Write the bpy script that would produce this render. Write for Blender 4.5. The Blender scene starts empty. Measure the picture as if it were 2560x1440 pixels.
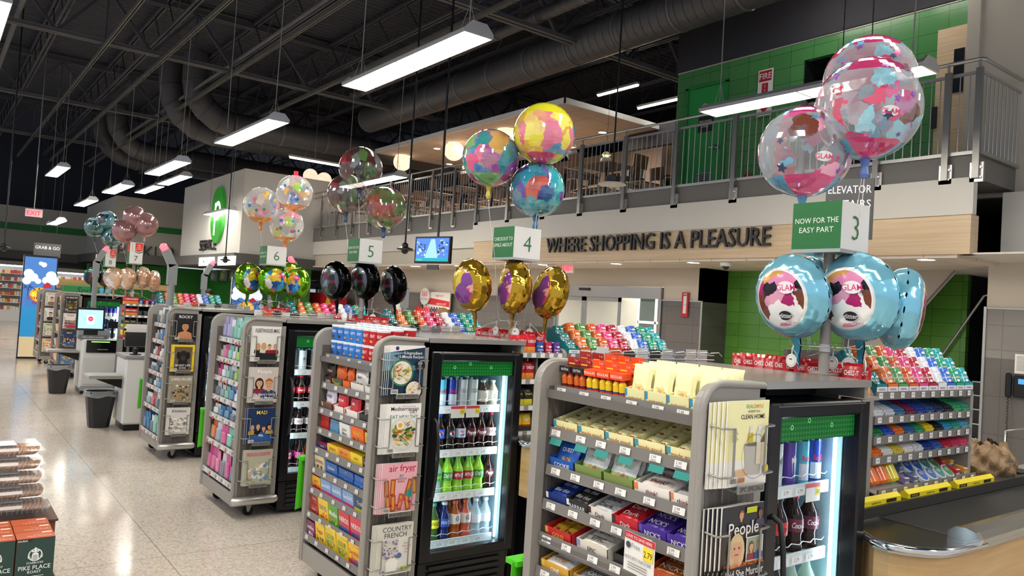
import bpy, math, random
from mathutils import Vector, Matrix, noise
random.seed(7)
PI = math.pi
SC = bpy.context.scene
COL = SC.collection

# ---------------------------------------------------------------- camera, world, exposure
YAW, PITCH, ROLL, FPX = math.radians(52.7397), math.radians(1.6026), math.radians(3.5877), 1929.64
CAM = Vector((0, 0, 1.6))
_f = Vector((-math.sin(YAW)*math.cos(PITCH), math.cos(YAW)*math.cos(PITCH), math.sin(PITCH)))
_r0 = Vector((math.cos(YAW), math.sin(YAW), 0)); _u0 = _r0.cross(_f)
_r = _r0*math.cos(ROLL) + _u0*math.sin(ROLL); _u = _r.cross(_f)
cam_data = bpy.data.cameras.new('camera'); cam = bpy.data.objects.new('camera', cam_data); COL.objects.link(cam)
cam.matrix_world = Matrix(((_r.x, _u.x, -_f.x, CAM.x), (_r.y, _u.y, -_f.y, CAM.y), (_r.z, _u.z, -_f.z, CAM.z), (0, 0, 0, 1)))
cam_data.sensor_width = 36; cam_data.lens = FPX/2560*36; cam_data.clip_start = .05; cam_data.clip_end = 200
SC.camera = cam
SC.view_settings.view_transform = 'Standard'; SC.view_settings.look = 'None'; SC.view_settings.gamma = 1
SC.view_settings.use_curve_mapping = False
SC.view_settings.exposure = 0.72
LAMP = 22.0
world = bpy.data.worlds.new('world'); SC.world = world; world.use_nodes = True
world.node_tree.nodes['Background'].inputs[0].default_value = (.55, .6, .7, 1)
world.node_tree.nodes['Background'].inputs[1].default_value = .7
SC.cycles.use_denoising = True; SC.cycles.max_bounces = 8; SC.cycles.transparent_max_bounces = 24
SC.cycles.diffuse_bounces = 3; SC.cycles.glossy_bounces = 3; SC.cycles.transmission_bounces = 5
SC.cycles.caustics_reflective = False; SC.cycles.caustics_refractive = False; SC.cycles.sample_clamp_indirect = 6

def ray(px, py): return _f*FPX + _r*(px-1280) - _u*(py-720)
def onX(px, py, X): d = ray(px, py); return CAM + d*(X/d.x)
def onY(px, py, Y): d = ray(px, py); return CAM + d*(Y/d.y)
def onZ(px, py, Z): d = ray(px, py); return CAM + d*((Z-CAM.z)/d.z)

# ---------------------------------------------------------------- materials
def lin(h, g=1.0):
    h = h.lstrip('#'); c = [int(h[i:i+2], 16)/255 for i in (0, 2, 4)]
    return tuple((x/12.92 if x <= .04045 else ((x+.055)/1.055)**2.4)*g for x in c) + (1,)
_M = {}
def mat(h, r=.5, m=0., e=0., a=1., t=0., coat=0., eh=None):
    k = (h, r, m, e, a, t, coat, eh)
    if k in _M: return _M[k]
    x = bpy.data.materials.new('paint_'+h.strip('#')); x.use_nodes = True; b = x.node_tree.nodes['Principled BSDF']
    b.inputs['Base Color'].default_value = lin(h); b.inputs['Roughness'].default_value = r; b.inputs['Metallic'].default_value = m
    if e: b.inputs['Emission Color'].default_value = lin(eh or h); b.inputs['Emission Strength'].default_value = e
    if a < 1: b.inputs['Alpha'].default_value = a
    if t: b.inputs['Transmission Weight'].default_value = t; b.inputs['IOR'].default_value = 1.2
    if coat: b.inputs['Coat Weight'].default_value = coat
    _M[k] = x; return x
class NT:
    """short-hand for a node material"""
    def __init__(s, name):
        s.x = bpy.data.materials.new(name); s.x.use_nodes = True; s.t = s.x.node_tree; s.b = s.t.nodes['Principled BSDF']
        s.tc = s.t.nodes.new('ShaderNodeTexCoord')
    def n(s, typ, ins=None, **kw):
        n = s.t.nodes.new('ShaderNode'+typ)
        for k, v in kw.items(): setattr(n, k, v)
        for k, v in (ins or {}).items(): s.set(n.inputs[k], v)
        return n
    def set(s, inp, v):
        if isinstance(v, bpy.types.NodeSocket): s.t.links.new(v, inp)
        else: inp.default_value = v
    def bs(s, **kw):
        for k, v in kw.items(): s.set(s.b.inputs[k.replace('_', ' ')], v)
    def map(s, scale=(1, 1, 1), loc=(0, 0, 0), rot=(0, 0, 0)):
        return s.n('Mapping', {0: s.tc.outputs['Object'], 'Scale': scale, 'Location': loc, 'Rotation': rot}).outputs[0]
    def ramp(s, fac, stops, mode='LINEAR'):
        n = s.n('ValToRGB', {0: fac}); cr = n.color_ramp; cr.interpolation = mode
        while len(cr.elements) < len(stops): cr.elements.new(.5)
        for e, (p, c) in zip(cr.elements, stops): e.position = p; e.color = lin(c) if isinstance(c, str) else c
        return n.outputs[0]
    def mix(s, f, a, b, typ='MIX'):
        n = s.n('Mix', data_type='RGBA', blend_type=typ); s.set(n.inputs[0], f); s.set(n.inputs[6], a); s.set(n.inputs[7], b); return n.outputs[2]
    def math(s, op, a, b=0.): 
        n = s.n('Math', operation=op); s.set(n.inputs[0], a); s.set(n.inputs[1], b); return n.outputs[0]
    def bump(s, h, st=.2, d=.01):
        n = s.n('Bump', {'Height': h, 'Strength': st, 'Distance': d}); s.set(s.b.inputs['Normal'], n.outputs[0])

def m_terrazzo():
    s = NT('polished_terrazzo'); v = s.n('TexVoronoi', {'Vector': s.map((75, 75, 75)), 'Scale': 1.}, feature='F1')
    v2 = s.n('TexNoise', {'Vector': s.map((60, 60, 60)), 'Scale': 1., 'Detail': 4., 'Roughness': .7})
    c = s.ramp(v.outputs['Color'], [(0, '#8b8078'), (.28, '#b3a79c'), (.5, '#cabfb4'), (.8, '#d9d0c6')])
    c2 = s.ramp(v2.outputs[0], [(.33, '#857a71'), (.47, '#cdc2b6'), (.7, '#dcd4ca')])
    c = s.mix(.55, c, c2)
    br = s.n('TexBrick', {'Vector': s.map((1, 1, 1), (0.1, .35, 0), (0, 0, 0)), 'Scale': 1., 'Mortar Size': .002, 'Brick Width': 2.4, 'Row Height': 1.6, 'Mortar Smooth': 0.}, offset=0., squash=1.)
    c = s.mix(br.outputs['Fac'], c, lin('#7d746c')); s.bs(Base_Color=c, Roughness=.16, Specular_IOR_Level=.45)
    nz = s.n('TexNoise', {'Vector': s.map((3, 3, 3)), 'Scale': 1.}); s.set(s.b.inputs['Roughness'], s.math('MULTIPLY_ADD', nz.outputs[0], .2)); s.b.inputs['Roughness'].links[0].from_node.inputs[2].default_value = .06
    return s.x
def m_laminate(name, cols, sc=(1, 1, 1), r=.45, detail=6.):
    s = NT(name); v = s.n('TexNoise', {'Vector': s.map(sc), 'Scale': 1., 'Detail': detail, 'Roughness': .65})
    s.bs(Base_Color=s.ramp(v.outputs[0], [(.3, cols[0]), (.5, cols[1]), (.7, cols[2])]), Roughness=r); return s.x
def m_tile(name, col, col2, w, h, axis, r=.3, mortar='#3a3a38', ms=.004, loc=(0, 0, 0)):
    s = NT(name); sx = s.n('SeparateXYZ', {0: s.map(loc=loc)}).outputs
    cv = s.n('CombineXYZ', {0: sx[0 if axis == 'Y' else 1], 1: sx[2]}).outputs[0]
    b = s.n('TexBrick', {'Vector': cv, 'Color1': lin(col), 'Color2': lin(col2), 'Mortar': lin(mortar), 'Scale': 1., 'Mortar Size': ms, 'Mortar Smooth': .1, 'Brick Width': w, 'Row Height': h}, offset=0.)
    nz = s.n('TexNoise', {'Vector': s.map((30, 30, 30)), 'Scale': 1., 'Detail': 3.})
    s.bs(Base_Color=s.mix(.12, b.outputs[0], nz.outputs[0], 'MULTIPLY'), Roughness=r); s.bump(b.outputs['Fac'], -.4, .004); return s.x
def m_deck():
    s = NT('painted_steel_deck'); w = s.n('TexWave', {'Vector': s.map((1, 1, 1)), 'Scale': 1.6, 'Distortion': 0.}, bands_direction='X')
    s.bs(Base_Color=s.ramp(w.outputs[0], [(.3, '#1c1e29'), (.6, '#2c2e3b')]), Roughness=.7); s.bump(w.outputs[0], 1., .05); return s.x
def m_foil(col, prints=None, seed=0., rough=.16, lim=.0, bw=True, met=.85, ps=6):
    """metallised film; prints = palette of the printed round picture"""
    s = NT('foil_film'); p = s.map(); c = lin(col)
    nz = s.n('TexNoise', {'Vector': s.map((9, 9, 9)), 'Scale': 1., 'Detail': 5.})
    if prints:
        sx = s.n('SeparateXYZ', {0: p}).outputs
        d = s.n('VectorMath', {0: s.n('CombineXYZ', {0: sx[0], 1: sx[2]}).outputs[0]}, operation='LENGTH').outputs['Value']
        wob = s.n('TexNoise', {'Vector': s.map((5, 5, 5), (seed, 0, 0)), 'Scale': 1., 'Detail': 2.}).outputs[0]
        v = s.n('TexVoronoi', {'Vector': s.n('VectorMath', {0: s.map((ps, ps*.6, ps), (seed, seed, 0)), 1: s.n('VectorMath', {0: nz.outputs['Color'], 3: 1.6}, operation='SCALE').outputs[0]}, operation='ADD').outputs[0], 'Scale': 1.}, feature='F1')
        n = len(prints); pc = s.ramp(s.n('SeparateColor', {0: v.outputs['Color']}).outputs[0], [(i/n, q) for i, q in enumerate(prints)], 'CONSTANT')
        inside = s.math('LESS_THAN', d, lim)
        ring = s.math('LESS_THAN', s.math('ABSOLUTE', s.math('SUBTRACT', d, lim)), .006)
        c = s.mix(inside, c, pc); c = s.mix(ring, c, lin('#f0f0f0') if bw else c)
        s.set(s.b.inputs['Metallic'], s.math('MULTIPLY_ADD', inside, -met*.5)); s.b.inputs['Metallic'].links[0].from_node.inputs[2].default_value = met
    else: s.bs(Metallic=.85)
    s.bs(Base_Color=c, Roughness=rough)
    s.bump(nz.outputs[0], .35, .01); return s.x
def m_bubble(palette, top, bottom, seed=0., cover=.5, band=(.52, -.58), ang=True, tint='#ffffff', base_a=.10, op=.92):
    """clear vinyl ball with printed patches; object space, unit = metres / r .2"""
    s = NT('clear_vinyl_film'); p = s.map((5, 5, 5)); sx = s.n('SeparateXYZ', {0: p}).outputs
    nz = s.n('TexNoise', {'Vector': s.map((14, 14, 14), (seed, 0, 0)), 'Scale': 1., 'Detail': 3.})
    v = s.n('TexVoronoi', {'Vector': s.n('VectorMath', {0: s.map((11, 11, 8), (seed, seed, seed)), 1: s.n('VectorMath', {0: nz.outputs['Color'], 3: 1.1}, operation='SCALE').outputs[0]}, operation='ADD').outputs[0], 'Scale': 1.}, feature='F1')
    cc = s.n('SeparateColor', {0: v.outputs['Color']}).outputs; n = len(palette)
    pc = s.ramp(cc[0], [(i/n, q) for i, q in enumerate(palette)], 'CONSTANT')
    pc = s.mix(s.math('MULTIPLY', s.ramp(nz.outputs[0], [(.45, '#000000'), (.6, '#ffffff')]), .35), pc, s.ramp(cc[2], [(i/n, q) for i, q in enumerate(palette[::-1])], 'CONSTANT'))
    sel = s.math('MULTIPLY', s.math('LESS_THAN', cc[1], cover), s.math('LESS_THAN', v.outputs['Distance'], .58 if cover < 1 else 9.))
    wob = s.math('MULTIPLY', nz.outputs[0], .12)
    zt = s.math('GREATER_THAN', s.math('SUBTRACT', sx[2], wob), band[0]); zb = s.math('LESS_THAN', s.math('ADD', sx[2], wob), band[1])
    q = s.math('GREATER_THAN', s.math('MULTIPLY', sx[0], sx[1]), 0.) if ang else 0.
    ct = s.mix(q, lin(top[0]), lin(top[-1])); cb = s.mix(q, lin(bottom[0]), lin(bottom[-1]))
    c = s.mix(zt, pc, ct); c = s.mix(zb, c, cb)
    al = s.math('MAXIMUM', s.math('MAXIMUM', s.math('MULTIPLY', sel, op), s.math('MULTIPLY', zt, .8 if top[0] != tint else .1)), s.math('MULTIPLY', zb, .88))
    lw = s.n('LayerWeight', {'Blend': .35}); al = s.math('MAXIMUM', al, s.math('MULTIPLY_ADD', lw.outputs['Facing'], .5))
    al.node.inputs[1].links[0].from_node.inputs[2].default_value = base_a
    s.bs(Base_Color=s.mix(s.math('GREATER_THAN', s.math('MAXIMUM', s.math('MAXIMUM', sel, zt), zb), .5), lin('#e9eef2'), c), Alpha=al, Roughness=.06, Specular_IOR_Level=.9, Coat_Weight=.8, Coat_Roughness=.03); return s.x
def m_hexgreen():
    s = NT('green_dotted_header'); v = s.n('TexVoronoi', {'Vector': s.map((60, 60, 60)), 'Scale': 1., 'Randomness': 0.}, feature='F1')
    c = s.ramp(v.outputs['Distance'], [(0, '#0f5a22'), (.3, '#176b2c'), (.42, '#258a3c'), (.5, '#0f6426')])
    s.bs(Base_Color=c, Roughness=.25, Emission_Color=c, Emission_Strength=.22); return s.x
def m_lace():
    s = NT('wound_cord_shade'); v = s.n('TexVoronoi', {'Vector': s.map((22, 22, 22)), 'Scale': 1.}, feature='DISTANCE_TO_EDGE')
    c = s.ramp(v.outputs[0], [(0, '#fff1df'), (.12, '#f0c7a2')]); s.bs(Base_Color=c, Roughness=.7, Emission_Color=c, Emission_Strength=.75); return s.x
def m_glass(a=.08):
    s = NT('clear_glass'); lw = s.n('LayerWeight', {'Blend': .25})
    s.bs(Base_Color=lin('#dfe9ea'), Roughness=.03, Alpha=s.math('MULTIPLY_ADD', lw.outputs['Facing'], .35), Specular_IOR_Level=.6)
    s.b.inputs['Alpha'].links[0].from_node.inputs[2].default_value = a; return s.x
def m_ceiltile():
    s = NT('mineral_ceiling_tile'); sx = s.n('SeparateXYZ', {0: s.map()}).outputs
    b = s.n('TexBrick', {'Vector': s.n('CombineXYZ', {0: sx[0], 1: sx[1]}).outputs[0], 'Color1': lin('#d9cdbf'), 'Color2': lin('#d4c8ba'), 'Mortar': lin('#a99f93'), 'Scale': 1., 'Mortar Size': .008, 'Brick Width': .61, 'Row Height': .61}, offset=0.)
    s.bs(Base_Color=b.outputs[0], Roughness=.8); return s.x

GRAY, GRAYD, GRAYL = mat('#94908a', .42), mat('#66635f', .5), mat('#a9a6a0', .45)
BLACK, BLK2, WHITE = mat('#0c0c0e', .35), mat('#1b1b1e', .45), mat('#e8e6e2', .4)
STEEL, STEELD, CHROME = mat('#bdbbb6', .3, .75), mat('#8f8d89', .32, .7), mat('#d8d8d8', .12, 1.)
RUBBER = mat('#141414', .8)
WIRE = mat('#9c9a95', .35, .6)
LAMWALL = m_laminate('gray_wood_laminate', ['#4f4a46', '#625c57', '#77706a'], (70, 70, 2.5))
MAPLE = m_laminate('pale_maple_laminate', ['#b08c58', '#bf9b68', '#cbaa7a'], (1.2, 1.2, 26))
MAPLEW = m_laminate('maple_wall_panel', ['#c9ad8a', '#d6bc9a', '#e0c9a9'], (.8, 1., 38))
GLASS = m_glass(); COOLGLASS = mat('#08090a', .02, 0, 0, .07)
LEDM = mat('#ffffff', .4, 0, 1.6, eh='#e8f4ff')

# ---------------------------------------------------------------- mesh builder
_TXT = {}
def text_geo(s, bold=0.0, shear=0.0):
    bold = min(bold, .007); k = (s, bold, shear)
    if k in _TXT: return _TXT[k]
    c = bpy.data.curves.new('t', 'FONT'); c.body = s; c.resolution_u = 2; c.offset = bold; c.shear = shear; c.fill_mode = 'FRONT'
    o = bpy.data.objects.new('t', c); me = o.to_mesh()
    v = [(p.co.x, p.co.y) for p in me.vertices]; f = [tuple(p.vertices) for p in me.polygons]
    o.to_mesh_clear(); bpy.data.objects.remove(o); bpy.data.curves.remove(c)
    if not v: v, f = [(0, 0), (.1, 0), (.1, .1)], [(0, 1, 2)]
    x0 = min(p[0] for p in v); x1 = max(p[0] for p in v)
    _TXT[k] = ([(p[0]-x0, p[1]) for p in v], f, x1-x0); return _TXT[k]

class MB:
    def __init__(s): s.v = []; s.f = []; s.mi = []; s.sm = []; s.ms = []; s.T = None
    def m(s, mt):
        if mt not in s.ms: s.ms.append(mt)
        return s.ms.index(mt)
    def add(s, vs, fs, mt, smooth=False):
        b = len(s.v); i = s.m(mt)
        s.v += [tuple(s.T @ Vector(p)) for p in vs] if s.T else [tuple(p) for p in vs]
        for q in fs: s.f.append(tuple(b+k for k in q)); s.mi.append(i); s.sm.append(smooth)
        return s
    def box(s, x0, x1, y0, y1, z0, z1, mt):
        v = [(x, y, z) for z in (z0, z1) for y in (y0, y1) for x in (x0, x1)]
        return s.add(v, [(0, 2, 3, 1), (4, 5, 7, 6), (0, 1, 5, 4), (2, 6, 7, 3), (0, 4, 6, 2), (1, 3, 7, 5)], mt)
    def bbox(s, x0, x1, y0, y1, z0, z1, mt, b=.01):
        """box with chamfered vertical and horizontal edges"""
        P = []; 
        for z, k in ((z0, 1), (z0+b, 0), (z1-b, 0), (z1, 1)):
            i = b if k else 0
            P.append([(x0+i+b*(1-k), y0+i, z), (x1-i-b*(1-k), y0+i, z), (x1-i, y0+i+b*(1-k), z), (x1-i, y1-i-b*(1-k), z), (x1-i-b*(1-k), y1-i, z), (x0+i+b*(1-k), y1-i, z), (x0+i, y1-i-b*(1-k), z), (x0+i, y0+i+b*(1-k), z)])
        v = [p for r in P for p in r]; f = [tuple(range(7, -1, -1)), tuple(range(24, 32))]
        for r in range(3):
            for i in range(8): j = (i+1) % 8; f.append((r*8+i, r*8+j, r*8+8+j, r*8+8+i))
        return s.add(v, f, mt)
    def obox(s, c, sz, R, mt):
        h = [q/2 for q in sz]; c = Vector(c)
        v = [c + R @ Vector((x*h[0], y*h[1], z*h[2])) for z in (-1, 1) for y in (-1, 1) for x in (-1, 1)]
        return s.add(v, [(0, 2, 3, 1), (4, 5, 7, 6), (0, 1, 5, 4), (2, 6, 7, 3), (0, 4, 6, 2), (1, 3, 7, 5)], mt)
    def bar(s, p, q, w, h, mt, up=(0, 0, 1)):
        p, q = Vector(p), Vector(q); d = (q-p); L = d.length; d.normalize(); up = Vector(up)
        if abs(d.dot(up)) > .99: up = Vector((1, 0, 0))
        x = d.cross(up).normalized(); z = x.cross(d)
        return s.obox((p+q)/2, (w, L, h), Matrix((x, d, z)).transposed(), mt)
    def tube(s, pts, r, mt, n=8, closed=False, cap=True):
        pts = [Vector(p) for p in pts]; N = len(pts); vs = []; fs = []; px = None
        for i, p in enumerate(pts):
            d = (pts[(i+1) % N]-pts[i-1]) if closed else (pts[min(i+1, N-1)]-pts[max(i-1, 0)])
            d.normalize()
            if px is None: px = d.orthogonal().normalized()
            else:
                px = (px - d*px.dot(d)); px = px.normalized() if px.length > 1e-6 else d.orthogonal().normalized()
            py = d.cross(px); rr = r[i] if isinstance(r, (list, tuple)) else r
            vs += [p + px*(math.cos(2*PI*k/n)*rr) + py*(math.sin(2*PI*k/n)*rr) for k in range(n)]
        for i in range(N if closed else N-1):
            j = (i+1) % N
            fs += [(i*n+k, i*n+(k+1) % n, j*n+(k+1) % n, j*n+k) for k in range(n)]
        s.add(vs, fs, mt, True)
        if cap and not closed: s.add(vs[:n], [tuple(range(n-1, -1, -1))], mt); s.add(vs[-n:], [tuple(range(n))], mt)
        return s
    def cyl(s, c, r, h, mt, n=16, ax='z', r2=None):
        c = Vector(c); d = Vector({'x': (1, 0, 0), 'y': (0, 1, 0), 'z': (0, 0, 1)}[ax])*h
        return s.tube([c, c+d], [r, r if r2 is None else r2], mt, n)
    def lathe(s, prof, mt, c=(0, 0, 0), n=16, sx=1., sy=1., smooth=True):
        """prof = [(r, z)] or [(r, z, mat)]: mat applies to the band above that point"""
        cx, cy, cz = c; vs = []
        for p in prof: vs += [(cx+p[0]*sx*math.cos(2*PI*k/n), cy+p[0]*sy*math.sin(2*PI*k/n), cz+p[1]) for k in range(n)]
        cur = mt
        for i in range(len(prof)-1):
            if len(prof[i]) > 2: cur = prof[i][2]
            b = vs[i*n:(i+2)*n]; s.add(b, [(k, (k+1) % n, n+(k+1) % n, n+k) for k in range(n)], cur, smooth)
        if prof[0][0] > 1e-4: s.add(vs[:n], [tuple(range(n-1, -1, -1))], prof[0][2] if len(prof[0]) > 2 else mt)
        if prof[-1][0] > 1e-4: s.add(vs[-n:], [tuple(range(n))], prof[-1][2] if len(prof[-1]) > 2 else cur)
        return s
    def sphere(s, c, r, mt, n=16, sz=1., sx=1., sy=1.):
        k = n//2; pr = [(r*math.sin(PI*i/k), -r*sz*math.cos(PI*i/k)) for i in range(k+1)]
        pr[0] = (1e-5, pr[0][1]); pr[-1] = (1e-5, pr[-1][1]); return s.lathe(pr, mt, c, n, sx, sy)
    def prism(s, poly, O, R, U, d, mt, side=None):
        """polygon (list of (a,b)) in the plane O + a R + b U, extruded by d along R x U"""
        O, R, U = Vector(O), Vector(R), Vector(U); N = R.cross(U)*d; n = len(poly)
        a = [O+R*p[0]+U*p[1] for p in poly]; b = [q+N for q in a]
        s.add(a+b, [tuple(range(n-1, -1, -1)), tuple(range(n, 2*n))], mt)
        return s.add(a+b, [(i, (i+1) % n, n+(i+1) % n, n+i) for i in range(n)], side or mt)
    def face(s, O, R, U): return Face(s, O, R, U)
    def mesh(s, name='mesh'):
        me = bpy.data.meshes.new(name); me.from_pydata(s.v, [], s.f)
        me.polygons.foreach_set('material_index', s.mi); me.polygons.foreach_set('use_smooth', s.sm)
        for x in s.ms: me.materials.append(x)
        me.update(); return me
    def build(s, name, parent=None, loc=None): return obj(name, s.mesh(name), parent, loc)

class Face:
    """printing on a flat face: O corner, R right, U up; later prints lie a hair higher"""
    def __init__(s, mb, O, R, U, cyl=None):
        s.mb = mb; s.O, s.R, s.U = Vector(O), Vector(R).normalized(), Vector(U).normalized(); s.N = s.R.cross(s.U); s.k = 0; s.cyl = cyl
    def pt(s, x, y):
        h = .00025*(s.k+1)
        if s.cyl:   # wrap round a vertical cylinder of radius cyl centred behind O
            a = x/s.cyl; r = s.cyl+h; return s.O + s.R*(math.sin(a)*r) + s.N*(math.cos(a)*r - s.cyl) + s.U*y
        return s.O + s.R*x + s.U*y + s.N*h
    def _add(s, pts, fs, mt): s.mb.add([s.pt(*p) for p in pts], fs, mt)
    def rect(s, x0, x1, y0, y1, mt, nx=1):
        s.k += 1
        if s.cyl: nx = 8
        v = [(x0+(x1-x0)*i/nx, y) for y in (y0, y1) for i in range(nx+1)]
        s._add(v, [(i, i+1, nx+2+i, nx+1+i) for i in range(nx)], mt); return s
    def poly(s, pts, mt): s.k += 1; s._add(pts, [tuple(range(len(pts)))], mt); return s
    def disc(s, x, y, r, mt, ry=None, n=20):
        ry = ry or r; return s.poly([(x+r*math.cos(2*PI*i/n), y+ry*math.sin(2*PI*i/n)) for i in range(n)], mt)
    def ring(s, x, y, r, w, mt, n=24):
        s.k += 1; v = [(x+q*math.cos(2*PI*i/n), y+q*math.sin(2*PI*i/n)) for q in (r-w, r) for i in range(n)]
        s._add(v, [(i, (i+1) % n, n+(i+1) % n, n+i)[::-1] for i in range(n)], mt); return s
    def star(s, x, y, r, mt, k=.45): return s.poly([(x+(r if i % 2 == 0 else r*k)*math.sin(i*PI/5), y+(r if i % 2 == 0 else r*k)*math.cos(i*PI/5)) for i in range(10)][::-1], mt)
    def text(s, t, x, y, h, mt, w=None, al='c', bold=0., shear=0., sq=1.):
        """h = capital height; w = widest it may get; al: l / c / r; y = baseline"""
        v, f, W = text_geo(t, bold, shear); k = h/.69; kx = k*sq
        if w and W*kx > w: kx = w/W
        x0 = x - (W*kx/2 if al == 'c' else W*kx if al == 'r' else 0)
        s.k += 1; s._add([(x0+a*kx, y+b*k) for a, b in v], f, mt); return s
    def fill(s, x0, x1, y0, y1, pal, n, r0, r1, seed=1):
        """scatter of round dabs: food, flowers, crowds in a printed picture"""
        rd = random.Random(seed)
        for _ in range(n):
            r = rd.uniform(r0, r1); s.k += .25
            x, y = rd.uniform(x0+r, x1-r), rd.uniform(y0+r, y1-r); m = 6; a = rd.random()*6; q = rd.uniform(.45, 1.)
            s._add([(x+r*math.cos(a+2*PI*i/m), y+r*q*math.sin(a+2*PI*i/m)) for i in range(m)], [tuple(range(m))], rd.choice(pal))
        s.k += 1; return s

def obj(name, me, parent=None, loc=None):
    o = bpy.data.objects.new(name, me); COL.objects.link(o)
    if parent: o.parent = parent
    if loc is not None: o.location = loc
    return o
def tag(o, label=None, cat=None, group=None, kind=None):
    if label: o['label'] = label
    if cat: o['category'] = cat
    if group: o['group'] = group
    if kind: o['kind'] = kind
    return o
def thing(name, label, cat, loc=(0, 0, 0), rz=0., group=None):
    o = bpy.data.objects.new(name, None); COL.objects.link(o); o.location = loc; o.rotation_euler = (0, 0, rz); o.empty_display_size = .1
    return tag(o, label, cat, group)
def struct(name, mb): return tag(mb.build(name), kind='structure')
_TP = {}
def tpl(key, fn):
    """a kind of thing: list of (part name, mesh, [(sub-part name, mesh)...]); built once"""
    if key not in _TP:
        r = fn(); _TP[key] = r if isinstance(r, list) else [(None, r.mesh(key if isinstance(key, str) else 'item'), [])]
    return _TP[key]
def put(name, parts, label, cat, loc, rz=0., group=None, rx=0., ry=0., sc=None):
    if len(parts) == 1: o = obj(name, parts[0][1])
    else:
        o = bpy.data.objects.new(name, None); COL.objects.link(o); o.empty_display_size = .05
        for pn, me, subs in parts:
            p = obj(pn, me, o)
            for sn, sme in subs: obj(sn, sme, p)
    o.location = loc; o.rotation_euler = (rx, ry, rz)
    if sc: o.scale = sc
    return tag(o, label, cat, group)
ORD = ['zeroth', 'first', 'second', 'third', 'fourth', 'fifth', 'sixth', 'seventh', 'eighth', 'ninth', 'tenth', 'eleventh', 'twelfth', 'thirteenth', 'fourteenth']
NUM = {3: 'three', 4: 'four', 5: 'five', 6: 'six', 7: 'seven', 8: 'eight', 9: 'nine'}
# ================================================================ the building
BEIGE, OFFW, SLABG, NAVY = mat('#c9c1b2', .7), mat('#dad6ce', .6), mat('#7a7773', .6), mat('#252833', .8)
DARKW = mat('#2f2f36', .7); TRIMW = mat('#c9c6c0', .4, .3)
def S(name, mt, *boxes):
    b = MB()
    for q in boxes: b.box(*q, mt)
    return struct(name, b)
S('floor', m_terrazzo(), (-40, 6, -8, 11.1, -.1, 0))
S('ceiling', m_deck(), (-40, 6, -8, 20, 7.8, 7.95))
S('floor_mezzanine', SLABG, (-22.4, -3.75, 9.3, 18, 3.40, 3.68))
S('trim_mezzanine_white', OFFW, (-13.6, -3.74, 9.2, 9.3, 2.985, 3.40), (-22.4, -13.6, 9.27, 9.33, 2.87, 3.27))
S('trim_mezzanine_fascia', SLABG, (-22.4, -3.75, 9.24, 9.3, 3.27, 3.66))
S('wall_fascia_beige', BEIGE, (-22.4, -13.56, 9.32, 9.42, 2.52, 2.87), (-22.4, -13.6, 9.3, 9.4, 2.87, 3.3))
S('wall_fascia_wood', MAPLEW, (-13.55, -3.76, 9.22, 9.42, 2.54, 2.985))
S('ceiling_under_mezzanine', m_ceiltile(), (-22.4, -3.9, 9.25, 13.5, 2.5, 2.54), (-31, -22.4, 7.8, 13.5, 2.5, 2.54))
TILE = m_tile('gray_wall_tile', '#75716d', '#6c6864', .61, .305, 'Y', mortar='#565350')
TILEX = m_tile('gray_wall_tile_shaded', '#5f5c58', '#575450', .61, .305, 'X', mortar='#454340')  # same gray tile, with the side face's shade put into darker colours
GT = m_tile('green_wall_tile', '#569558', '#4e8a51', .405, .255, 'Y', .25, '#1d4a1e', .003, (0, 0, .05))
GT2 = m_tile('green_wall_tile_lower', '#6aa544', '#5f993e', .405, .2, 'Y', .25, '#33641f', .003)
# entrance wall under the mezzanine, with two sliding door openings
S('wall_entrance', BEIGE, (-31, -25.3, 10.4, 10.5, 1.9, 2.5), (-25.3, -22.0, 10.4, 10.5, 2.17, 2.5), (-22.0, -12.16, 10.4, 10.5, 1.9, 2.5), (-12.16, -9.24, 10.4, 10.5, 2.17, 2.5), (-9.24, -8.37, 10.4, 11.05, 1.93, 2.5), (-8.47, -8.37, 10.4, 11.05, 1.93, 2.5))
S('wall_entrance_tile', TILE, (-31, -25.3, 10.39, 10.5, 0, 1.9), (-22.0, -12.16, 10.39, 10.5, 0, 1.9), (-9.24, -8.37, 10.39, 11.05, 0, 1.93))
S('wall_entrance_side', TILEX, (-8.37, -8.36, 10.39, 11.05, 0, 1.93))
S('trim_entrance_tile_edge', STEEL, (-9.25, -8.37, 10.375, 10.39, 1.925, 1.945), (-8.385, -8.355, 10.375, 10.39, 0, 1.945), (-22.0, -12.16, 10.375, 10.39, 1.895, 1.91))
S('wall_stair_green', GT2, (-8.37, -6.15, 11.05, 11.15, 0, 2.5), (-6.0, -4.79, 11.75, 11.85, 0, 3.4))
S('wall_stair_edge', TILEX, (-6.2, -6.0, 11.0, 11.8, 0, 2.5))
b = MB(); b.prism([(-5.95, 1.37), (-5.75, 1.37), (-5.55, 1.37), (-4.6, 2.56), (-5.95, 2.56)], (0, 11.04, 0), (1, 0, 0), (0, 0, 1), .10, mat('#b7afa3', .7)); struct('wall_stair_soffit', b)
b = MB(); b.tube([(-5.95, 11.03, 1.365), (-5.55, 11.03, 1.365), (-4.6, 11.03, 2.555)], .012, TRIMW); struct('trim_stair_soffit', b)
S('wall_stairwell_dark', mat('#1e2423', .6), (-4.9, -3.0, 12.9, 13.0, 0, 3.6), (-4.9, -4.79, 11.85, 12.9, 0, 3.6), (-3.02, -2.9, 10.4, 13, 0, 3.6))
b = MB()
for i in range(13):
    z = .17*(i+1); y = 10.45+.2*i; b.box(-4.78+.045*i, -3.9, y, y+.2+.0, 0, z, mat('#24292a', .6)); b.box(-4.78+.045*i, -3.9, y-.012, y+.006, z-.012, z+.004, mat('#c9c9c4', .5))
struct('floor_stair_flight', b)

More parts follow.
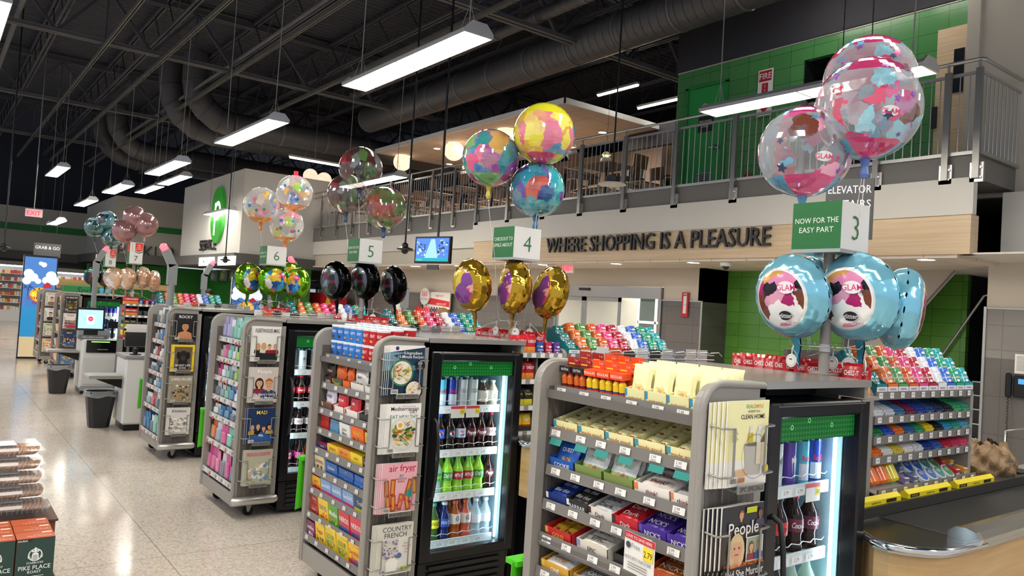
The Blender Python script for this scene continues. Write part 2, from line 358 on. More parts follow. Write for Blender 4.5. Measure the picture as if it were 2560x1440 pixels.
# right hand wall
S('wall_right_upper', BEIGE, (-4.35, -4.2, 10.3, 10.4, 3.35, 7.8), (-4.2, 4, 10.36, 10.46, 3.35, 7.8))
S('wall_right_band', OFFW, (-3.78, 4, 10.1, 10.36, 2.56, 3.35))
S('wall_right_lower', BEIGE, (-4.0, 4, 10.36, 10.46, 1.98, 2.6))
S('wall_right_tile_light', m_tile('pale_gray_tile', '#8f8b86', '#87837e', .61, .3, 'Y', mortar='#6d6a66', loc=(.15, 0, .32)), (-4.0, 4, 10.35, 10.46, 1.38, 1.98))
S('wall_right_tile', m_tile('mid_gray_tile', '#6e6b67', '#676460', .61, .46, 'Y', mortar='#585551', loc=(.15, 0, 0)), (-4.0, 4, 10.35, 10.46, 0, 1.38))
S('trim_right_corner', STEEL, (-4.02, -3.99, 10.33, 10.47, 0, 2.0), (-4.0, 4, 10.34, 10.35, 1.975, 1.99))
S('ceiling_right', OFFW, (-3.9, 4, 9.3, 10.36, 2.54, 2.56))
# mezzanine walls
S('wall_mezzanine_green', GT, (-9.65, -9.42, 10.94, 11.05, 3.68, 6.18), (-9.42, -8.52, 10.94, 11.05, 5.82, 6.18), (-8.52, -7.05, 10.94, 11.05, 3.68, 6.18), (-7.05, -5.75, 10.94, 11.05, 5.87, 6.18), (-5.75, -4.55, 10.94, 11.05, 3.68, 6.18))
S('wall_mezzanine_green_side', m_tile('green_wall_tile_side', '#569558', '#4e8a51', .405, .255, 'X', .25, '#1d4a1e', .003), (-9.66, -9.65, 10.94, 13.4, 3.68, 6.18))
S('wall_mezzanine_upper', DARKW, (-9.66, -4.3, 10.9, 11.05, 6.19, 7.8))
S('trim_mezzanine_green_top', TRIMW, (-9.66, -4.3, 10.925, 10.94, 6.17, 6.195))
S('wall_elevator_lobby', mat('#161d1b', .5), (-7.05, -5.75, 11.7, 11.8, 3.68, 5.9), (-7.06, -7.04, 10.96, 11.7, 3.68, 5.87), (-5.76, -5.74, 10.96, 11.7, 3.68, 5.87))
b = MB(); b.box(-4.98, -4.5, 10.9, 10.94, 3.7, 5.82, MAPLEW); b.box(-4.75, -4.62, 10.885, 10.9, 4.9, 5.5, mat('#20262a', .2)); b.box(-5.02, -4.94, 10.88, 10.9, 4.45, 4.75, BLK2); struct('door_3', b)
# green door on the mezzanine
dr = MB(); dr.box(-9.42, -8.52, 10.95, 11.0, 3.69, 5.82, mat('#2a9a48', .45)); f = dr.face((-9.42, 10.95, 3.69), (1, 0, 0), (0, 0, 1)); f.disc(.45, 1.72, .012, STEEL).disc(.45, 1.66, .012, STEEL)
dr.box(-9.45, -9.38, 10.92, 11.0, 3.69, 5.85, mat('#27803a', .45)); dr.box(-8.56, -8.49, 10.92, 11.0, 3.69, 5.85, mat('#27803a', .45)); dr.box(-9.45, -8.49, 10.92, 11.0, 5.82, 5.88, mat('#27803a', .45))
d1 = struct('door_1', dr)
h = MB(); h.cyl((-8.68, 10.95, 4.68), .05, -.05, CHROME, ax='y'); h.cyl((-8.68, 10.9, 4.68), .016, -.05, CHROME, ax='y'); h.tube([(-8.68, 10.86, 4.68), (-8.8, 10.86, 4.68)], .014, CHROME); h.build('door_handle', d1)
h = MB(); h.box(-9.1, -8.78, 10.925, 10.95, 3.9, 4.25, mat('#9aa29b', .5)); [h.box(-9.08, -8.8, 10.915, 10.925, 3.93+.035*i, 3.945+.035*i, BLK2) for i in range(9)]; h.build('vent_grille', d1)
h = MB(); h.box(-9.12, -8.8, 10.935, 10.95, 5.0, 5.28, BLK2); h.face((-9.12, 10.935, 5.0), (1, 0, 0), (0, 0, 1)).text('PERSONNEL', .16, .17, .04, WHITE, .28).text('ONLY', .16, .08, .04, WHITE); h.build('door_sign', d1)
S('wall_mezzanine_back', m_laminate('birch_pattern_wall', ['#a08a74', '#b5a089', '#8b7560'], (3.2, 1, .5), detail=3), (-22, -13.2, 15.2, 15.3, 3.68, 6.2))
S('wall_mezzanine_dark', mat('#14171c', .8), (-13.2, -11.1, 15.1, 15.3, 3.68, 6.3))
S('wall_mezzanine_pink', mat('#b8a08e', .8), (-11.6, -10.9, 13.3, 13.4, 3.68, 5.6), (-14.2, -13.2, 14.5, 14.6, 3.68, 6.0))
S('wall_mezzanine_white', mat('#c9c8c4', .7), (-10.9, -9.66, 13.3, 13.4, 4.62, 5.6)); S('wall_mezzanine_gray', mat('#5b5b5e', .7), (-10.9, -9.66, 13.3, 13.4, 3.68, 4.62)); S('wall_mezzanine_bulkhead', DARKW, (-13.2, -9.66, 13.28, 13.4, 5.6, 6.1))
S('wall_north', NAVY, (-40, 6, 18, 18.1, 3.4, 7.8), (-40, -22.4, 17, 18, 0, 7.8)); S('wall_west', NAVY, (-40, -39.9, -8, 18, 4.0, 7.8))
b = MB(); b.box(-21, -12.25, 10.4, 13.45, 5.99, 6.0, m_ceiltile()); b.box(-21.03, -12.22, 10.37, 10.4, 5.98, 6.1, WHITE); b.box(-12.25, -12.22, 10.37, 13.48, 5.98, 6.1, WHITE); b.box(-21.03, -12.22, 13.45, 13.48, 5.98, 6.1, WHITE); b.box(-21, -12.25, 10.4, 13.45, 6.0, 6.06, DARKW); struct('ceiling_mezzanine_cloud', b)

# lettering on the fascia
b = MB(); 
v, fc, W = text_geo('WHERE SHOPPING IS A PLEASURE', .004)
p0, p1 = onY(1370, 632, 9.22), onY(1930, 617, 9.22); kx = (p1.x-p0.x)/W; kz = .275/.72; z0 = p0.z
for y in (9.16, 9.20): b.add([(p0.x+x*kx, y, z0+q*kz) for x, q in v], [t if y < 9.18 else t[::-1] for t in fc], mat('#2b2c2e', .4))
ed = {}
for t in fc:
    for i in range(len(t)):
        e = (t[i], t[(i+1) % len(t)]); ed[e] = 1
be = [e for e in ed if (e[1], e[0]) not in ed]; n = len(v)
b.add([(p0.x+x*kx, y, z0+q*kz) for y in (9.16, 9.20) for x, q in v], [(e[1], e[0], n+e[0], n+e[1]) for e in be], mat('#1e1f20', .5))
tag(b.build('wall_lettering'), 'black raised capital letters reading WHERE SHOPPING IS A PLEASURE on the maple fascia', 'sign')

# recessed lights under the mezzanine
dl = tpl('recessed_light', lambda: (lambda b: b.lathe([(.09, 0), (.1, -.008), (.12, -.006), (.12, .0)], WHITE, n=20).lathe([(1e-4, -.004), (.088, -.004)], mat('#ffffff', .5, 0, 14., eh='#ffe9cf'), n=20) and b)(MB()))
for i, (px, py) in enumerate([(1242, 659), (1327, 658), (1516, 656), (1716, 654), (2297, 645), (1095, 659), (1060, 662), (985, 660), (925, 655), (780, 672), (735, 669), (860, 662)]):
    p = onZ(px, py, 2.502); p.y = max(p.y, 9.42); o = put('recessed_light', dl, 'round recessed light under the mezzanine soffit', 'light', p, group='recessed lights in the soffit')
    l = bpy.data.lights.new('downlight', 'SPOT'); l.energy = 26; l.spot_size = 2.0; l.spot_blend = .8; l.color = (1, .86, .7); l.shadow_soft_size = .08
    lo = bpy.data.objects.new('downlight_beam', l); COL.objects.link(lo); lo.location = p - Vector((0, 0, .03)); lo.parent = None
for i in range(5):   # the mezzanine's own recessed lights
    for j in range(2):
        p = (-13.5-1.7*i, 11.2+1.5*j, 5.985); put('recessed_light', dl, 'round recessed light in the mezzanine ceiling panel', 'light', p, group='recessed lights in the mezzanine ceiling')
l = bpy.data.lights.new('mezzanine_fill', 'AREA'); l.energy = 160; l.size = 6; l.size_y = 2; l.shape = 'RECTANGLE'; l.color = (1, .84, .68)
lo = bpy.data.objects.new('mezzanine_light', l); COL.objects.link(lo); lo.location = (-16.5, 12, 5.9)

# ---------------------------------------------------------------- sliding doors
def sliding_door(x0, x1, lab, dome):
    al = mat('#a8a6a2', .35, .8); t = thing('sliding_door', lab, 'door', (x0, 10.4, 0)); w = x1-x0; t['kind'] = 'thing'
    b = MB(); b.box(0, w, -.06, .06, 1.95, 2.16, al); b.box(0, .07, -.04, .04, 0, 1.95, al); b.box(w-.05, w, -.04, .04, 0, 1.95, al); b.build('header', t)
    b = MB(); b.box(w*.27, w*.37, -.09, -.06, 2.07, 2.12, BLACK); b.build('motion_sensor', t)
    for i, (a, c) in enumerate(((.07, .07+w*.28), (.09+w*.28, .09+w*.62))):
        b = MB(); 
        for q in ((a, a+.06), (c-.06, c)): b.box(q[0], q[1], -.03, .0, .02, 1.95, al)
        b.box(a, c, -.03, 0, 1.87, 1.95, al); b.box(a, c, -.03, 0, .02, .15, al); d = b.build('door_leaf', t)
        b = MB(); b.box(a+.06, c-.06, -.018, -.012, .15, 1.87, GLASS); b.build('pane', d)
        b = MB(); b.face(((a+c)/2-.1, -.02, 1.18), (1, 0, 0), (0, 0, 1)).disc(.1, .1, .1, mat('#d9d414', .5)).text('AUTOMATIC', .1, .13, .02, BLACK, .15).text('CAUTION', .1, .08, .03, BLACK, .16).text('DOOR', .1, .04, .02, BLACK); b.build('caution_sticker', d)
    b = MB(); b.box(.12+w*.62, w-.05, -.02, -.014, .1, 1.9, GLASS); b.build('side_pane', t)
sliding_door(-12.15, -9.25, 'glass sliding entrance doors with yellow caution stickers below the wall lettering', 1)
sliding_door(-25.29, -22.01, 'glass sliding doors behind the green and blue balloons of lane six', 0)
b = MB(); vest = mat('#c9c6ba', .8)
b.box(-31, -8.6, 13.4, 13.5, 0, 2.5, vest); b.box(-31, -8.6, 10.5, 13.5, -.04, -.02, mat('#8a857d', .6)); b.box(-31, -8.6, 10.5, 13.5, 2.56, 2.6, WHITE); struct('wall_vestibule', b)
# dusk window frames in the vestibule
for k, (xa, xb) in enumerate(((-12.6, -11.5), (-11.4, -10.4), (-18.6, -17.4))):
    b = MB(); b.box(xa, xb, 13.36, 13.4, .9, 2.2, mat('#26352f', .15)); 
    for x in (xa, (xa+xb)/2, xb): b.box(x-.03, x+.03, 13.33, 13.37, .9, 2.2, WHITE)
    for z in (.9, 1.5, 2.2): b.box(xa, xb, 13.33, 13.37, z-.03, z+.03, WHITE)
    struct('window_%d' % (k+1), b)
l = bpy.data.lights.new('vestibule_light', 'AREA'); l.energy = 120; l.size = 3; l.color = (1, .95, .85)
lo = bpy.data.objects.new('vestibule_lamp', l); COL.objects.link(lo); lo.location = (-11.5, 12, 2.4)
l2 = lo.copy(); COL.objects.link(l2); l2.location = (-17.5, 12, 2.4)

# ---------------------------------------------------------------- guard rail of the mezzanine
gr = thing('guard_railing', 'stainless steel guard railing along the edge of the mezzanine', 'railing', (0, 0, 0))
b = MB(); b.tube([(-22.3, 9.22, 4.73), (-3.74, 9.22, 4.73), (-3.7, 9.26, 4.73), (-3.7, 10.3, 4.73)], .022, STEEL); b.build('handrail', gr)
b = MB(); b.box(-22.3, -3.72, 9.205, 9.235, 4.565, 4.6, STEEL); b.box(-3.72, -3.7, 9.22, 10.3, 4.565, 4.6, STEEL); b.build('upper_rail', gr)
b = MB(); b.box(-22.3, -3.72, 9.205, 9.235, 3.66, 3.70, STEEL); b.box(-3.72, -3.69, 9.22, 10.3, 3.66, 3.70, STEEL); b.build('lower_rail', gr)
PX = [-21.55, -20.5, -19.5, -18.5, -17.35, -16.35, -15.35, -14.4, -13.5, -12.4, -11.3, -10.25, -9.17, -8.07, -6.97, -5.88, -4.86, -4.05, -3.72]
for i, x in enumerate(PX):
    b = MB(); b.box(x-.035, x+.035, 9.16, 9.2, 3.38, 4.62, STEELD if 1 else STEEL); b.box(x-.012, x+.012, 9.17, 9.19, 4.62, 4.71, STEEL); p = b.build('post', gr)
    b = MB(); b.box(x-.07, x+.07, 9.2, 9.24, 3.34, 3.56, STEEL); [b.cyl((x+s*.045, 9.2, z), .012, -.02, CHROME, 8, 'y') for s in (-1, 1) for z in (3.39, 3.5)]; b.build('bracket', p)
    if i: 
        b = MB(); x0 = PX[i-1]; n = max(2, round((x-x0)/.105))
        for k in range(1, n): q = x0+(x-x0)*k/n; b.tube([(q, 9.22, 3.68), (q, 9.22, 4.58)], .007, STEEL, 5, cap=False)
        b.build('baluster_panel', gr)
b = MB(); [b.tube([(-3.71, 9.35+.11*k, 3.68), (-3.71, 9.35+.11*k, 4.58)], .007, STEEL, 5, cap=False) for k in range(9)]; b.build('baluster_panel', gr)

# ---------------------------------------------------------------- roof steel
ST = mat('#3a3a41', .6); ST2 = mat('#5c5a5c', .55)
for k, (gx_, z) in enumerate(((-3.5, 6.5), (-10.6, 6.5), (-17.7, 6.5), (-24.4, 6.5), (-31., 6.5))):   # joist girders, running towards the entrance wall
    b = MB(); y0, y1 = -7, 17.5
    for q in (-.06, .06): b.box(gx_+q-.035, gx_+q+.035, y0, y1, z, z+.012, ST2); b.box(gx_+q-.005, gx_+q+.005, y0, y1, z, z+.09, ST2); b.box(gx_+q-.04, gx_+q+.04, y0, y1, 7.6, 7.7, ST)
    n = 14
    for i in range(n):
        a = y0+(y1-y0)*i/n; c = y0+(y1-y0)*(i+1)/n; m_ = (a+c)/2
        b.bar((gx_, a, z+.05), (gx_, m_, 7.62), .06, .06, ST); b.bar((gx_, m_, 7.62), (gx_, c, z+.05), .06, .06, ST); b.bar((gx_, m_, z+.05), (gx_, m_, 7.62), .035, .035, ST)
    tag(b.build('roof_girder'), 'dark steel truss crossing the store, %s from the green mezzanine wall' % ORD[k+1], 'roof truss', 'roof trusses towards the entrance wall')
for k in range(13):   # bar joists along the lanes
    y = -5.5+1.85*k; b = MB(); z = 7.0
    for q in (-.04, .04): b.box(-39, 5, y+q-.02, y+q+.02, z, z+.04, ST); b.box(-39, 5, y+q-.02, y+q+.02, 7.66, 7.72, ST)
    n = 36
    for i in range(n):
        a = -39+44*i/n; c = -39+44*(i+1)/n; m_ = (a+c)/2
        b.tube([(a, y, z+.02), (m_, y, 7.68), (c, y, z+.02)], .014, ST, 4, cap=False)
    tag(b.build('roof_joist'), 'thin dark open-web joist under the roof deck, %s counted towards the entrance wall' % ORD[k+1], 'roof joist', 'thin joists under the roof deck')
for k, y in enumerate((.55, 2.6, 3.7, 5.12, 7.0)):
    b = MB(); b.box(-36, 4, y-.03, y-.012, 6.38, 6.46, mat('#6a675f', .5, .4)); b.box(-36, 4, y+.012, y+.03, 6.38, 6.46, mat('#6a675f', .5, .4)); b.box(-36, 4, y-.03, y+.03, 6.455, 6.465, mat('#6a675f', .5, .4))
    tag(b.build('cable_channel'), 'thin metal channel the lamps hang from, %s counted towards the entrance wall' % ORD[k+1], 'channel', 'lamp channels under the roof')
b = MB(); [b.tube([(-38, y, z), (4, y, z)], r, ST2, 8) for y, z, r in ((1.1, 6.7, .05), (5.2, 6.75, .04))]; tag(b.build('sprinkler_pipe'), 'dark sprinkler pipes running the length of the roof', 'pipe')
DUCT = m_laminate('painted_duct', ['#3a393b', '#454446', '#504f50'], (.4, .4, .4), .5)
def duct(pts, r, lab, name='air_duct', grp=None):
    b = MB(); b.tube(pts, r, DUCT, 20); P = [Vector(p) for p in pts]
    for i in range(len(P)-1):
        L = (P[i+1]-P[i]).length; n = max(1, int(L/1.2))
        for k in range(n if L > 1. else 1):
            a = P[i].lerp(P[i+1], (k+.02)/n); c = P[i].lerp(P[i+1], (k+.02)/n+.05/L if L > .2 else 1); b.tube([a, c], r+.012, ST2 if L > 1 else ST, 20)
        if L > 3:
            m2 = int(L/.18)
            for k in range(m2): a = P[i].lerp(P[i+1], k/m2); c = P[i].lerp(P[i+1], k/m2+.012/L); b.tube([a, c], r+.006, ST, 20, cap=False)
    return tag(b.build(name), lab, 'duct', grp)
duct([(-19.5, 9.5, 6.6), (-16, 9.5, 6.6), (3, 9.3, 6.6)], .34, 'large dark spiral duct running high above the mezzanine edge')
duct([(-18, 8.3, 6.75), (3, 8.1, 6.75)], .11, 'slim dark pipe duct beside the large spiral duct')
def elbow(x, y, zt, zb, R, y1, r, lab):
    pts = [(x, y, zt), (x, y, zb+R)] + [(x, y+R-R*math.cos(a), zb+R-R*math.sin(a)) for a in (PI/8, PI/4, 3*PI/8, PI/2)] + [(x+.2, y1, zb)]
    return duct(pts, r, lab)
elbow(-21.2, 5.3, 7.8, 6.1, 1.0, 14, .33, 'large dark duct elbow dropping from the roof deck above the entrance')
elbow(-22.6, 5.0, 7.8, 6.0, 1.2, 14, .3, 'second large duct elbow just behind the first one')
elbow(-29.5, 4.9, 7.8, 6.3, 1.1, 14, .34, 'dark duct elbow farther down the store')
elbow(-31.2, 4.7, 7.8, 6.2, 1.2, 14, .32, 'farthest dark duct elbow above the service desk')

# ---------------------------------------------------------------- hanging lamps
LENS = mat('#ffffff', .5, 0, LAMP, eh='#fff8ea')
def m_fixture(L=2.44, w=.30):
    b = MB(); h = L/2; hw = w/2; hs = mat('#b9b9b7', .4, .2)
    for sx in (0, 1):   # folded housing over each half
        x0 = -h+h*sx; x1 = x0+h
        for (ya, za, yb, zb) in ((-hw, 0, -hw*.55, .06), (-hw*.55, .06, hw*.55, .06), (hw*.55, .06, hw, 0)):
            b.add([(x0, ya, za), (x1, ya, za), (x1, yb, zb), (x0, yb, zb)], [(0, 1, 2, 3)], hs)
    for sx in (-1, 1): b.prism([(-hw, -.03), (hw, -.03), (hw, .01), (hw*.75, .05), (hw*.5, .085), (-hw*.5, .085), (-hw*.75, .05), (-hw, .01)], (sx*h, 0, 0), (0, 1, 0), (0, 0, 1), .02*sx, mat('#c9c9c9', .25, .5))
    for y in (-hw, hw-.006): b.box(-h, h, y, y+.006, -.03, .006, hs)
    b.box(-.01, .01, -hw, hw, -.032, 0, hs)
    c = MB(); c.box(-h+.01, -.012, -hw+.008, hw-.008, -.028, -.02, LENS); c.box(.012, h-.01, -hw+.008, hw-.008, -.028, -.02, LENS)
    d = MB(); 
    for sx in (-1, 1): d.tube([(sx*(h-.15), 0, .06), (sx*(h-.15), 0, .3), (sx*(h-.13), .01, 2.42)], .006, mat('#8f8c86', .5), 5); d.tube([(sx*(h-.15), -.08, .07), (sx*(h-.15), 0, .3), (sx*(h-.15), .08, .07)], .003, mat('#b9b7b2', .5), 4)
    return [('housing', b.mesh(), []), ('diffuser', c.mesh(), []), ('hanging_wire', d.mesh(), [])]
fx = tpl('hanging_lamp', m_fixture)
FIX = [(-6.8, 3.7, 4, 'long white strip lamp hanging above the lane four balloons'), (-11.58, 3.7, 4, 'white strip lamp hanging above the lane six balloons'), (-16.45, 3.69, 4, 'strip lamp hanging third along the lane four to six lamp row'),
       (-21.3, 3.68, 4, 'strip lamp hanging fourth along the checkout lamp row'), (-26.1, 3.68, 4, 'strip lamp hanging fifth and last along the checkout lamp row'),
       (-4.48, 7.0, 4, 'long strip lamp hanging in front of the green mezzanine wall and pink balloons'), (-14.1, 7., 4, 'strip lamp hanging partly behind the dark clear balloons of lane five'), (-24, 6.98, 4, 'strip lamp hanging in front of the oval green logo'),
       (-21.9, 5.12, 4.5, 'strip lamp hanging just below and beyond the third lamp of the checkout row'), (-24.8, 5.12, 4.5, 'small far strip lamp hanging over the service corner'), (-23.5, 2.6, 4.5, 'strip lamp hanging in front of the dark upper corner above the exit sign'), (-29.5, 3.35, 3.55, 'low far strip lamp hanging over the grab and go corner'),
       (-4.1, .62, 4., 'very near strip lamp cut by the corner above the aisle'),
       (-2.0, 3.72, 4, None), (2.6, 3.72, 4, None), (.4, 7., 4, None), (-9.2, .3, 4, None), (-2, -1.5, 4, None), (3, -1.5, 4, None), (-14, -1.6, 4, None), (-8, -3.2, 4, None), (-20, -.8, 4, None), (-1, .6, 4., None), (-15, .2, 4, None)]
for x, y, z, lab in FIX:
    if lab is None: lab = 'strip lamp of the store outside the picture'
    put('hanging_lamp', fx, lab, 'hanging lamp', (x, y, z), group='hanging strip lamps' if 'outside' in lab else None)
for x, y, z, lab in ((-9.15, 9.62, 6.5, 'linear lamp under the spiral duct nearest the green wall'), (-12.0, 9.62, 6.5, 'linear lamp under the spiral duct above the ceiling panel corner'), (-12., 11.66, 6.5, 'linear lamp hanging beyond the duct in front of the dark roof'), (-12.05, 13.0, 6.5, 'lowest linear lamp hanging beside the green wall'), (-6.4, 10.0, 6.6, 'added unseen linear lamp brightening the green mezzanine wall, first of two'), (-4.9, 10.0, 6.6, 'added unseen linear lamp brightening the green mezzanine wall, second of two')):  # last two are added out of view to brighten the green wall
    b = MB(); b.box(-.62, .62, -.04, .04, .0, .05, GRAYL); c = MB(); c.tube([(-.6, 0, -.01), (.6, 0, -.01)], .032, LENS, 8)
    d = MB(); [d.tube([(sx*.5, 0, .05), (sx*.5, 0, 1.2)], .003, WIRE, 4) for sx in (-1, 1)]
    put('linear_lamp', [('housing', b.mesh(), []), ('tube', c.mesh(), []), ('hanging_wire', d.mesh(), [])], lab, 'linear lamp', (x, y, z))
b = MB(); b.box(-.05, .05, -.7, .7, 0, .05, GRAYL); c = MB(); c.tube([(0, -.68, -.01), (0, .68, -.01)], .035, LENS, 8)
put('linear_lamp', [('housing', b.mesh(), []), ('tube', c.mesh(), []), ('hanging_wire', MB().tube([(0, 0, .05), (0, 0, 2.62)], .004, WIRE, 4).mesh(), [])], 'bright tube lamp under the dark duct behind the lane six balloons', 'linear lamp', onZ(787, 402, 5.2))

# lace ball lamps and small pendants of the cafe
LC = m_lace()
def m_ball():
    b = MB(); b.sphere((0, 0, 0), .27, LC, 20); c = MB(); c.sphere((0, 0, 0), .06, mat('#ffffff', .5, 0, 8.), 10); c.cyl((0, 0, .2), .008, 1.3, BLACK, 5)
    return [('shade', b.mesh(), []), ('bulb_and_cord', c.mesh(), [])]
def ballm():
    b = MB(); b.sphere((0, 0, 0), .27, LC, 20); c = MB(); c.tube([(0, 0, .27), (0, 0, 1.2)], .005, BLACK, 5); d = MB(); d.face((0, -.275, 0), (1, 0, 0), (0, 0, 1)).disc(0, 0, .05, mat('#ffffff', .5, 0, 8.))
    return [('shade', b.mesh(), []), ('cord', c.mesh(), [])]
for px, py, lab in ((1006, 405, 'round lace pendant lamp behind the upper lane five balloons'), (1135, 377, 'round lace pendant lamp over the mezzanine tables beside the green clear balloon'), (810, 450, 'round lace pendant lamp between the lane six and lane five balloons'), (1268, 335, 'round lace pendant lamp mostly hidden behind the yellow clear balloon'), (776, 440, 'farthest round lace pendant lamp peeking behind a lane six balloon')):
    put('lace_pendant', tpl('lace', ballm), lab, 'pendant lamp', onY(px, py, 11.1))
def pendm():
    w = mat('#d9d5cc', .4); b = MB(); b.lathe([(.085, .07), (.11, .05), (.13, -.02), (.12, -.09), (.08, -.15)], w, n=20); b.lathe([(.01, .2), (.06, .185), (.095, .14), (.1, .12)], w, n=20)
    c = MB(); c.lathe([(.06, .11), (.085, .125), (.05, .07)], mat('#f2c06a', .5, 0, 3.), n=16); c.lathe([(.001, -.14), (.075, -.145)], mat('#fff2d8', .5, 0, 8.), n=16); d = MB(); d.tube([(0, 0, .2), (0, 0, 3.1)], .004, BLACK, 5)
    return [('shade', b.mesh(), []), ('glow_disc', c.mesh(), []), ('cord', d.mesh(), [])]
for px, py, lab in ((1430, 382, 'two-tier white pendant lamp behind the yellow clear balloon'), (1515, 402, 'two-tier white pendant lamp in front of the dark cafe wall'), (1163, 430, 'small two-tier pendant lamp glowing above the mezzanine rail')):
    put('tier_pendant', tpl('tier', pendm), lab, 'pendant lamp', onY(px, py, 11.6))

# ---------------------------------------------------------------- cafe tables and chairs
WD = m_laminate('walnut_seat', ['#6b4a30', '#80593a', '#93694a'], (12, 2, 12))
def chairm():
    a = MB(); a.bbox(-.2, .2, -.2, .2, .44, .465, WD, .01)
    c = MB(); c.add([(x*.2, .2+.03*z+.02*(1-x*x), .62+.24*z) for z in (0, 1) for x in (-1, -.5, 0, .5, 1)], [(i, i+1, i+6, i+5) for i in range(4)], WD); c.add([(x*.2, .215+.03*z+.02*(1-x*x), .62+.24*z) for z in (0, 1) for x in (-1, -.5, 0, .5, 1)], [(i+5, i+6, i+1, i) for i in range(4)], WD)
    r = [('seat', a.mesh(), []), ('backrest', c.mesh(), [])]
    for sx in (-1, 1):
        l = MB(); l.tube([(sx*.18, -.18, .44), (sx*.2, -.21, 0)], .011, STEEL, 6); r.append(('leg', l.mesh(), []))
        l = MB(); l.tube([(sx*.18, .22, .86), (sx*.18, .18, .44), (sx*.2, .23, 0)], .011, STEEL, 6); r.append(('leg', l.mesh(), []))
    return r
def tablem():
    a = MB(); a.bbox(-.42, .42, -.38, .38, .72, .75, mat('#a58768', .35), .01); c = MB(); c.cyl((0, 0, .02), .035, .7, BLACK, 10); c.lathe([(.27, 0), (.27, .01), (.05, .03)], BLACK)
    return [('tabletop', a.mesh(), []), ('pedestal', c.mesh(), [])]
NB = ['by the service corner', 'beyond the lane six balloons', 'under the lace lamps', 'behind the lane five balloons', 'left of the television rod', 'between the two hanging rods', 'behind the green clear balloon', 'beside the dark cafe wall', 'near the green wall']
for i, x in enumerate((-21.3, -19.8, -18.4, -17, -15.6, -14.3, -13.1, -11.8, -10.6)):
    for j, y in enumerate((10.15, 12.0)):
        rw = ('front', 'second')[j]
        put('cafe_table', tpl('ctab', tablem), 'square cafe table in the %s row, %s' % (rw, NB[i]), 'table', (x+.3*j, y, 3.68))
        for k, a in enumerate((0, PI, PI/2)):
            if k == 2 and (i+j) % 2: continue
            cx, cy = (x+.3*j+.62*math.sin(a), y+.55*math.cos(a))
            put('cafe_chair', tpl('cchair', chairm), 'walnut cafe chair at the %s row table %s' % (rw, NB[i]), 'chair', (cx, cy, 3.68), -a+random.uniform(-.2, .2), 'cafe chairs %s, %s row' % (NB[i], rw))

# ---------------------------------------------------------------- walls of the far corner
FARW = mat('#b9b4aa', .75); STRP = mat('#1f7a3a', .5)
S('wall_service_block', mat('#cfccc6', .7), (-28.6, -22.2, 7.07, 14, 2.72, 5.15))
S('trim_service_canopy', mat('#5a5855', .6), (-28.9, -22.1, 6.9, 14, 2.42, 2.72))
S('wall_service_green', mat('#2c7d28', .5), (-28.9, -22.3, 9.2, 9.3, 0, 2.42), (-33.4, -33.3, 5.4, 9.3, 0, 2.45))
S('wall_pickup', FARW, (-32, -31.6, 5.45, 14, 2.75, 4.9), (-38, -32, 5.45, 5.55, 2.75, 4.9), (-38, -37.9, -8, 5.5, 2.75, 4.6))
S('trim_pickup_stripe', STRP, (-31.6, -31.58, 5.44, 9, 3.68, 3.9), (-37.9, -37.88, -8, 5.44, 3.62, 3.9), (-38, -31.6, 5.43, 5.45, 3.68, 3.9))
S('trim_pickup_canopy', mat('#5a5855', .6), (-31.8, -31.3, 5.2, 9, 2.45, 2.78), (-37.5, -31.3, 5.1, 5.4, 2.45, 2.78), (-37.6, -37, -8, 5.3, 2.4, 2.75))
S('wall_far_low', mat('#6a665f', .7), (-38.2, -38.1, -8, 5.4, 0, 2.45), (-38, -33.4, 5.6, 5.7, 0, 2.45))
S('wall_far_back', mat('#2c7d28', .5), (-40, -28.9, 9.3, 9.4, 0, 2.45), (-40, -39.9, 5, 9.3, 0, 4))
S('wall_left_block', FARW, (-27.5, -26, -8, .75, 2.6, 4.55))
S('trim_left_canopy', mat('#6a6762', .6), (-27.6, -25.9, -8, 1.5, 2.9, 3.1))
def letters(t, O, R, h, lab, mt, cat='sign', bold=.01, w=None, d=.04):
    b = MB(); O = Vector(O); R = Vector(R); N = R.cross(Vector((0, 0, 1)))
    for k in (1, .5, 0): b.face(O+N*(d*k), R, (0, 0, 1)).text(t, 0, 0, h, mt, w, al='l', bold=bold)
    return tag(b.build('wall_lettering'), lab, cat)
letters('SERVICE', onY(500, 627, 7.05), (1, 0, 0), .33, 'black letters reading SERVICE on the white block under the oval logo', mat('#232323', .5), w=1.75)
letters('PICKUP', onX(293, 640, -31.5), (0, 1, 0), .48, 'thin dark letters reading PICKUP on the far end wall', mat('#3a3b3d', .5), w=1.95, bold=-.005)
b = MB(); cp = onY(550, 538, 7.07); pts = [(.62*math.cos(2*PI*i/40), .86*math.sin(2*PI*i/40)) for i in range(40)]
b.prism(pts, (cp.x, 7.07, cp.z), (1, 0, 0), (0, 0, 1), .1, mat('#2f8a2c', .4, 0, .25)); f = b.face((cp.x, 6.97, cp.z), (1, 0, 0), (0, 0, 1)); wm = mat('#ffffff', .4, 0, 1.)
f.ring(.06, .12, .3, .13, wm).rect(-.24, -.1, -.62, .38, wm)
tag(b.build('logo_sign'), 'tall oval green wall logo with a white letter p', 'sign')
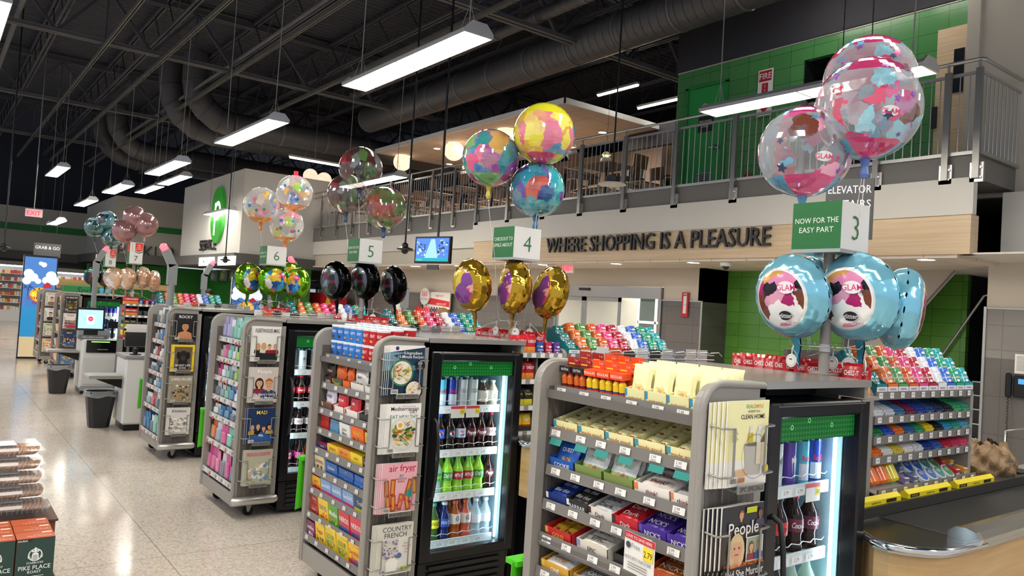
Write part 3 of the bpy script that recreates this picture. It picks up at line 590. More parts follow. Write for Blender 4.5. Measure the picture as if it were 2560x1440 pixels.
def hang_sign(lines, p, w, h, lab, fg=WHITE, bg=mat('#3c3d40', .5), R=(0, 1, 0), th=.05, rods=1.6):
    b = MB(); R = Vector(R); N = R.cross(Vector((0, 0, 1))); p = Vector(p)
    b.prism([(0, 0), (w, 0), (w, h), (0, h)], p-N*.02, R, (0, 0, 1), .04, bg); f = b.face(p+N*.02, R, (0, 0, 1))
    for i, t in enumerate(lines): f.text(t, w/2, h-th*1.9*(i+1), th, fg, w*.9)
    if rods: [b.tube([p+R*(w*q)+Vector((0, 0, h)), p+R*(w*q)+Vector((0, 0, h+rods))], .006, BLACK, 5) for q in (.2, .8)]
    return tag(b.build('hanging_sign'), lab, 'sign')
hang_sign(['GRAB & GO'], onX(83, 640, -30), .78, .45, 'dark square sign reading GRAB & GO over the far corner', th=.1, rods=5.)
b = MB(); q = onX(2071, 575, -4.35); hang_sign(['ELEVATOR', '& STAIRS'], (-4.85, 8.1, 2.62), .5, .68, 'dark hanging sign reading ELEVATOR & STAIRS behind the lane three sign', R=Vector((1, .35, 0)).normalized(), th=.085, rods=4.)
def exit_sign(p, lab, R, rod=0., w=.32):
    b = MB(); R = Vector(R); N = R.cross(Vector((0, 0, 1))); p = Vector(p); b.prism([(0, 0), (w, 0), (w, .19), (0, .19)], p, R, (0, 0, 1), .04, WHITE)
    f = b.face(p+N*.04, R, (0, 0, 1)); f.rect(.02, w-.02, .02, .17, mat('#ffd0d0', .5, 0, .6, eh='#ff5050')); f.text('EXIT', w/2, .04, .11, mat('#ff1030', .5, 0, 4.), w*.8, bold=.02)
    if rod: b.tube([p+R*w/2+Vector((0, 0, .19)), p+R*w/2+Vector((0, 0, .19+rod))], .012, STEELD, 6)
    return tag(b.build('exit_sign'), lab, 'exit sign')
exit_sign(onY(1408, 683, 9.7), 'red lit EXIT sign under the mezzanine soffit by the entrance doors', (1, 0, 0))
exit_sign(onY(752, 690, 9.7), 'red lit EXIT sign behind the grey pole of lane six', (1, 0, 0))
exit_sign(onX(62, 540, -22.), 'red lit EXIT sign hanging on a long rod near the far corner', (0, 1, 0), 4.3, .36)
exit_sign(onY(722, 448, 12.3), 'small red EXIT sign high on the mezzanine above a clear balloon', (1, 0, 0), 2.6)
b = MB(); O = onY(1704, 792, 10.375); b.prism([(0, 0), (.14, 0), (.14, .42), (0, .42)], O, (1, 0, 0), (0, 0, 1), .02, mat('#c01830', .5)); b.face(O+Vector((0, -.02, 0)), (1, 0, 0), (0, 0, 1)).rect(.035, .105, .06, .36, WHITE).text('FIRE', .07, .375, .03, WHITE).text('F I R E', .07, .2, .02, mat('#c01830'), .06); tag(b.build('fire_sign'), 'narrow red and white fire extinguisher sign on the grey tiles by the entrance', 'sign')
b = MB(); O = Vector((-7.87, 10.92, 5.08)); b.prism([(0, 0), (.28, 0), (.28, .78), (0, .78)], O, (1, 0, 0), (0, 0, 1), .02, mat('#e6e4e0', .5)); f = b.face(O+Vector((0, -.02, 0)), (1, 0, 0), (0, 0, 1)); f.rect(.02, .26, .58, .76, mat('#b01828')).text('FIRE', .14, .62, .1, WHITE, .22, bold=.02).rect(.08, .2, .16, .55, mat('#b01828')).poly([(.04, .16), (.14, .04), (.24, .16)], mat('#b01828'))
for i, c in enumerate('EXTIN'): f.text(c, .14, .48-.07*i, .04, WHITE)
tag(b.build('fire_sign'), 'large red FIRE extinguisher sign with arrow on the green mezzanine wall', 'sign')
b = MB(); b.lathe([(.001, 0), (.07, .01), (.075, .35), (.03, .42), (.02, .46)], mat('#b51420', .35), (-7.96, 10.866, 3.7)); tag(b.build('fire_extinguisher'), 'red fire extinguisher on the green wall behind the pink clear balloon', 'fire extinguisher')
# cameras and screens hanging on rods
def domecam(p, top, lab, s=1.):
    t = thing('dome_camera', lab, 'camera', p); b = MB(); b.tube([(0, 0, .1), (0, 0, top)], .016, BLACK, 8); b.build('rod', t)
    b = MB(); b.lathe([(.03, .12), (.05, .1), (.05, .06), (.13*s, .03), (.13*s, .01), (.07, .0)], BLACK, n=16); b.build('shroud', t); b = MB(); b.sphere((0, 0, 0), .06*s, mat('#1a1a1a', .1), 14); b.build('dome', t)
domecam(onY(1012, 626, 6.), 5.3, 'black dome camera on a rod between the lane five sign and the television')
domecam(onY(563, 652, 6.2), 5.5, 'black dome camera on a long rod beside the lane six balloons')
domecam(onX(10, 622, -20), 5.5, 'black dome camera on a rod at the far end of the aisle')
def soffitcam(p, lab):
    b = MB(); b.lathe([(.07, .06), (.085, .05), (.085, 0), (.06, -.01)], WHITE); c = MB(); c.sphere((0, 0, 0), .055, mat('#18181a', .1), 12)
    put('dome_camera', [('housing', b.mesh(), []), ('dome', c.mesh(), [])], lab, 'camera', (p.x, max(p.y, 9.4), 2.443))
soffitcam(onZ(1813, 655, 2.5), 'white dome camera under the soffit above the green stair wall'); soffitcam(onZ(1378, 662, 2.5), 'white dome camera under the soffit beside the exit sign'); soffitcam(onZ(798, 670, 2.5), 'small dome camera under the soffit near lane five')
t = thing('television', 'hanging flat television showing a bluish camera picture', 'television', (-9.85, 6, 0)); c = Vector((0, 0, 2.41))
R_ = Vector((math.cos(.25), math.sin(.25), 0)); b = MB(); b.prism([(-.36, -.2), (.36, -.2), (.36, .2), (-.36, .2)], c, R_, (0, 0, 1), .05, BLACK); b.build('frame', t)
b = MB(); f = b.face(c+R_.cross(Vector((0, 0, 1)))*.05, R_, (0, 0, 1)); f.rect(-.335, .335, -.17, .175, mat('#3f6fd0', .3, 0, .7)).poly([(-.15, -.12), (.12, -.12), (.05, .16), (-.03, .16)], mat('#7fa8e8', .3, 0, .9))
f.fill(-.33, -.12, -.1, .16, [mat('#24406f', .3, 0, .5), mat('#a9c0e6', .3, 0, .7)], 26, .01, .03, 3).fill(.1, .33, -.1, .16, [mat('#203355', .3, 0, .5), mat('#8fb0e0', .3, 0, .7)], 26, .01, .035, 4).rect(-.335, .335, -.17, -.12, mat('#138a94', .3, 0, .7)).text('Publix', -.3, -.16, .03, WHITE, al='l'); b.build('screen', t)
b = MB(); b.tube([(0, .05, 2.6), (0, .05, 6.5)], .018, BLACK, 8); b.box(-.06, .06, .02, .05, 2.3, 2.62, BLACK); b.build('rod', t)
b = MB(); b.prism([(-.12, 0), (.12, 0), (.12, .07), (-.12, .07)], (0, 0, 2.12), R_, (0, 0, 1), .02, mat('#4a4a4c')); b.build('nameplate', t)
t = thing('hanging_speaker', 'flat white round speaker hanging on a rod in front of the mezzanine rail', 'speaker', onY(1530, 462, 8.)); b = MB(); b.lathe([(.04, .13), (.1, .12), (.1, .05), (.05, .04)], BLK2); b.build('housing', t); b = MB(); b.lathe([(.05, .045), (.2, .02), (.21, 0), (.001, -.01)], mat('#cfccc6', .5), n=24); b.build('disc', t); b = MB(); b.tube([(0, 0, .1), (0, 0, 3.9)], .012, BLACK, 6); b.build('rod', t)
# phone and notice on the right wall, handrails of the stair
t = thing('wall_phone', 'black wall telephone with small lit display on the grey tiles', 'telephone', (-3.63, 10.34, 1.0)); b = MB(); b.bbox(-.02, .2, -.05, 0, -.06, .2, BLACK, .01); b.build('base', t)
b = MB(); b.bbox(-.1, -.04, -.08, -.02, -.07, .22, BLACK, .015); b.build('handset', t); b = MB(); b.face((.03, -.05, .1), (1, 0, 0), (0, 0, 1)).rect(0, .1, 0, .06, mat('#3a7be0', .3, 0, 1.)); b.build('display', t)
b = MB(); b.tube([(-.07+.012*math.sin(k*1.6), -.05+.012*math.cos(k*1.6), -.07-.009*k) for k in range(80)], .004, BLACK, 4); b.build('coiled_cord', t)
b = MB(); b.box(-3.66, -3.42, 10.335, 10.35, 1.22, 1.45, WHITE); f = b.face((-3.66, 10.335, 1.22), (1, 0, 0), (0, 0, 1)); [f.rect(.02, .1+.02*(i % 3), .2-.015*i, .206-.015*i, GRAY) for i in range(12)]; tag(b.build('notice'), 'white paper notice on the grey tiles above the telephone', 'notice')
b = MB(); b.tube([(-5.25, 11.68, 1.02), (-4.55, 11.68, 2.2), (-4.4, 11.68, 2.24), (-4.4, 11.68, 2.32), (-4.5, 11.7, 2.36)], .02, STEEL); [b.tube([(x, 11.75, z), (x, 11.68, z)], .008, STEEL, 6) for x, z in ((-5.1, 1.27), (-4.75, 1.86))]
tag(b.build('stair_handrail'), 'slanting steel handrail on the green stair wall', 'handrail')
b = MB(); b.tube([(-4.3, 12.8, 2.6), (-3.6, 12.8, 2.15)], .02, STEEL); tag(b.build('stair_handrail'), 'short upper steel handrail in the dark stairwell', 'handrail')
# ================================================================ product kinds (front towards -Y, origin at bottom centre)
def P(h, r=.35): return mat(h, r)
def carton(w, d, h, col, txt='', tc='#ffffff', acc=None, top=None, bold=.01, art=None, ty=.5, th=None):
    def fn():
        b = MB(); b.box(-w/2, w/2, -d/2, d/2, 0, h, P(col)); f = b.face((-w/2, -d/2, 0), (1, 0, 0), (0, 0, 1)); g = b.face((-w/2, -d/2, h), (1, 0, 0), (0, 1, 0))
        if acc: f.rect(0, w, 0, h*.28, P(acc)); g.rect(0, w, 0, d*.2, P(acc))
        if art: f.fill(w*.08, w*.92, h*.06, h*.42, [P(q) for q in art], 9, w*.04, w*.1, hash(txt) % 97)
        if txt:
            ls = txt.split('|'); q = th or min(h*.22, w*.3)
            for i, t in enumerate(ls): f.text(t, w/2, h*ty-i*q*1.25+.0, q, P(tc), w*.86, bold=bold)
            g.text(ls[0], w/2, d*.4, min(d*.3, .02), P(tc), w*.8, bold=bold)
        return b
    return tpl(('carton', w, d, h, col, txt, tc, acc, str(art)), fn)
def tray(w, d, h, col, txt='', tc='#333333', acc=None, back=1.6, th=None):
    """open display carton, low at the front, high at the back"""
    def fn():
        b = MB(); m_ = P(col, .5); t = .003; hb = h*back
        b.box(-w/2, w/2, -d/2, d/2, 0, t, m_); b.box(-w/2, w/2, -d/2, -d/2+t, 0, h, m_); b.box(-w/2, w/2, d/2-t, d/2, 0, hb, m_)
        for x in (-w/2, w/2-t): b.prism([(-d/2, 0), (d/2, 0), (d/2, hb), (-d/2, h)], (x, 0, 0), (0, 1, 0), (0, 0, 1), t, m_)
        f = b.face((-w/2, -d/2, 0), (1, 0, 0), (0, 0, 1))
        if acc: f.rect(0, w*.12, h*.5, h*.98, P(acc)); f.rect(w*.72, w*.98, h*.05, h*.3, P(acc))
        if txt: f.text(txt, w*.5, h*.34, th or h*.34, P(tc), w*.84, bold=.01)
        return b
    return tpl(('tray', w, d, h, col, txt, tc, acc), fn)
def pillow(w, l, t, col, txt='', tc='#ffffff', acc=None, art=None, up=True, r=.3, sh=0.):
    """sealed bag standing on its bottom edge, face towards -Y"""
    def fn():
        b = MB(); n, m_ = 8, 10; vs = []; F_ = []
        for s in (-1, 1):
            for j in range(m_+1):
                for i in range(n+1):
                    u, v = i/n*2-1, j/m_*2-1; k = max(0, (1-abs(u)**2.6))*max(0, (1-abs(v)**3))
                    y = s*t/2*(k**.5)+.0012*math.sin(u*9+j*1.7); vs.append((u*w/2*(1-.04*(1-v*v)), y, l*(v+1)/2))
            o = len(vs)-(n+1)*(m_+1)
            for j in range(m_):
                for i in range(n):
                    q = (o+j*(n+1)+i, o+j*(n+1)+i+1, o+(j+1)*(n+1)+i+1, o+(j+1)*(n+1)+i); F_.append((q if s < 0 else q[::-1], j))
        for q, j in F_: b.add([vs[k] for k in q], [(0, 1, 2, 3)], P(acc, r) if acc and j < m_*.36 else P(col, r), True)
        f = b.face((-w/2, -t/2-.0005, 0), (1, 0, 0), (0, 0, 1))
        if art: f.fill(w*.24, w*.76, l*.2, l*.45, [P(q) for q in art], 7, w*.05, w*.12, 5)
        if txt:
            q = min(l*.14, w*.3) if l > w*.7 else l*.42; [f.text(x, w/2, (l*.62 if l > w*.7 else l*.34)-i*q*1.2*(l > w*.7), q, P(tc), w*.72, bold=.015, shear=sh) for i, x in enumerate(txt.split('|'))]
        return b
    return tpl(('pillow', w, l, t, col, txt, tc, acc, str(art)), fn)
def cup(col, txt, tc, art):
    def fn():
        b = MB(); b.lathe([(.026, 0), (.035, .075, WHITE), (.0365, .078), (.0365, .085), (.034, .085), (.001, .082)], P(col), n=20)
        c = MB(); c.lathe([(.0365, .0), (.037, .006), (.035, .008), (.001, .007)], P('#dfe8ee', .2), n=20)
        f = b.face((0, -.0325, 0), (1, 0, 0), (0, 0, 1)); f.cyl = .0325; f.O = Vector((0, -.0325, 0)); f.text(txt, 0, .045, .014, P(tc), .05, bold=.02); f.fill(-.018, .018, .01, .036, [P(q) for q in art], 6, .006, .011, 3)
        return [('cup', b.mesh(), []), ('lid', (lambda me: me)(c_shift(c, .08)), [])]
    return tpl(('cup', col, txt), fn)
def c_shift(mb, dz): mb.v = [(a, b_, c+dz) for a, b_, c in mb.v]; return mb.mesh()
def bottle(liq, lab, cap, txt='', tc='#ffffff', r=.034, h=.208, lo=.36, hi=.58, liqa=1., sh=.3, lab2=None, short=False):
    def fn():
        lm = mat(liq, .08, 0, 0, liqa); b = MB(); R = r
        b.lathe([(R*.6, 0), (R*.98, h*.04), (R, h*.1), (R*.9, h*.2), (R*.86, h*.28), (R*.96, h*.36), (R, h*.45), (R, h*.58), (R*.9, h*.66), (R*.5, h*.8), (R*.38, h*.87), (R*.38, h*.93)], lm, n=18)
        c = MB(); c.lathe([(R*.46, h*.92), (R*.47, h*.93), (R*.46, h*.995), (R*.3, h), (.0001, h)], P(cap, .35), n=16)
        l = MB(); z0, z1 = h*lo, h*hi; l.lathe([(R*1.02, z0), (R*1.03, z0+.002), (R*1.03, z1-.002), (R*1.02, z1)], P(lab, .35), n=20)
        f = l.face((0, -R*1.03, 0), (1, 0, 0), (0, 0, 1)); f.cyl = R*1.03
        if lab2: f.rect(-R*.9, R*.9, z0, z0+(z1-z0)*.4, P(lab2))
        if txt: f.text(txt, 0, z0+(z1-z0)*.33, (z1-z0)*.42, P(tc), R*2.1, bold=.01, shear=sh)
        return [('bottle', b.mesh(), []), ('cap', c.mesh(), []), ('label', l.mesh(), [])]
    return tpl(('bottle', liq, lab, cap, txt, h), fn)
def can(col, txt, tc, acc=None, h=.168, r=.029):
    def fn():
        b = MB(); b.lathe([(r*.7, 0, CHROME), (r, .008, P(col, .25)), (r, h-.012, CHROME), (r*.82, h-.002), (r*.8, h), (.001, h-.003)], CHROME, n=18)
        f = b.face((0, -r, 0), (1, 0, 0), (0, 0, 1)); f.cyl = r
        if acc: f.rect(-r*1.2, r*1.2, h*.1, h*.45, P(acc, .25))
        f.text(txt, 0, h*.5, h*.12, P(tc), r*1.7, bold=.02)
        if txt == 'M': f.poly([(-.012, .1), (-.008, .1), (-.006, .04)], P(tc)).poly([(-.003, .11), (.003, .11), (.001, .035)], P(tc)).poly([(.008, .1), (.012, .1), (.009, .045)], P(tc))
        return b
    return tpl(('can', col, txt, h), fn)
def gumtub(col, r=.028, w=.058, h=.075):
    """squat mint bottle lying back with a white flip lid and printed sleeve"""
    def fn():
        b = MB(); b.lathe([(r*.8, 0), (r, .006), (r, h*.62), (r*.93, h*.72)], mat(col, .18, 0, 0, 1., 0, .5), n=16); c = MB(); c.lathe([(r*.97, h*.72), (r*.97, h*.95), (r*.8, h), (.001, h)], mat(col, .18, 0, 0, 1., 0, .5), n=16)
        f = b.face((0, -r, 0), (1, 0, 0), (0, 0, 1)); f.cyl = r; f.text('mentos', 0, h*.3, .012, WHITE, r*1.8, bold=.03); f.disc(.0, h*.62, .012, mat('#f2efe6', .3), .006, 10).disc(-.008, h*.15, .006, WHITE, n=8).disc(.01, h*.12, .005, P('#f2f2a0'), n=8)
        return [('bottle', b.mesh(), []), ('lid', c.mesh(), [])]
    return tpl(('tub', col), fn)
def blister(w, h, col, item, tc='#ffffff', txt='', t=.02, hdr=None):
    def fn():
        b = MB(); b.box(-w/2, w/2, -.001, .001, 0, h, P(col, .4)); f = b.face((-w/2, -.001, 0), (1, 0, 0), (0, 0, 1))
        f.rect(0, w, h*.72, h, P(hdr or '#e9eef2')); f.disc(w/2, h*.94, .004, BLACK, n=8)
        if txt: f.text(txt, w/2, h*.8, min(.014, h*.12), P(tc if not hdr else '#ffffff'), w*.85, bold=.02)
        c = MB(); c.bbox(-w*.36, w*.36, -t, -.001, h*.06, h*.68, mat('#e4edf2', .06, 0, 0, .12), .004); d = MB(); d.bbox(-w*.3, w*.3, -t*.85, -.003, h*.1, h*.64, P(item), .004)
        return [('card', b.mesh(), []), ('blister', c.mesh(), []), ('contents', d.mesh(), [])]
    return tpl(('blister', w, h, col, item, txt), fn)

# ================================================================ magazines
def mag(key, fn, w=.2, h=.25, spine='#e9e6e0'):
    def mk():
        b = MB(); b.box(-w/2, w/2, 0, .005, 0, h, P(spine, .4)); f = b.face((-w/2, 0, 0), (1, 0, 0), (0, 0, 1)); fn(f, w, h)
        f.rect(w*.06, w*.26, h*.03, h*.12, WHITE)
        for i in range(8): f.rect(w*.08+w*.02*i, w*.09+w*.02*i, h*.045, h*.105, BLACK)
        return b
    return tpl(('mag', key), mk)
def plate(f, x, y, r, pal, rim='#f2f0ea', seed=1, n=60):
    f.disc(x, y, r, P(rim)); f.disc(x, y, r*.86, P('#e6e0d2')); rd = random.Random(seed)
    for _ in range(n):
        a = rd.random()*6.3; q = r*.72*math.sqrt(rd.random()); f.k += .2; s_ = rd.uniform(.08, .2)*r; f.poly([(x+q*math.cos(a)+s_*math.cos(t*1.05), y+q*math.sin(a)+s_*.6*math.sin(t*1.05+a)) for t in range(6)], P(rd.choice(pal))); f.k -= 1
    f.k += 3
def bust(f, x, y, s, skin='#d9a582', hair='#6b4429', top='#444a55', long=True):
    """plain portrait: shoulders, neck, head, hair"""
    f.poly([(x-1.1*s, y-1.9*s), (x+1.1*s, y-1.9*s), (x+.95*s, y-1.0*s), (x+.3*s, y-.75*s), (x-.3*s, y-.75*s), (x-.95*s, y-1.0*s)], P(top))
    if long: f.disc(x, y-.15*s, .72*s, P(hair), 1.0*s, 14)
    f.rect(x-.2*s, x+.2*s, y-.95*s, y-.3*s, P(skin)); f.disc(x, y, .5*s, P(skin), .66*s, 16); f.poly([(x-.52*s, y+.1*s), (x-.45*s, y+.55*s), (x, y+.8*s), (x+.45*s, y+.55*s), (x+.52*s, y+.1*s), (x+.3*s, y+.38*s), (x-.3*s, y+.38*s)], P(hair))
    f.disc(x-.2*s, y+.05*s, .06*s, BLACK, n=8); f.disc(x+.2*s, y+.05*s, .06*s, BLACK, n=8); f.rect(x-.15*s, x+.15*s, y-.32*s, y-.26*s, P('#a0443c'))
def cv_clean(f, w, h):
    f.rect(0, w, 0, h, P('#f6f1b8')).rect(0, w, 0, h*.3, P('#f3f0e8')); f.text('REAL', w*.52, h*.91, h*.045, P('#7aa66a'), w*.2, bold=.02).text('SIMPLE', w*.73, h*.91, h*.045, P('#d9a94a'), w*.24, bold=.02)
    f.text('SECRETS TO A', w*.62, h*.86, h*.025, BLACK, bold=.005).text('CLEAN HOME', w*.6, h*.785, h*.052, BLACK, w*.66, bold=.005)
    f.poly([(w*.47, h*.12), (w*.82, h*.12), (w*.9, h*.48), (w*.42, h*.48)], P('#b9b6ae')).disc(w*.66, h*.48, w*.24, P('#8f8c85'), h*.025); f.disc(w*.66, h*.48, w*.22, P('#6e6b60'), h*.018)
    f.rect(w*.5, w*.62, h*.5, h*.62, P('#c9b94a')).rect(w*.53, w*.59, h*.62, h*.7, WHITE).rect(w*.7, w*.8, h*.5, h*.64, P('#dfe3e4')).rect(w*.73, w*.86, h*.64, h*.7, WHITE).poly([(w*.8, h*.5), (w*.92, h*.62), (w*.96, h*.56), (w*.88, h*.48)], P('#8a5a34'))
    f.rect(w*.7, w*.9, h*.24, h*.5, P('#d9cfb6')).poly([(w*.2, h*.1), (w*.48, h*.12), (w*.5, h*.2), (w*.22, h*.19)], P('#d9b48a')).poly([(w*.12, h*.04), (w*.45, h*.05), (w*.45, h*.1), (w*.12, h*.09)], P('#b9793f')).disc(w*.95, h*.18, w*.07, P('#e2c83a'))
    for i in range(7): f.rect(w*.1, w*(.2+.02*(i % 3)), h*(.66-.022*i), h*(.667-.022*i), GRAYD)
    f.ring(w*.66, h*.34, w*.33, .0012, BLACK)
def cv_people(f, w, h, l1='Did She Murder', l2='Her Kids?', strap='INSIDE THE LORI VALLOW TRIAL', bgc='#4a4038'):
    f.rect(0, w, 0, h, P(bgc)).rect(0, w, h*.72, h, P('#2a2a33')); bust(f, w*.45, h*.88, w*.1, hair='#a0602f', top='#222222', long=False); bust(f, w*.9, h*.88, w*.1, skin='#8a5a3c', hair='#2a1a12', top='#3a3f55', long=False); f.rect(w*.55, w*.8, h*.9, h*.97, P('#c8d11a'))
    f.text('People', w*.5, h*.66, h*.15, WHITE, w*.86, bold=.05)
    bust(f, w*.34, h*.5, w*.27, hair='#d9c091', top='#37404a'); f.rect(w*.56, w*.97, h*.33, h*.62, WHITE).rect(w*.58, w*.95, h*.34, h*.61, P('#93a38a')); bust(f, w*.68, h*.5, w*.1, hair='#7a5230', top='#8a2f3f'); bust(f, w*.86, h*.5, w*.1, hair='#c99a55', top='#3f5a8a', long=False)
    f.rect(0, w, 0, h*.3, P('#211d1d')); f.text(strap, w*.55, h*.3, h*.04, P('#ff7a1f'), w*.85, bold=.02).text(l1, w*.52, h*.18, h*.09, WHITE, w*.9, bold=.02).text(l2, w*.55, h*.06, h*.09, WHITE, w*.8, bold=.02)
def cv_recipes(f, w, h):
    f.rect(0, w, 0, h, P('#20384f')).poly([(0, h*.86), (w, h*.97), (w, h), (0, h)], WHITE).rect(0, w, h*.5, h*.86, P('#6d94a5')).poly([(w*.1, h*.8), (w, h*.93), (w, h*.6), (w*.55, h*.6)], P('#1f3a55'))
    f.disc(w*.2, h*.94, w*.05, P('#3a2f80')); f.text('5-Ingredient', w*.66, h*.82, h*.06, WHITE, w*.6, bold=.02).text('15-Minute Recipes', w*.6, h*.745, h*.06, WHITE, w*.74, bold=.02)
    plate(f, w*.36, h*.45, w*.34, ['#e8cf8a', '#d9a94a', '#b8432a', '#f1e2b0', '#6b8a3a'], '#3f7a5f', 3); plate(f, w*.72, h*.1, w*.26, ['#e0b35a', '#b8432a', '#f1e2b0'], '#222222', 4, 30)
    f.disc(w*.86, h*.6, w*.15, P('#16202b'), h*.12); f.text('89', w*.86, h*.61, h*.07, WHITE, bold=.01).text('Ways to', w*.86, h*.565, h*.02, WHITE).text('Make Meals', w*.86, h*.53, h*.02, WHITE).text('Easy', w*.86, h*.5, h*.02, WHITE)
def cv_med(f, w, h):
    f.rect(0, w, 0, h, P('#efedea')); f.text('Better Homes & Gardens', w*.65, h*.93, h*.02, BLACK).text('Mediterranean', w*.53, h*.86, h*.075, BLACK, w*.86, bold=.02).text('DIET', w*.78, h*.8, h*.06, BLACK, bold=.01).text('EAT HEALTHY', w*.52, h*.7, h*.07, P('#2f7f5a'), w*.86, bold=.01)
    plate(f, w*.52, h*.4, w*.42, ['#3f7a2a', '#7aa63a', '#d99a4a', '#e8c37a', '#b35a2a', '#2f5a24'], '#dcd9d2', 6, 90); f.disc(w*.4, h*.57, w*.11, WHITE).disc(w*.4, h*.57, w*.06, P('#f0a81e'))
def cv_air(f, w, h):
    f.rect(0, w, 0, h, P('#eeb4bf')); f.text('air fryer', w*.58, h*.83, h*.13, P('#c5153a'), w*.8, bold=.035).text('RECIPES', w*.84, h*.795, h*.03, P('#c5153a')).text('80', w*.55, h*.7, h*.07, P('#3a8a8f'), shear=.2).text('DELICIOUS', w*.55, h*.655, h*.035, BLACK, w*.34).text('WAYS', w*.55, h*.6, h*.04, BLACK)
    for x, y, a in ((.15, .5, .1), (.32, .52, 0), (.78, .5, -.3), (.93, .52, .1), (.35, .2, .05), (.55, .22, -.2), (.75, .2, .25), (.2, .2, .2)):
        c, s_ = math.cos(a), math.sin(a); q = [(-.07, -.16), (.07, -.16), (.07, .16), (-.07, .16)]; f.poly([(w*(x+p*c-t*s_), h*(y+p*s_+t*c)) for p, t in q], P('#b8562a')); f.poly([(w*(x+p*.5*c-t*.8*s_), h*(y+p*.5*s_+t*.8*c)) for p, t in q], P('#e0984a'))
    f.fill(w*.1, w*.95, h*.08, h*.45, [P('#c92a3f'), P('#e0576a')], 14, w*.03, w*.05, 8); f.disc(w*.8, h*.38, w*.1, P('#3a9a96'))
def cv_french(f, w, h):
    f.rect(0, w, 0, h, P('#dcd9cc')).rect(w*.6, w, h*.1, h*.72, P('#e9e6df')); f.text('COUNTRY', w*.54, h*.85, h*.095, P('#23315a'), w*.86).text('FRENCH', w*.5, h*.73, h*.095, P('#23315a'), w*.74)
    f.fill(w*.08, w*.6, h*.3, h*.7, [P('#8a78b5'), P('#a99ac9'), P('#6f7f5a'), P('#c3b9d9')], 46, w*.02, w*.045, 2); f.poly([(w*.28, h*.06), (w*.56, h*.06), (w*.6, h*.25), (w*.5, h*.33), (w*.36, h*.33), (w*.24, h*.24)], P('#f4f2ee')); f.disc(w*.62, h*.36, w*.07, P('#5a6fae'))
    for i, t in enumerate(('Rustic', 'Romance', 'We', 'Love')): f.text(t, w*.82, h*(.58-.06*i), h*.035, P('#a04a5f'), w*.3)
    f.fill(w*.6, w*.98, h*.03, h*.14, [P('#7f9a3a'), P('#a8bd5a')], 8, w*.04, w*.06, 9)
def cv_generic(title, bg, tc, pal, sub='', tc2='#ffffff', seed=1, art='people', sub2=''):
    def fn(f, w, h):
        f.rect(0, w, 0, h, P(bg))
        if art == 'people':
            rd = random.Random(seed)
            for i in range(4): bust(f, w*(.2+.2*i), h*(.42+.05*rd.random()), w*.13, hair=rd.choice(['#2a1a12', '#6b4429', '#c99a55']), top=rd.choice(pal), long=rd.random() < .5)
            f.rect(w*.1, w*.9, h*.04, h*.24, P(pal[0]))
        elif art == 'one': bust(f, w*.5, h*.52, w*.3, hair=pal[0], top=pal[1], long=False, skin=pal[2])
        elif art == 'two': bust(f, w*.34, h*.55, w*.22, hair='#3a2418', top=pal[0]); bust(f, w*.68, h*.52, w*.27, hair='#b5602f', top=pal[1], long=False)
        elif art == 'dog': f.rect(w*.1, w*.9, h*.05, h*.92, P('#6a5a45')); f.poly([(w*.25, h*.1), (w*.75, h*.1), (w*.68, h*.5), (w*.32, h*.5)], P('#1d1b1c')); f.disc(w*.5, h*.6, w*.2, P('#232022'), h*.18); f.disc(w*.28, h*.6, w*.07, P('#151314'), h*.14); f.disc(w*.72, h*.6, w*.07, P('#151314'), h*.14); f.disc(w*.5, h*.5, w*.11, P('#3a3536'), h*.09)
        else: f.fill(w*.05, w*.95, h*.06, h*.68, [P(q) for q in pal], 60, w*.03, w*.09, seed)
        f.text(title, w*.5, h*.83, h*.1, P(tc), w*.88, bold=.02)
        if sub: f.text(sub, w*.5, h*.2, h*.07, P(tc2), w*.85, bold=.02)
        if sub2: f.text(sub2, w*.5, h*.11, h*.06, P(tc2), w*.85, bold=.02)
    return fn
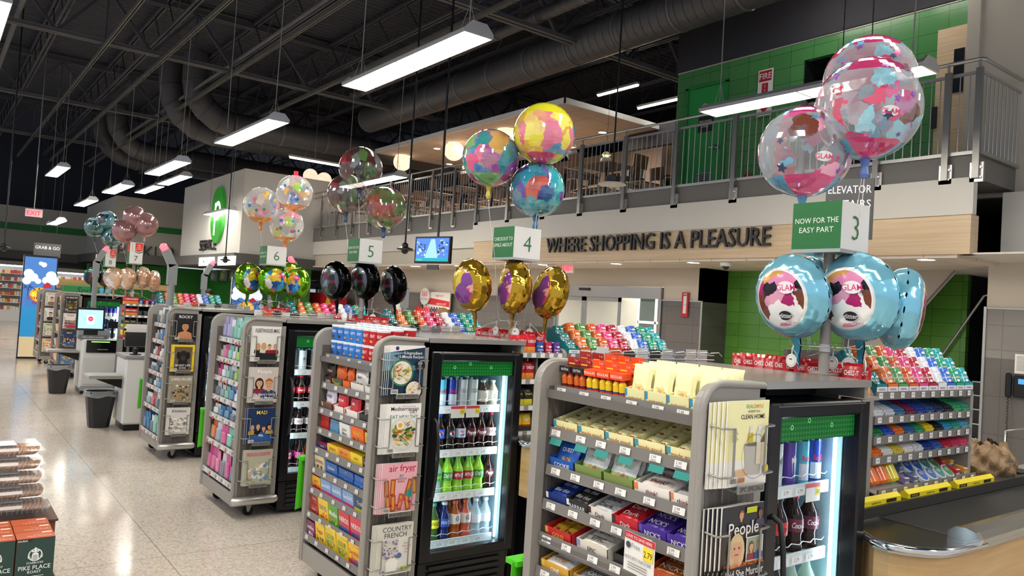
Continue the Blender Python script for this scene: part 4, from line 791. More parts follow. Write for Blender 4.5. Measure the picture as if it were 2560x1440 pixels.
COVERS = {
 3: [('clean', cv_clean, 'SPC SPECIALS', 'pale yellow magazine with a bucket of cleaning supplies on its cover'), ('people', cv_people, 'BHG SPECIALS', 'dark celebrity magazine with a long-haired blonde portrait on its cover')],
 4: [('recipes', cv_recipes, 'SPC SPECIALS', 'blue recipe magazine with pasta bowls on its cover'), ('med', cv_med, 'TISP SPECIALS', 'white diet magazine with a salad plate and egg on its cover'), ('air', cv_air, 'BHG SPECIALS', 'pink recipe magazine with toast slices on its cover'), ('french', cv_french, 'MEREDITH SPECIALS', 'cream decorating magazine with lilac flowers in a jug')],
 5: [('mac', cv_generic('FLEETWOOD MAC', '#e9e6e2', '#1a1a1a', ['#232323', '#8a1f2a', '#d9d4ca'], seed=3), 'SPC SPECIALS', 'white music magazine with a group portrait on its cover'), ('people2', cv_generic('People', '#cfc6c0', '#ffffff', ['#8a2f4a', '#2f3f5f'], 'Why Harry’s Going', '#ffffff', art='two', sub2='Without Meghan'), 'People', 'celebrity magazine with a couple on its cover'),
     ('mad', cv_generic('MAD', '#20365f', '#f0d13a', ['#2f5a9a', '#caa43a', '#1a1a1a'], '90s', '#ffffff', seed=5), 'BHG SPECIALS', 'dark blue humour magazine with yellow title'), ('fcountry', cv_generic('FRENCH|COUNTRY'.replace('|', ' '), '#b9b8a2', '#d9337a', ['#e9e6da', '#8fa36a', '#c9b9a0', '#6f8fb5', '#f2f0ea'], 'Warm', '#ffffff', art='x', seed=7), 'CENTENNIAL MEDIA', 'sage decorating magazine with pink title')],
 6: [('rocky', cv_generic('ROCKY', '#1a1a1c', '#ffffff', ['#1c1210', '#c98a64', '#c98a64'], art='one'), 'SPC SPECIALS', 'black film magazine with a dark-haired boxer portrait'), ('dogs', cv_generic('', '#f3cf1d', '#ffffff', ['#222222'], 'SECRET LIFE', '#ffffff', art='dog', sub2='DOGS'), 'TISP SPECIALS', 'yellow-bordered magazine with a black dog'),
     ('less', cv_generic('LIVING ON LESS', '#a59a84', '#ffffff', ['#6f7a4a', '#b5835a', '#e9e2d0', '#5a4632'], art='x', seed=11), 'BHG SPECIALS', 'country living magazine with a garden table scene'), ('kitch', cv_generic('Kitchens', '#dedbd6', '#3a3f7a', ['#c9c3b9', '#8a7a66', '#f2f0ea', '#a09a92'], art='x', seed=12), 'MEREDITH SPECIALS', 'pale kitchen magazine with a white room')],
 8: [('hist', cv_generic('100 GREATEST', '#26221f', '#ffffff', ['#3f4a2a', '#8a5a3a', '#c9a94a'], art='x', seed=21), 'SPC', 'dark history magazine'), ('p70', cv_generic('People', '#e9e2dc', '#d02030', ['#c92a3f', '#e0a03a', '#3a6fa0'], '70s', '#2a6fb0', seed=22), 'TISP', 'white magazine with a nineteen seventies title'), ('mad2', cv_generic('MAD', '#20365f', '#f0d13a', ['#2f5a9a', '#caa43a', '#1a1a1a'], '90s', '#ffffff', seed=5), 'BHG', 'blue humour magazine'), ('ep', cv_generic('PARIS', '#3a7ac0', '#f0e03a', ['#c9a94a', '#e9d9a0', '#8a6a3a'], art='x', seed=23), 'MER', 'bright travel magazine')],
 9: [('m9a', cv_generic('TOP GUN', '#d9d4cc', '#c02030', ['#3a3f45', '#8a6a4a', '#c9a080'], art='one', seed=31), 'SPC', 'pale film magazine'), ('m9b', cv_generic('LIFE', '#e0ddd8', '#c02030', ['#1a1a1a', '#2a2a2a', '#c9a080'], art='one', seed=32), 'TISP', 'white portrait magazine'), ('m9c', cv_generic('GARDEN', '#c9d3b5', '#3a5a2a', ['#8fa36a', '#e9e6da', '#d98fa0'], art='x', seed=33), 'BHG', 'pale green garden magazine'), ('m9d', cv_generic('HOME', '#e8c39a', '#c0402a', ['#e9e6da', '#d98f5a', '#a0522a'], art='x', seed=34), 'MER', 'peach coloured home magazine')],
}

# ================================================================ end racks
def arc(cx, cy, r, a0, a1, n=6): return [(cx+r*math.cos(math.radians(a0+(a1-a0)*i/n)), cy+r*math.sin(math.radians(a0+(a1-a0)*i/n))) for i in range(n+1)]
SHELVES = {3: [1.318, 1.165, 1.03, .905, .785, .665, .54, .42, .3], 4: [1.268, 1.105, .96, .848, .735, .622, .51, .375, .25], 5: [1.238, 1.084, .938, .79, .65, .458, .235], 6: [1.238, 1.078, .922, .772, .632, .445, .205], 8: [1.22, .98, .74, .5, .26], 9: [1.2, .95, .7, .45, .22]}
TAGM = P('#eceae6'); REDM = P('#c9402f'); GRT = P('#2f8f86')
def shelf_y(z): return -.31+.005+.055*(z-.2)
def end_rack(n, XP, Y=2.12):
    L = {3: 'near end rack of snack bars and yellow cartons beside the lane three cooler', 4: 'end rack full of candy boxes beside the lane four cooler', 5: 'end rack of toothbrushes and small packs beside the lane five cooler', 6: 'end rack of hanging packs beside the lane six cooler', 8: 'far end rack behind the self checkout kiosk', 9: 'farthest wheeled end rack beside the beach picture display'}[n]
    t = thing('end_rack', L, 'rack', (XP, Y, 0)); W = .76; zt = 1.42; bz = .10
    for k, x in enumerate((-W, -.03)):
        prof = [(-.31, bz)] + arc(-.23, 1.34, .08, 180, 90) + [(0, zt), (0, bz)]
        b = MB(); b.prism([(p[0], p[1]) for p in prof], (x, 0, 0), (0, 1, 0), (0, 0, 1), .03, GRAY)
        inn = [(-.275, bz+.06)] + arc(-.225, 1.315, .05, 180, 90, 4) + [(-.035, 1.365), (-.035, bz+.06)]
        # proud rim round the outer face, laminate field and grey top field inside
        pts = [(x+.03 if k else x, p[0], p[1]) for p in prof]; b.tube([(pts[i][0], pts[i][1]+.008, pts[i][2]) for i in range(len(pts)-2)]+[(pts[-2][0], -.008, zt-.008)], .012, GRAY, 6)
        xx = x+.03 if k else x; f = b.face((xx, 0, 0), (0, 1, 0) if k else (0, -1, 0), (0, 0, 1)); sg = 1 if k else -1
        f.poly([(p[0]*sg, p[1]) for p in (inn if k else inn)][::1 if k else -1][::-1 if k else 1], LAMWALL); f.poly([(sg*p[0], p[1]) for p in ([(-.27, 1.25)]+arc(-.225, 1.315, .045, 180, 90, 4)+[(-.04, 1.36), (-.04, 1.25)])][::-1 if k else 1], GRAY)
        xi = x if k else x+.03; g = b.face((xi, 0, 0), (0, -1, 0) if k else (0, 1, 0), (0, 0, 1)); g.rect(*((.02, .27) if k else (-.27, -.02)), bz+.05, 1.33, LAMWALL)
        b.build('side_panel', t)
    b = MB(); b.box(-W+.03, -.03, -.018, -.003, bz, 1.40, LAMWALL); b.build('back_panel', t)
    b = MB(); b.box(-W, 0, -.03, 0, 1.375, zt+.002, GRAYL if 0 else GRAY); [b.cyl((-W+.07+.3*i, -.03, 1.398), .007, -.004, STEEL, 8, 'y') for i in range(3)]; b.build('top_rail', t)
    b = MB(); b.box(-W+.03, -.03, -.305, -.29, bz+.0, .19 if n > 4 else .2, GRAY); b.box(-W+.01, -.01, -.3, -.005, bz, bz+.02, GRAYD); b.build('base', t)
    if n in (5, 6): b = MB(); b.tube([(.012, -.30, bz+.035), (.022, -.29, bz+.035), (.022, -.02, bz+.035), (.012, -.01, bz+.035)], .032, STEEL, 12); b.build('bumper', t)
    for (x, y) in ((-.1, -.15), (-W+.12, -.2)):
        b = MB(); b.prism([(-.03, .105), (.03, .105), (.005, .03), (-.012, .03)], (x+.012, y, 0), (0, 1, 0), (0, 0, 1), .004, GRAYL); b.prism([(-.03, .105), (.03, .105), (.005, .03), (-.012, .03)], (x-.024, y, 0), (0, 1, 0), (0, 0, 1), .004, GRAYL); c = b.build('caster', t)
        w = MB(); w.cyl((x-.014, y-.004, .036), .036, .024, RUBBER, 16, 'x'); w.cyl((x-.016, y-.004, .036), .01, .03, STEEL, 8, 'x'); w.build('wheel', c)
    rd = random.Random(n)
    for i, z in enumerate(SHELVES[n]):
        y0 = shelf_y(z); wire = n in (5, 6, 9); b = MB()
        b.prism([(y0, z-.01), (-.02, z+.03), (-.02, z+.036), (y0, z-.004)], (-W+.035, 0, 0), (0, 1, 0), (0, 0, 1), W-.07, GRAYL if not wire else mat('#4a4a4c', .5)); sh = b.build('shelf', t)
        b = MB(); rl = mat('#77736f', .4) if n in (3, 4, 8) else P('#c9c7c2'); b.prism([(y0-.008, z-.022), (y0, z-.022), (y0, z+.016), (y0-.003, z+.016)], (-W+.035, 0, 0), (0, 1, 0), (0, 0, 1), W-.07, rl)
        nt = {3: 6, 4: 5}.get(n, 9); f = b.face((-W+.035, y0-.0085, z-.022), (1, 0, 0), Vector((0, .13, 1)))
        for q in range(nt):
            a = (W-.07)*(q+rd.uniform(.1, .3))/nt; f.rect(a, a+({3: .048, 4: .034}.get(n, .026)), .008, .03, TAGM if n < 5 or q % 2 else P('#8d9094')); f.text('2.99' if n < 5 else '3', a+.017 if n < 5 else a+.014, .018, .009, BLACK); [f.rect(a+.006, a+.03, .009+.004*e, .0105+.004*e, GRAYD) for e in range(2) if n < 5]
            if n > 4 and rd.random() < .4: b.add([(-W+.035+a, y0-.012, z-.03), (-W+.035+a+.03, y0-.012, z-.03), (-W+.035+a+.03, y0-.01, z-.008), (-W+.035+a, y0-.01, z-.008)], [(0, 1, 2, 3)], REDM)
            if n == 3 and i == 1: b.add([(-W+.035+a, y0-.016, z-.045), (-W+.035+a+.06, y0-.016, z-.045), (-W+.035+a+.065, y0-.01, z-.022), (-W+.035+a+.004, y0-.01, z-.022)], [(0, 1, 2, 3)], GRT)
        b.build('price_rail', sh)
        if n in (3, 4) and i in (0, 4): b = MB(); b.box(-W+.031, -.031, -.28, -.27, z-.03, z-.0, GRAYD); b.build('shelf_bracket', sh)
    # wire magazine pockets on the side towards the lane
    zs = {3: (1.24, .935), 4: (1.25, .96, .665, .37), 5: (1.235, .94, .65, .355), 6: (1.235, .94, .65, .355), 8: (1.235, .94, .65, .355), 9: (1.235, .94, .65, .355)}[n]
    mz = {3: (1.117, .81), 4: (1.13, .837, .54, .235)}.get(n, (1.12, .83, .54, .245))
    cv = COVERS[n]
    for i, c in enumerate(cv):
        zb = mz[i]; b = MB()
        for zz in (zb+.045, zb+.185):
            for yy, s_ in ((-.285, 1), (-.035, -1)): b.tube([(.004, yy, zz), (.06, yy, zz-.004), (.066, yy+.05*s_, zz-.004)], .0035, WIRE, 6)
        for yy in (-.235, -.085): b.tube([(.066, yy, zb+.041), (.066, yy, zb+.181)], .0035, WIRE, 6)
        b.tube([(.004, -.2, zb-.004), (.05, -.2, zb-.008), (.066, -.2, zb+.01)], .003, WIRE, 6); b.tube([(.004, -.12, zb-.004), (.05, -.12, zb-.008), (.066, -.12, zb+.01)], .003, WIRE, 6)
        [b.tube([(.006, yy, zb-.05), (.006, yy, zb+.2)], .002, WIRE, 5) for yy in (-.2, -.12)]
        p = b.build('magazine_pocket', t)
        q = MB(); q.bbox(.064, .072, -.215, -.085, zb-.012, zb+.016, mat('#8b8984', .35, .4), .003); q.face((.072, -.215, zb-.012), (0, 1, 0), (0, 0, 1)).text(c[2], .065, .008, .013, mat('#33322f'), .115, bold=.01); q.build('nameplate', p)
        k = {3: 5, 4: 4}.get(n, 2)
        for j in range(k):
            last = j == k-1; e = .044*(j+1)/k
            put('magazine', mag((c[0],), c[1]), (c[3] if last else c[3].split(' with ')[0]+' stacked behind its front copy') + ', lane %s rack' % NUM[n], 'magazine', (XP+.008+e, Y-.155-({3: .009}.get(n, .005)*(k-1-j)), zb+.002*j), PI/2, None if last else '%s stack, lane %s rack' % (c[0], NUM[n]))
    return t
def row(n, XP, shelf, items, Y=2.12, tilt=.12):
    """items: (parts, name, description, category, width, deep, stack) laid from the far post towards the magazines"""
    z = SHELVES[n][shelf]; W = .68; tot = sum(i[4] for i in items); x = XP-.76+.04; gap = (W-tot)/max(1, len(items)); m_ = len(items)
    for k, (pt, nm, ds, cat, w, deep, st, dep, h) in enumerate(items):
        cx = x+(w+gap)/2; x += w+gap
        pos = '%s from the magazines, %s shelf, lane %s' % (ORD[m_-k], ORD[shelf+1], NUM[n])
        for d in range(deep):
            for s_ in range(st):
                y = Y+shelf_y(z)+.012+dep/2+d*(dep+.004); put(nm, pt, '%s, %s' % (ds, pos) if d == 0 and s_ == 0 else '%s, %s, %s' % (ds, 'upper' if s_ else 'behind', pos), cat, (cx+random.uniform(-.001, .001), y, z-.002+(y-Y-shelf_y(z))*.14+s_*(h+.001)+.001), random.uniform(-.02, .02), 'lane %s shelf %s column %s %s' % (NUM[n], ORD[shelf+1], ORD[k+1], 'upper' if s_ else 'behind') if (d or s_) else None, tilt if False else .13)
def trays(n, XP, shelf, specs, Y=2.12):
    """specs: (tray colour, text, text colour, accent, item colour, item text, item text colour, item kind, width, tray description, item description)"""
    z = SHELVES[n][shelf]; tot = sum(q[8] for q in specs); x = XP-.76+.04; gap = (.68-tot)/len(specs); m_ = len(specs)
    for k, (tc_, tx, tt, ac, ic, it, itc, kind, w, td, idd) in enumerate(specs):
        cx = x+(w+gap)/2; x += w+gap; d = .2; y0 = Y+shelf_y(z)+.008; pos = '%s from the magazines, %s shelf, lane %s' % (ORD[m_-k], ORD[shelf+1], NUM[n])
        hh = .045 if kind != 'stand' else .05; put('display_carton', tray(w, d, hh, tc_, tx, tt, ac), '%s, %s' % (td, pos), 'carton', (cx, y0+d/2, z+.012), 0, None, .14)
        R = Matrix.Rotation(.14, 4, 'X'); base = Vector((cx, y0+d/2, z+.012)); g = 'items in the %s' % pos
        def put_in(px, py, pz, rx, parts, i):
            q = base + R @ Vector((px, py, pz)); put('snack_pack', parts, '%s in the carton %s' % (idd, pos), 'snack', q, random.uniform(-.06, .06), g, rx+.14)
        if kind == 'bars':
            for i in range(4): put_in(random.uniform(-.004, .004), -.092+.045*i, .036+.007*i, -PI/2+.22, pillow(w*.88, .05, .02, ic, it.split('|')[0], itc), i)
        elif kind == 'bags':
            for i in range(3):
                for j in (-1, 1): put_in(j*w*.22, -.092+.06*i, .02+.012*i, -PI/2+.3, pillow(w*.42, .07, .02, ic, it, itc, art=('#b5402f', '#7a4a2a')), i)
        elif kind == 'lean':
            for i in range(6): put_in(random.uniform(-.006, .006), -.088+.026*i, .008, -.5, pillow(w*.9, .10, .016, ic, it, itc, '#8fb05a' if ic == '#dfe2e4' else None, ('#b98a5a', '#8a5a30')), i)
        elif kind == 'stand':
            for i in range(3): put_in(random.uniform(-.004, .004), -.075+.05*i, .004, -.12, pillow(w*.92, .115, .03, ic, it, itc, art=('#c94a4a', '#e0b35a') if i == 0 else None), i)
LANES = {3: -1.44, 4: -3.47, 5: -5.47, 6: -7.62, 8: -14.6, 9: -17.1}
for n, XP in LANES.items(): end_rack(n, XP)
# ---- lane three rack
X3 = LANES[3]; YEL = '#efe9b0'
def energy(c, tab, tx, body):
    def fn():
        b = MB(); b.box(-.03, .03, .02, .022, .0, .115, P(c)); b.box(-.03, .03, -.022, .022, .062, .084, P(tab)); f = b.face((-.03, -.022, .062), (1, 0, 0), (0, 0, 1)); f.text(tx, .03, .007, .009, WHITE, .054, bold=.02); g = b.face((-.03, .02, 0), (1, 0, 0), (0, 0, 1)); g.text('2 ct', .046, .1, .008, WHITE).rect(.008, .04, .088, .093, P('#ffd23a')); r = [('card', b.mesh(), [])]
        for s_ in (-1, 1):
            q = MB(); q.lathe([(.012, 0), (.0135, .003), (.0135, .014, P('#1f3f8a') if tab != '#1b1518' else P('#4a1410')), (.0135, .02, P(body)), (.0135, .045), (.009, .054, P('#b51f1f')), (.009, .062), (.001, .063)], P(c), (s_*.0145, -.006, 0), 12); r.append(('bottle', q.mesh(), []))
        return r
    return tpl(('energy', c, tab), fn)
en = [(energy('#a8231c', '#1b1518', 'EXTRA', '#d9681f'), 'dark red twin pack of energy shots')]*2+[(energy('#e8501c', '#f0501c', 'REGULAR', '#f2c81e'), 'orange twin pack of energy shots')]*3
z = SHELVES[3][0]
for k, (pt, ds) in enumerate(en):
    for d in range(2): put('energy_shot_pack', pt, ds+(', %s from the far post, top shelf, lane three' % ORD[k+1] if d == 0 else ', back row, %s from the far post, lane three' % ORD[k+1]), 'energy shots', (X3-.685+.066*k, 2.12+shelf_y(z)+.035+.06*d, z+.006+.02*d), 0, None, .1)
for k in range(4):
    cx = X3-.335+.092*k; y0 = 2.12+shelf_y(z)+.012; pos = '%s from the magazine side, lane three top shelf' % ORD[4-k]
    put('display_carton', tray(.09, .16, .05, YEL, 'made good', '#c97a3a', '#3a9ac0', 1.3, .009), 'pale yellow pouch carton, '+pos, 'carton', (cx, y0+.08, z+.004), 0, None, .1)
    for i in range(4): put('snack_pouch', pillow(.086, .115, .03, '#efe9b4', '', '#c97a3a', None, ('#e8d28a', '#d9a05a')), 'pale yellow pouch in the carton '+pos, 'pouch', (cx+random.uniform(-.003, .003), y0+.022+.036*i, z+.014+.004*i), random.uniform(-.06, .06), 'pouches in the carton '+pos, -.12)
trays(3, X3, 1, [(YEL, 'made good', '#c97a3a', '#3aa0c0', '#ddd6a0', '', '#c97a3a', 'bags', .132, 'pale yellow open carton with printed flaps', 'small foil snack bag')]*5)
trays(3, X3, 2, [('#1b5ab5', 'COOKIE', '#ffffff', None, '#1f62bd', 'QUEST', '#ffffff', 'lean', .13, 'blue cookie display carton', 'blue cookie pack'), ('#7a8f4a', '', '#ffffff', None, '#dfe2e4', 'PLANT BASED', '#7fa04a', 'lean', .14, 'green-edged display carton', 'silvery cookie pouch leaning forward'), ('#7a8f4a', '', '#ffffff', None, '#dfe2e4', 'PLANT BASED', '#7fa04a', 'lean', .14, 'green-edged display carton', 'silvery cookie pouch leaning forward'),
              ('#efeae2', 'think!', '#7a1f2a', '#e8834a', '#e9ded6', 'think!', '#7a1f2a', 'bars', .15, 'white display carton with dark red word', 'white wrapped protein bar'), ('#efeae2', 'think!', '#7a1f2a', '#e8834a', '#c9c4c4', 'think!', '#333333', 'bars', .1, 'white display carton beside the rack post', 'grey wrapped protein bar')])
trays(3, X3, 3, [('#16307a', 'BARBAR', '#16307a', '#e9ecf2', '#1a3a8f', 'like this|like this', '#dfe6f2', 'bars', .11, 'navy blue chocolate bar carton', 'navy blue bar'), ('#2a2a2c', 'BARBAR', '#e9ecf2', '#e9ecf2', '#232325', 'like that|like that', '#e9e9e9', 'bars', .11, 'charcoal chocolate bar carton', 'black bar'), ('#e4ddd6', 'Dark', '#2a2022', '#3a1f22', '#bdbdbf', 'Dark', '#3a3a3c', 'bars', .115, 'cream and brown bar carton', 'silver wrapped bar'),
              ('#c3182a', 'Dark', '#f2e6e2', '#3a1f22', '#b31a2a', 'Dark', '#f2e6e2', 'bars', .115, 'bright red bar carton', 'red wrapped bar'), ('#4a2f9a', "N!CK'S", '#ffffff', '#5f45b0', '#3f2a85', "N!CK'S", '#e6e0f5', 'bars', .115, 'purple keto bar carton', 'purple wrapped bar'), ('#4a2f9a', "N!CK'S", '#ffffff', '#5f45b0', '#3f2a85', "N!CK'S", '#e6e0f5', 'bars', .1, 'purple keto bar carton touching the post', 'purple wrapped bar')])
trays(3, X3, 4, [('#c01f24', 'GOLD', '#e8c04a', '#d9a53a', '#c99a2f', '', '#ffffff', 'bags', .14, 'red and gold candy carton', 'gold foil candy pack'), ('#ded8cb', 'EPIC', '#3f3a36', '#7f93c0', '#d4cfc3', 'EPIC', '#3f3a36', 'bars', .15, 'cream meat bar carton', 'cream wrapped meat bar'), ('#2a2a2c', '', '#ffffff', None, '#3f4f50', '', '#ffffff', 'none', .12, 'nearly empty black wire tray', 'x'), ('#d9552a', "N!CK'S", '#ffffff', '#e8834a', '#a0561f', "N!CK'S", '#f2e6d2', 'bars', .15, 'orange keto bar carton', 'brown wrapped bar')])
trays(3, X3, 5, [('#d9a53a', 'ONE', '#ffffff', '#e8c04a', '#e4e2df', 'ONE', '#d99a2f', 'bars', .15, 'golden yellow bar carton', 'white wrapped bar'), ('#c9993a', 'ONE', '#ffffff', '#7a7a7c', '#8a8a8c', 'ONE', '#f2f2f2', 'bars', .15, 'mustard bar carton', 'grey wrapped bar'), ('#2f2f31', '', '#ffffff', None, '#3f4f50', '', '#ffffff', 'none', .13, 'empty dark tray', 'x'), ('#d9552a', 'KETO', '#ffffff', None, '#a0561f', 'KETO', '#f2e6d2', 'bars', .15, 'orange bar carton', 'brown wrapped bar')])
b = MB(); b.prism([(0, 0), (.125, 0), (.125, .12), (0, .12)], (X3-.255, 1.795, .815), (1, 0, -.06), (.0, 0, 1), .001, WHITE); f = b.face((X3-.255, 1.793, .815), Vector((1, 0, -.06)), (0, 0, 1)); f.rect(0, .125, .1, .12, P('#c9303a')).text('LOVE TO SAVE HERE.', .062, .105, .009, WHITE, .11, bold=.02).rect(.08, .12, .055, .096, P('#f0d83a')).text('2.79', .1, .065, .018, BLACK, .034).disc(.018, .082, .01, P('#3f4a55')).text('Free', .05, .077, .014, P('#7a7f8a')).text("NICK'S KETO SNACK BAR", .06, .04, .01, P('#55585f'), .11)
for i in range(3): f.rect(.02, .1, .028-.008*i, .031-.008*i, GRAY)
tag(b.build('shelf_talker'), 'white and red save price card hanging on the fifth shelf rail of lane three', 'price card')

# ---- lane four rack
X4 = LANES[4]; z = SHELVES[4][0]
cps = [('#2a6fc4', 'OREO', '#ffffff', ('#2a2422', '#3a4a9a'), 'blue mini sandwich cookie cup')]*2+[('#2f7fd4', 'AHOY!', '#ffffff', ('#c98a4a', '#8a5a2a'), 'light blue chocolate chip cookie cup')]*3+[('#c0202c', 'CHEEZ-IT', '#ffffff', ('#e8953a', '#f2b04a'), 'red cheese cracker cup')]*3
for k, (c, tx, tc_, art, ds) in enumerate(cps):
    for tier in range(2):
        for d in range(3):
            w = ('lower', 'upper')[tier]; put('snack_cup', cup(c, tx, tc_, art), '%s, %s from magazines, %s tier, %s, lane four' % (ds, ORD[8-k], w, ('front', 'second row', 'back')[d]), 'cup', (X4-.675+.079*k, 2.12+shelf_y(z)+.042+.077*d, z+.006+.089*tier+.008*d), 0)
def C(col, tx, ds, w=.11, h=.08, d=.1, tc='#ffffff', acc=None, deep=2, st=1, art=None): return (carton(w, d, h, col, tx, tc, acc, art=art), 'candy_box', ds, 'candy box', w, deep, st, d, h)
trays(4, X4, 1, [('#2f241f', 'DARK', '#e9e2d6', None, '#3a2c26', 'organic', '#e9e2d6', 'stand', .1, 'dark brown chocolate carton', 'dark brown chocolate pack'), ('#2f5a3a', "Reese's", '#f2c81e', '#e8651c', '#e8651c', 'thins', '#f2c81e', 'stand', .13, 'green and orange candy carton', 'orange candy pouch'), ('#e8651c', '', '#f2c81e', None, '#e8651c', 'thins', '#f2c81e', 'stand', .09, 'small orange candy carton', 'orange candy pouch'),
              ('#dcdad6', '', '#555555', None, '#e4e2de', 'Bark', '#2a2a2a', 'stand', .16, 'white pouch carton', 'white and black pouch'), ('#dcdad6', '', '#555555', None, '#e6dcd2', 'thins', '#b5763f', 'stand', .16, 'white carton beside the post', 'white and caramel pouch')])
trays(4, X4, 2, [('#6a4a3a', '', '#ffffff', '#d9cbb0', '#e2dcea', 'YORK', '#3f2f8a', 'stand', .14, 'brown striped carton', 'white and violet candy bag'), ('#efe9e2', '', '#ffffff', '#c92a3a', '#cf2434', 'kit kat', '#ffffff', 'stand', .13, 'white and red striped carton', 'red candy bag'), ('#efe9e2', '', '#ffffff', '#c92a3a', '#c01f30', 'rolo', '#ffffff', 'stand', .15, 'cream striped carton', 'red and cream candy bag'), ('#2a2a2c', '', '#ffffff', None, '#ddd9d8', 'Hershey', '#5a2a22', 'stand', .18, 'black carton beside the post', 'white candy bag')])
row(4, X4, 3, [C('#b8241f', '', 'stack of thin bright red bars', .11, .012, .13, st=7, deep=1), C('#5a93b8', '', 'stack of thin light blue bars', .11, .012, .13, st=6, deep=1), C('#e6e8e4', 'Junior|Mints', 'white mint candy box', .13, .08, .1, '#2a6a3a'), C('#e8651c', "REESE'S", 'orange peanut butter candy box', .14, .085, .1, '#f2c81e', art=('#c98a4a', '#8a5a2a')), C('#e8c81e', 'Butter|finger', 'yellow and blue candy box', .09, .075, .1, '#2a4fb0', '#2a4fb0')])
row(4, X4, 4, [C('#3a2a6a', 'CRUNCH', 'violet and red candy box', .14, .04, .12, '#e9e2e6', '#b5203a'), C('#f0c21e', 'RAISINETS', 'sunny yellow candy box', .14, .055, .12, '#8a3f1a', art=('#e9d9a0', '#f2e6c2')), C('#e8962f', 'MILK DUDS', 'orange caramel candy box', .15, .06, .12, '#8a2f1a'), C('#f0cf1e', "m&m's", 'bright yellow candy box', .14, .06, .12, '#3f2a1f'), C('#4a342a', "m&m's", 'brown candy box', .1, .06, .12, '#ffffff')])
row(4, X4, 5, [C('#d9cfae', 'WHOPPERS', 'tan malted milk candy box', .13, .085, .12, '#a0301f', art=('#5a3a2a', '#8a5a3a')), C('#1f5fb0', 'Goobers', 'dark blue peanut candy box', .15, .075, .12, '#f2ead2'), C('#1f5aa8', 'CRISP', 'blue wafer box', .18, .035, .13, '#d9a94a', st=2), C('#1f63b8', 'CRISP', 'blue wafer box near the post', .16, .035, .13, '#d9a94a', st=2)])
row(4, X4, 6, [C('#e8b01e', 'HOT|TAMALES', 'yellow and red cinnamon candy box', .11, .08, .1, '#c0201f', '#c92a1f'), C('#7aa3d4', 'SweeTARTS', 'pink and blue tart candy box', .13, .085, .1, '#ffffff', '#d94a8a'), C('#7aa3d4', 'SweeTARTS', 'pink and blue tart candy box', .13, .085, .1, '#ffffff', '#d94a8a'), C('#7aa3d4', 'SweeTARTS', 'pink and blue tart candy box', .13, .085, .1, '#ffffff', '#d94a8a'), C('#1f3f5f', 'Trolli', 'dark blue gummy candy box', .13, .09, .1, '#f2d9d2', '#c9d23a')])
row(4, X4, 7, [C('#a82f2a', 'Boston', 'brick red bean candy box', .12, .055, .09, '#f2e2d2', st=2), C('#f0cb1e', 'DOTS', 'yellow gumdrop box', .13, .115, .09, '#3f5aa8', art=('#d92a2a', '#2a9a3a', '#e8832a')), C('#4aa02a', 'Mike&Ike', 'green fruit candy box', .12, .115, .09, '#ffffff', art=('#e8d23a', '#e8652a')), C('#c9283a', 'NERDS', 'red and blue candy box', .13, .115, .09, '#ffffff', '#2f4fa8'), C('#d42a45', 'NERDS', 'rose red candy box by the post', .14, .115, .09, '#ffffff', '#c92a3a', art=('#2f4fa8',))])
row(4, X4, 8, [C('#7a1f55', 'Good&Plenty', 'plum licorice box', .11, .09, .09, '#ffffff', art=('#ffffff', '#e86aa0')), C('#f0cb1e', 'Sugar', 'yellow caramel box', .12, .11, .09, '#b5402a', art=('#8a4a2a',)), C('#eccb22', 'SOUR|PATCH', 'yellow sour candy box', .13, .12, .09, '#2f7a2a', art=('#4aa02a', '#e8832a', '#d92a2a')), C('#eccb22', 'SOUR|PATCH', 'yellow sour candy box', .13, .12, .09, '#2f7a2a', art=('#4aa02a', '#e8832a', '#d92a2a')), C('#f0c41e', 'Swedish|Fish', 'yellow and red gummy box', .12, .115, .09, '#c9202a', '#d42a45', art=('#2f6fc0',))])

# ---- lanes five, six, nine: hanging packs on pegs
def pegs(n, XP, shelf, kinds, h, deep=2):
    z = SHELVES[n][shelf]; m_ = len(kinds); sp = .67/m_
    for k, (c, it, tx, ds) in enumerate(kinds):
        for d in range(deep):
            y = 2.12+shelf_y(z)+.03+.05*d; pos = '%s from the magazines, %s shelf, lane %s' % (ORD[m_-k], ORD[shelf+1], NUM[n])
            put('hanging_pack', blister(sp*.86, h*random.choice((.8, .9, 1.)), c, c if c != '#dfe4e8' else random.choice(('#8fa5b5', '#c9b5a5', '#5f6f80', '#e0e4e8')),  '#ffffff', tx, .022, c), ds+(', ' if d == 0 else ' at the back, ')+pos, 'pack', (XP-.76+.045+sp*(k+.5)+random.uniform(-.003, .003), y, z+.004+.1*d*.14), random.uniform(-.1, .1), 'packs '+pos if d else None, random.uniform(-.08, .02))
LILA, TEAL, GRN, VIO, PNK, WHT, ORA, BLU = ('#a9a2d4', '#f2f2f6', '', 'lilac pack'), ('#7fc9b8', '#e9f6f2', '', 'mint green pack'), ('#a8d84a', '#f2f8e2', '', 'lime green pack'), ('#5f3f9a', '#e2d9f2', '', 'violet pack'), ('#d94a95', '#f7c9de', '', 'pink pack'), ('#dfe4e8', '#b9c6cf', '', 'clear white pack'), ('#e8803a', '#f7dcc2', '', 'orange pack'), ('#2f7fb5', '#cfe6f2', '', 'blue pack')
DGR, RED = ('#2f4f5f', '#8fb0b8', '', 'dark blue pack'), ('#c93a3a', '#f2d2d2', '', 'red pack')
X5, X6 = LANES[5], LANES[6]
pegs(5, X5, 0, [LILA, LILA, WHT, TEAL, TEAL, GRN, VIO, VIO], .165); pegs(5, X5, 1, [WHT, PNK, TEAL, WHT, GRN, BLU, VIO], .12); pegs(5, X5, 2, [PNK, WHT, TEAL, WHT, GRN, BLU, VIO], .12); pegs(5, X5, 3, [WHT, WHT, TEAL, BLU, WHT, ORA], .12)
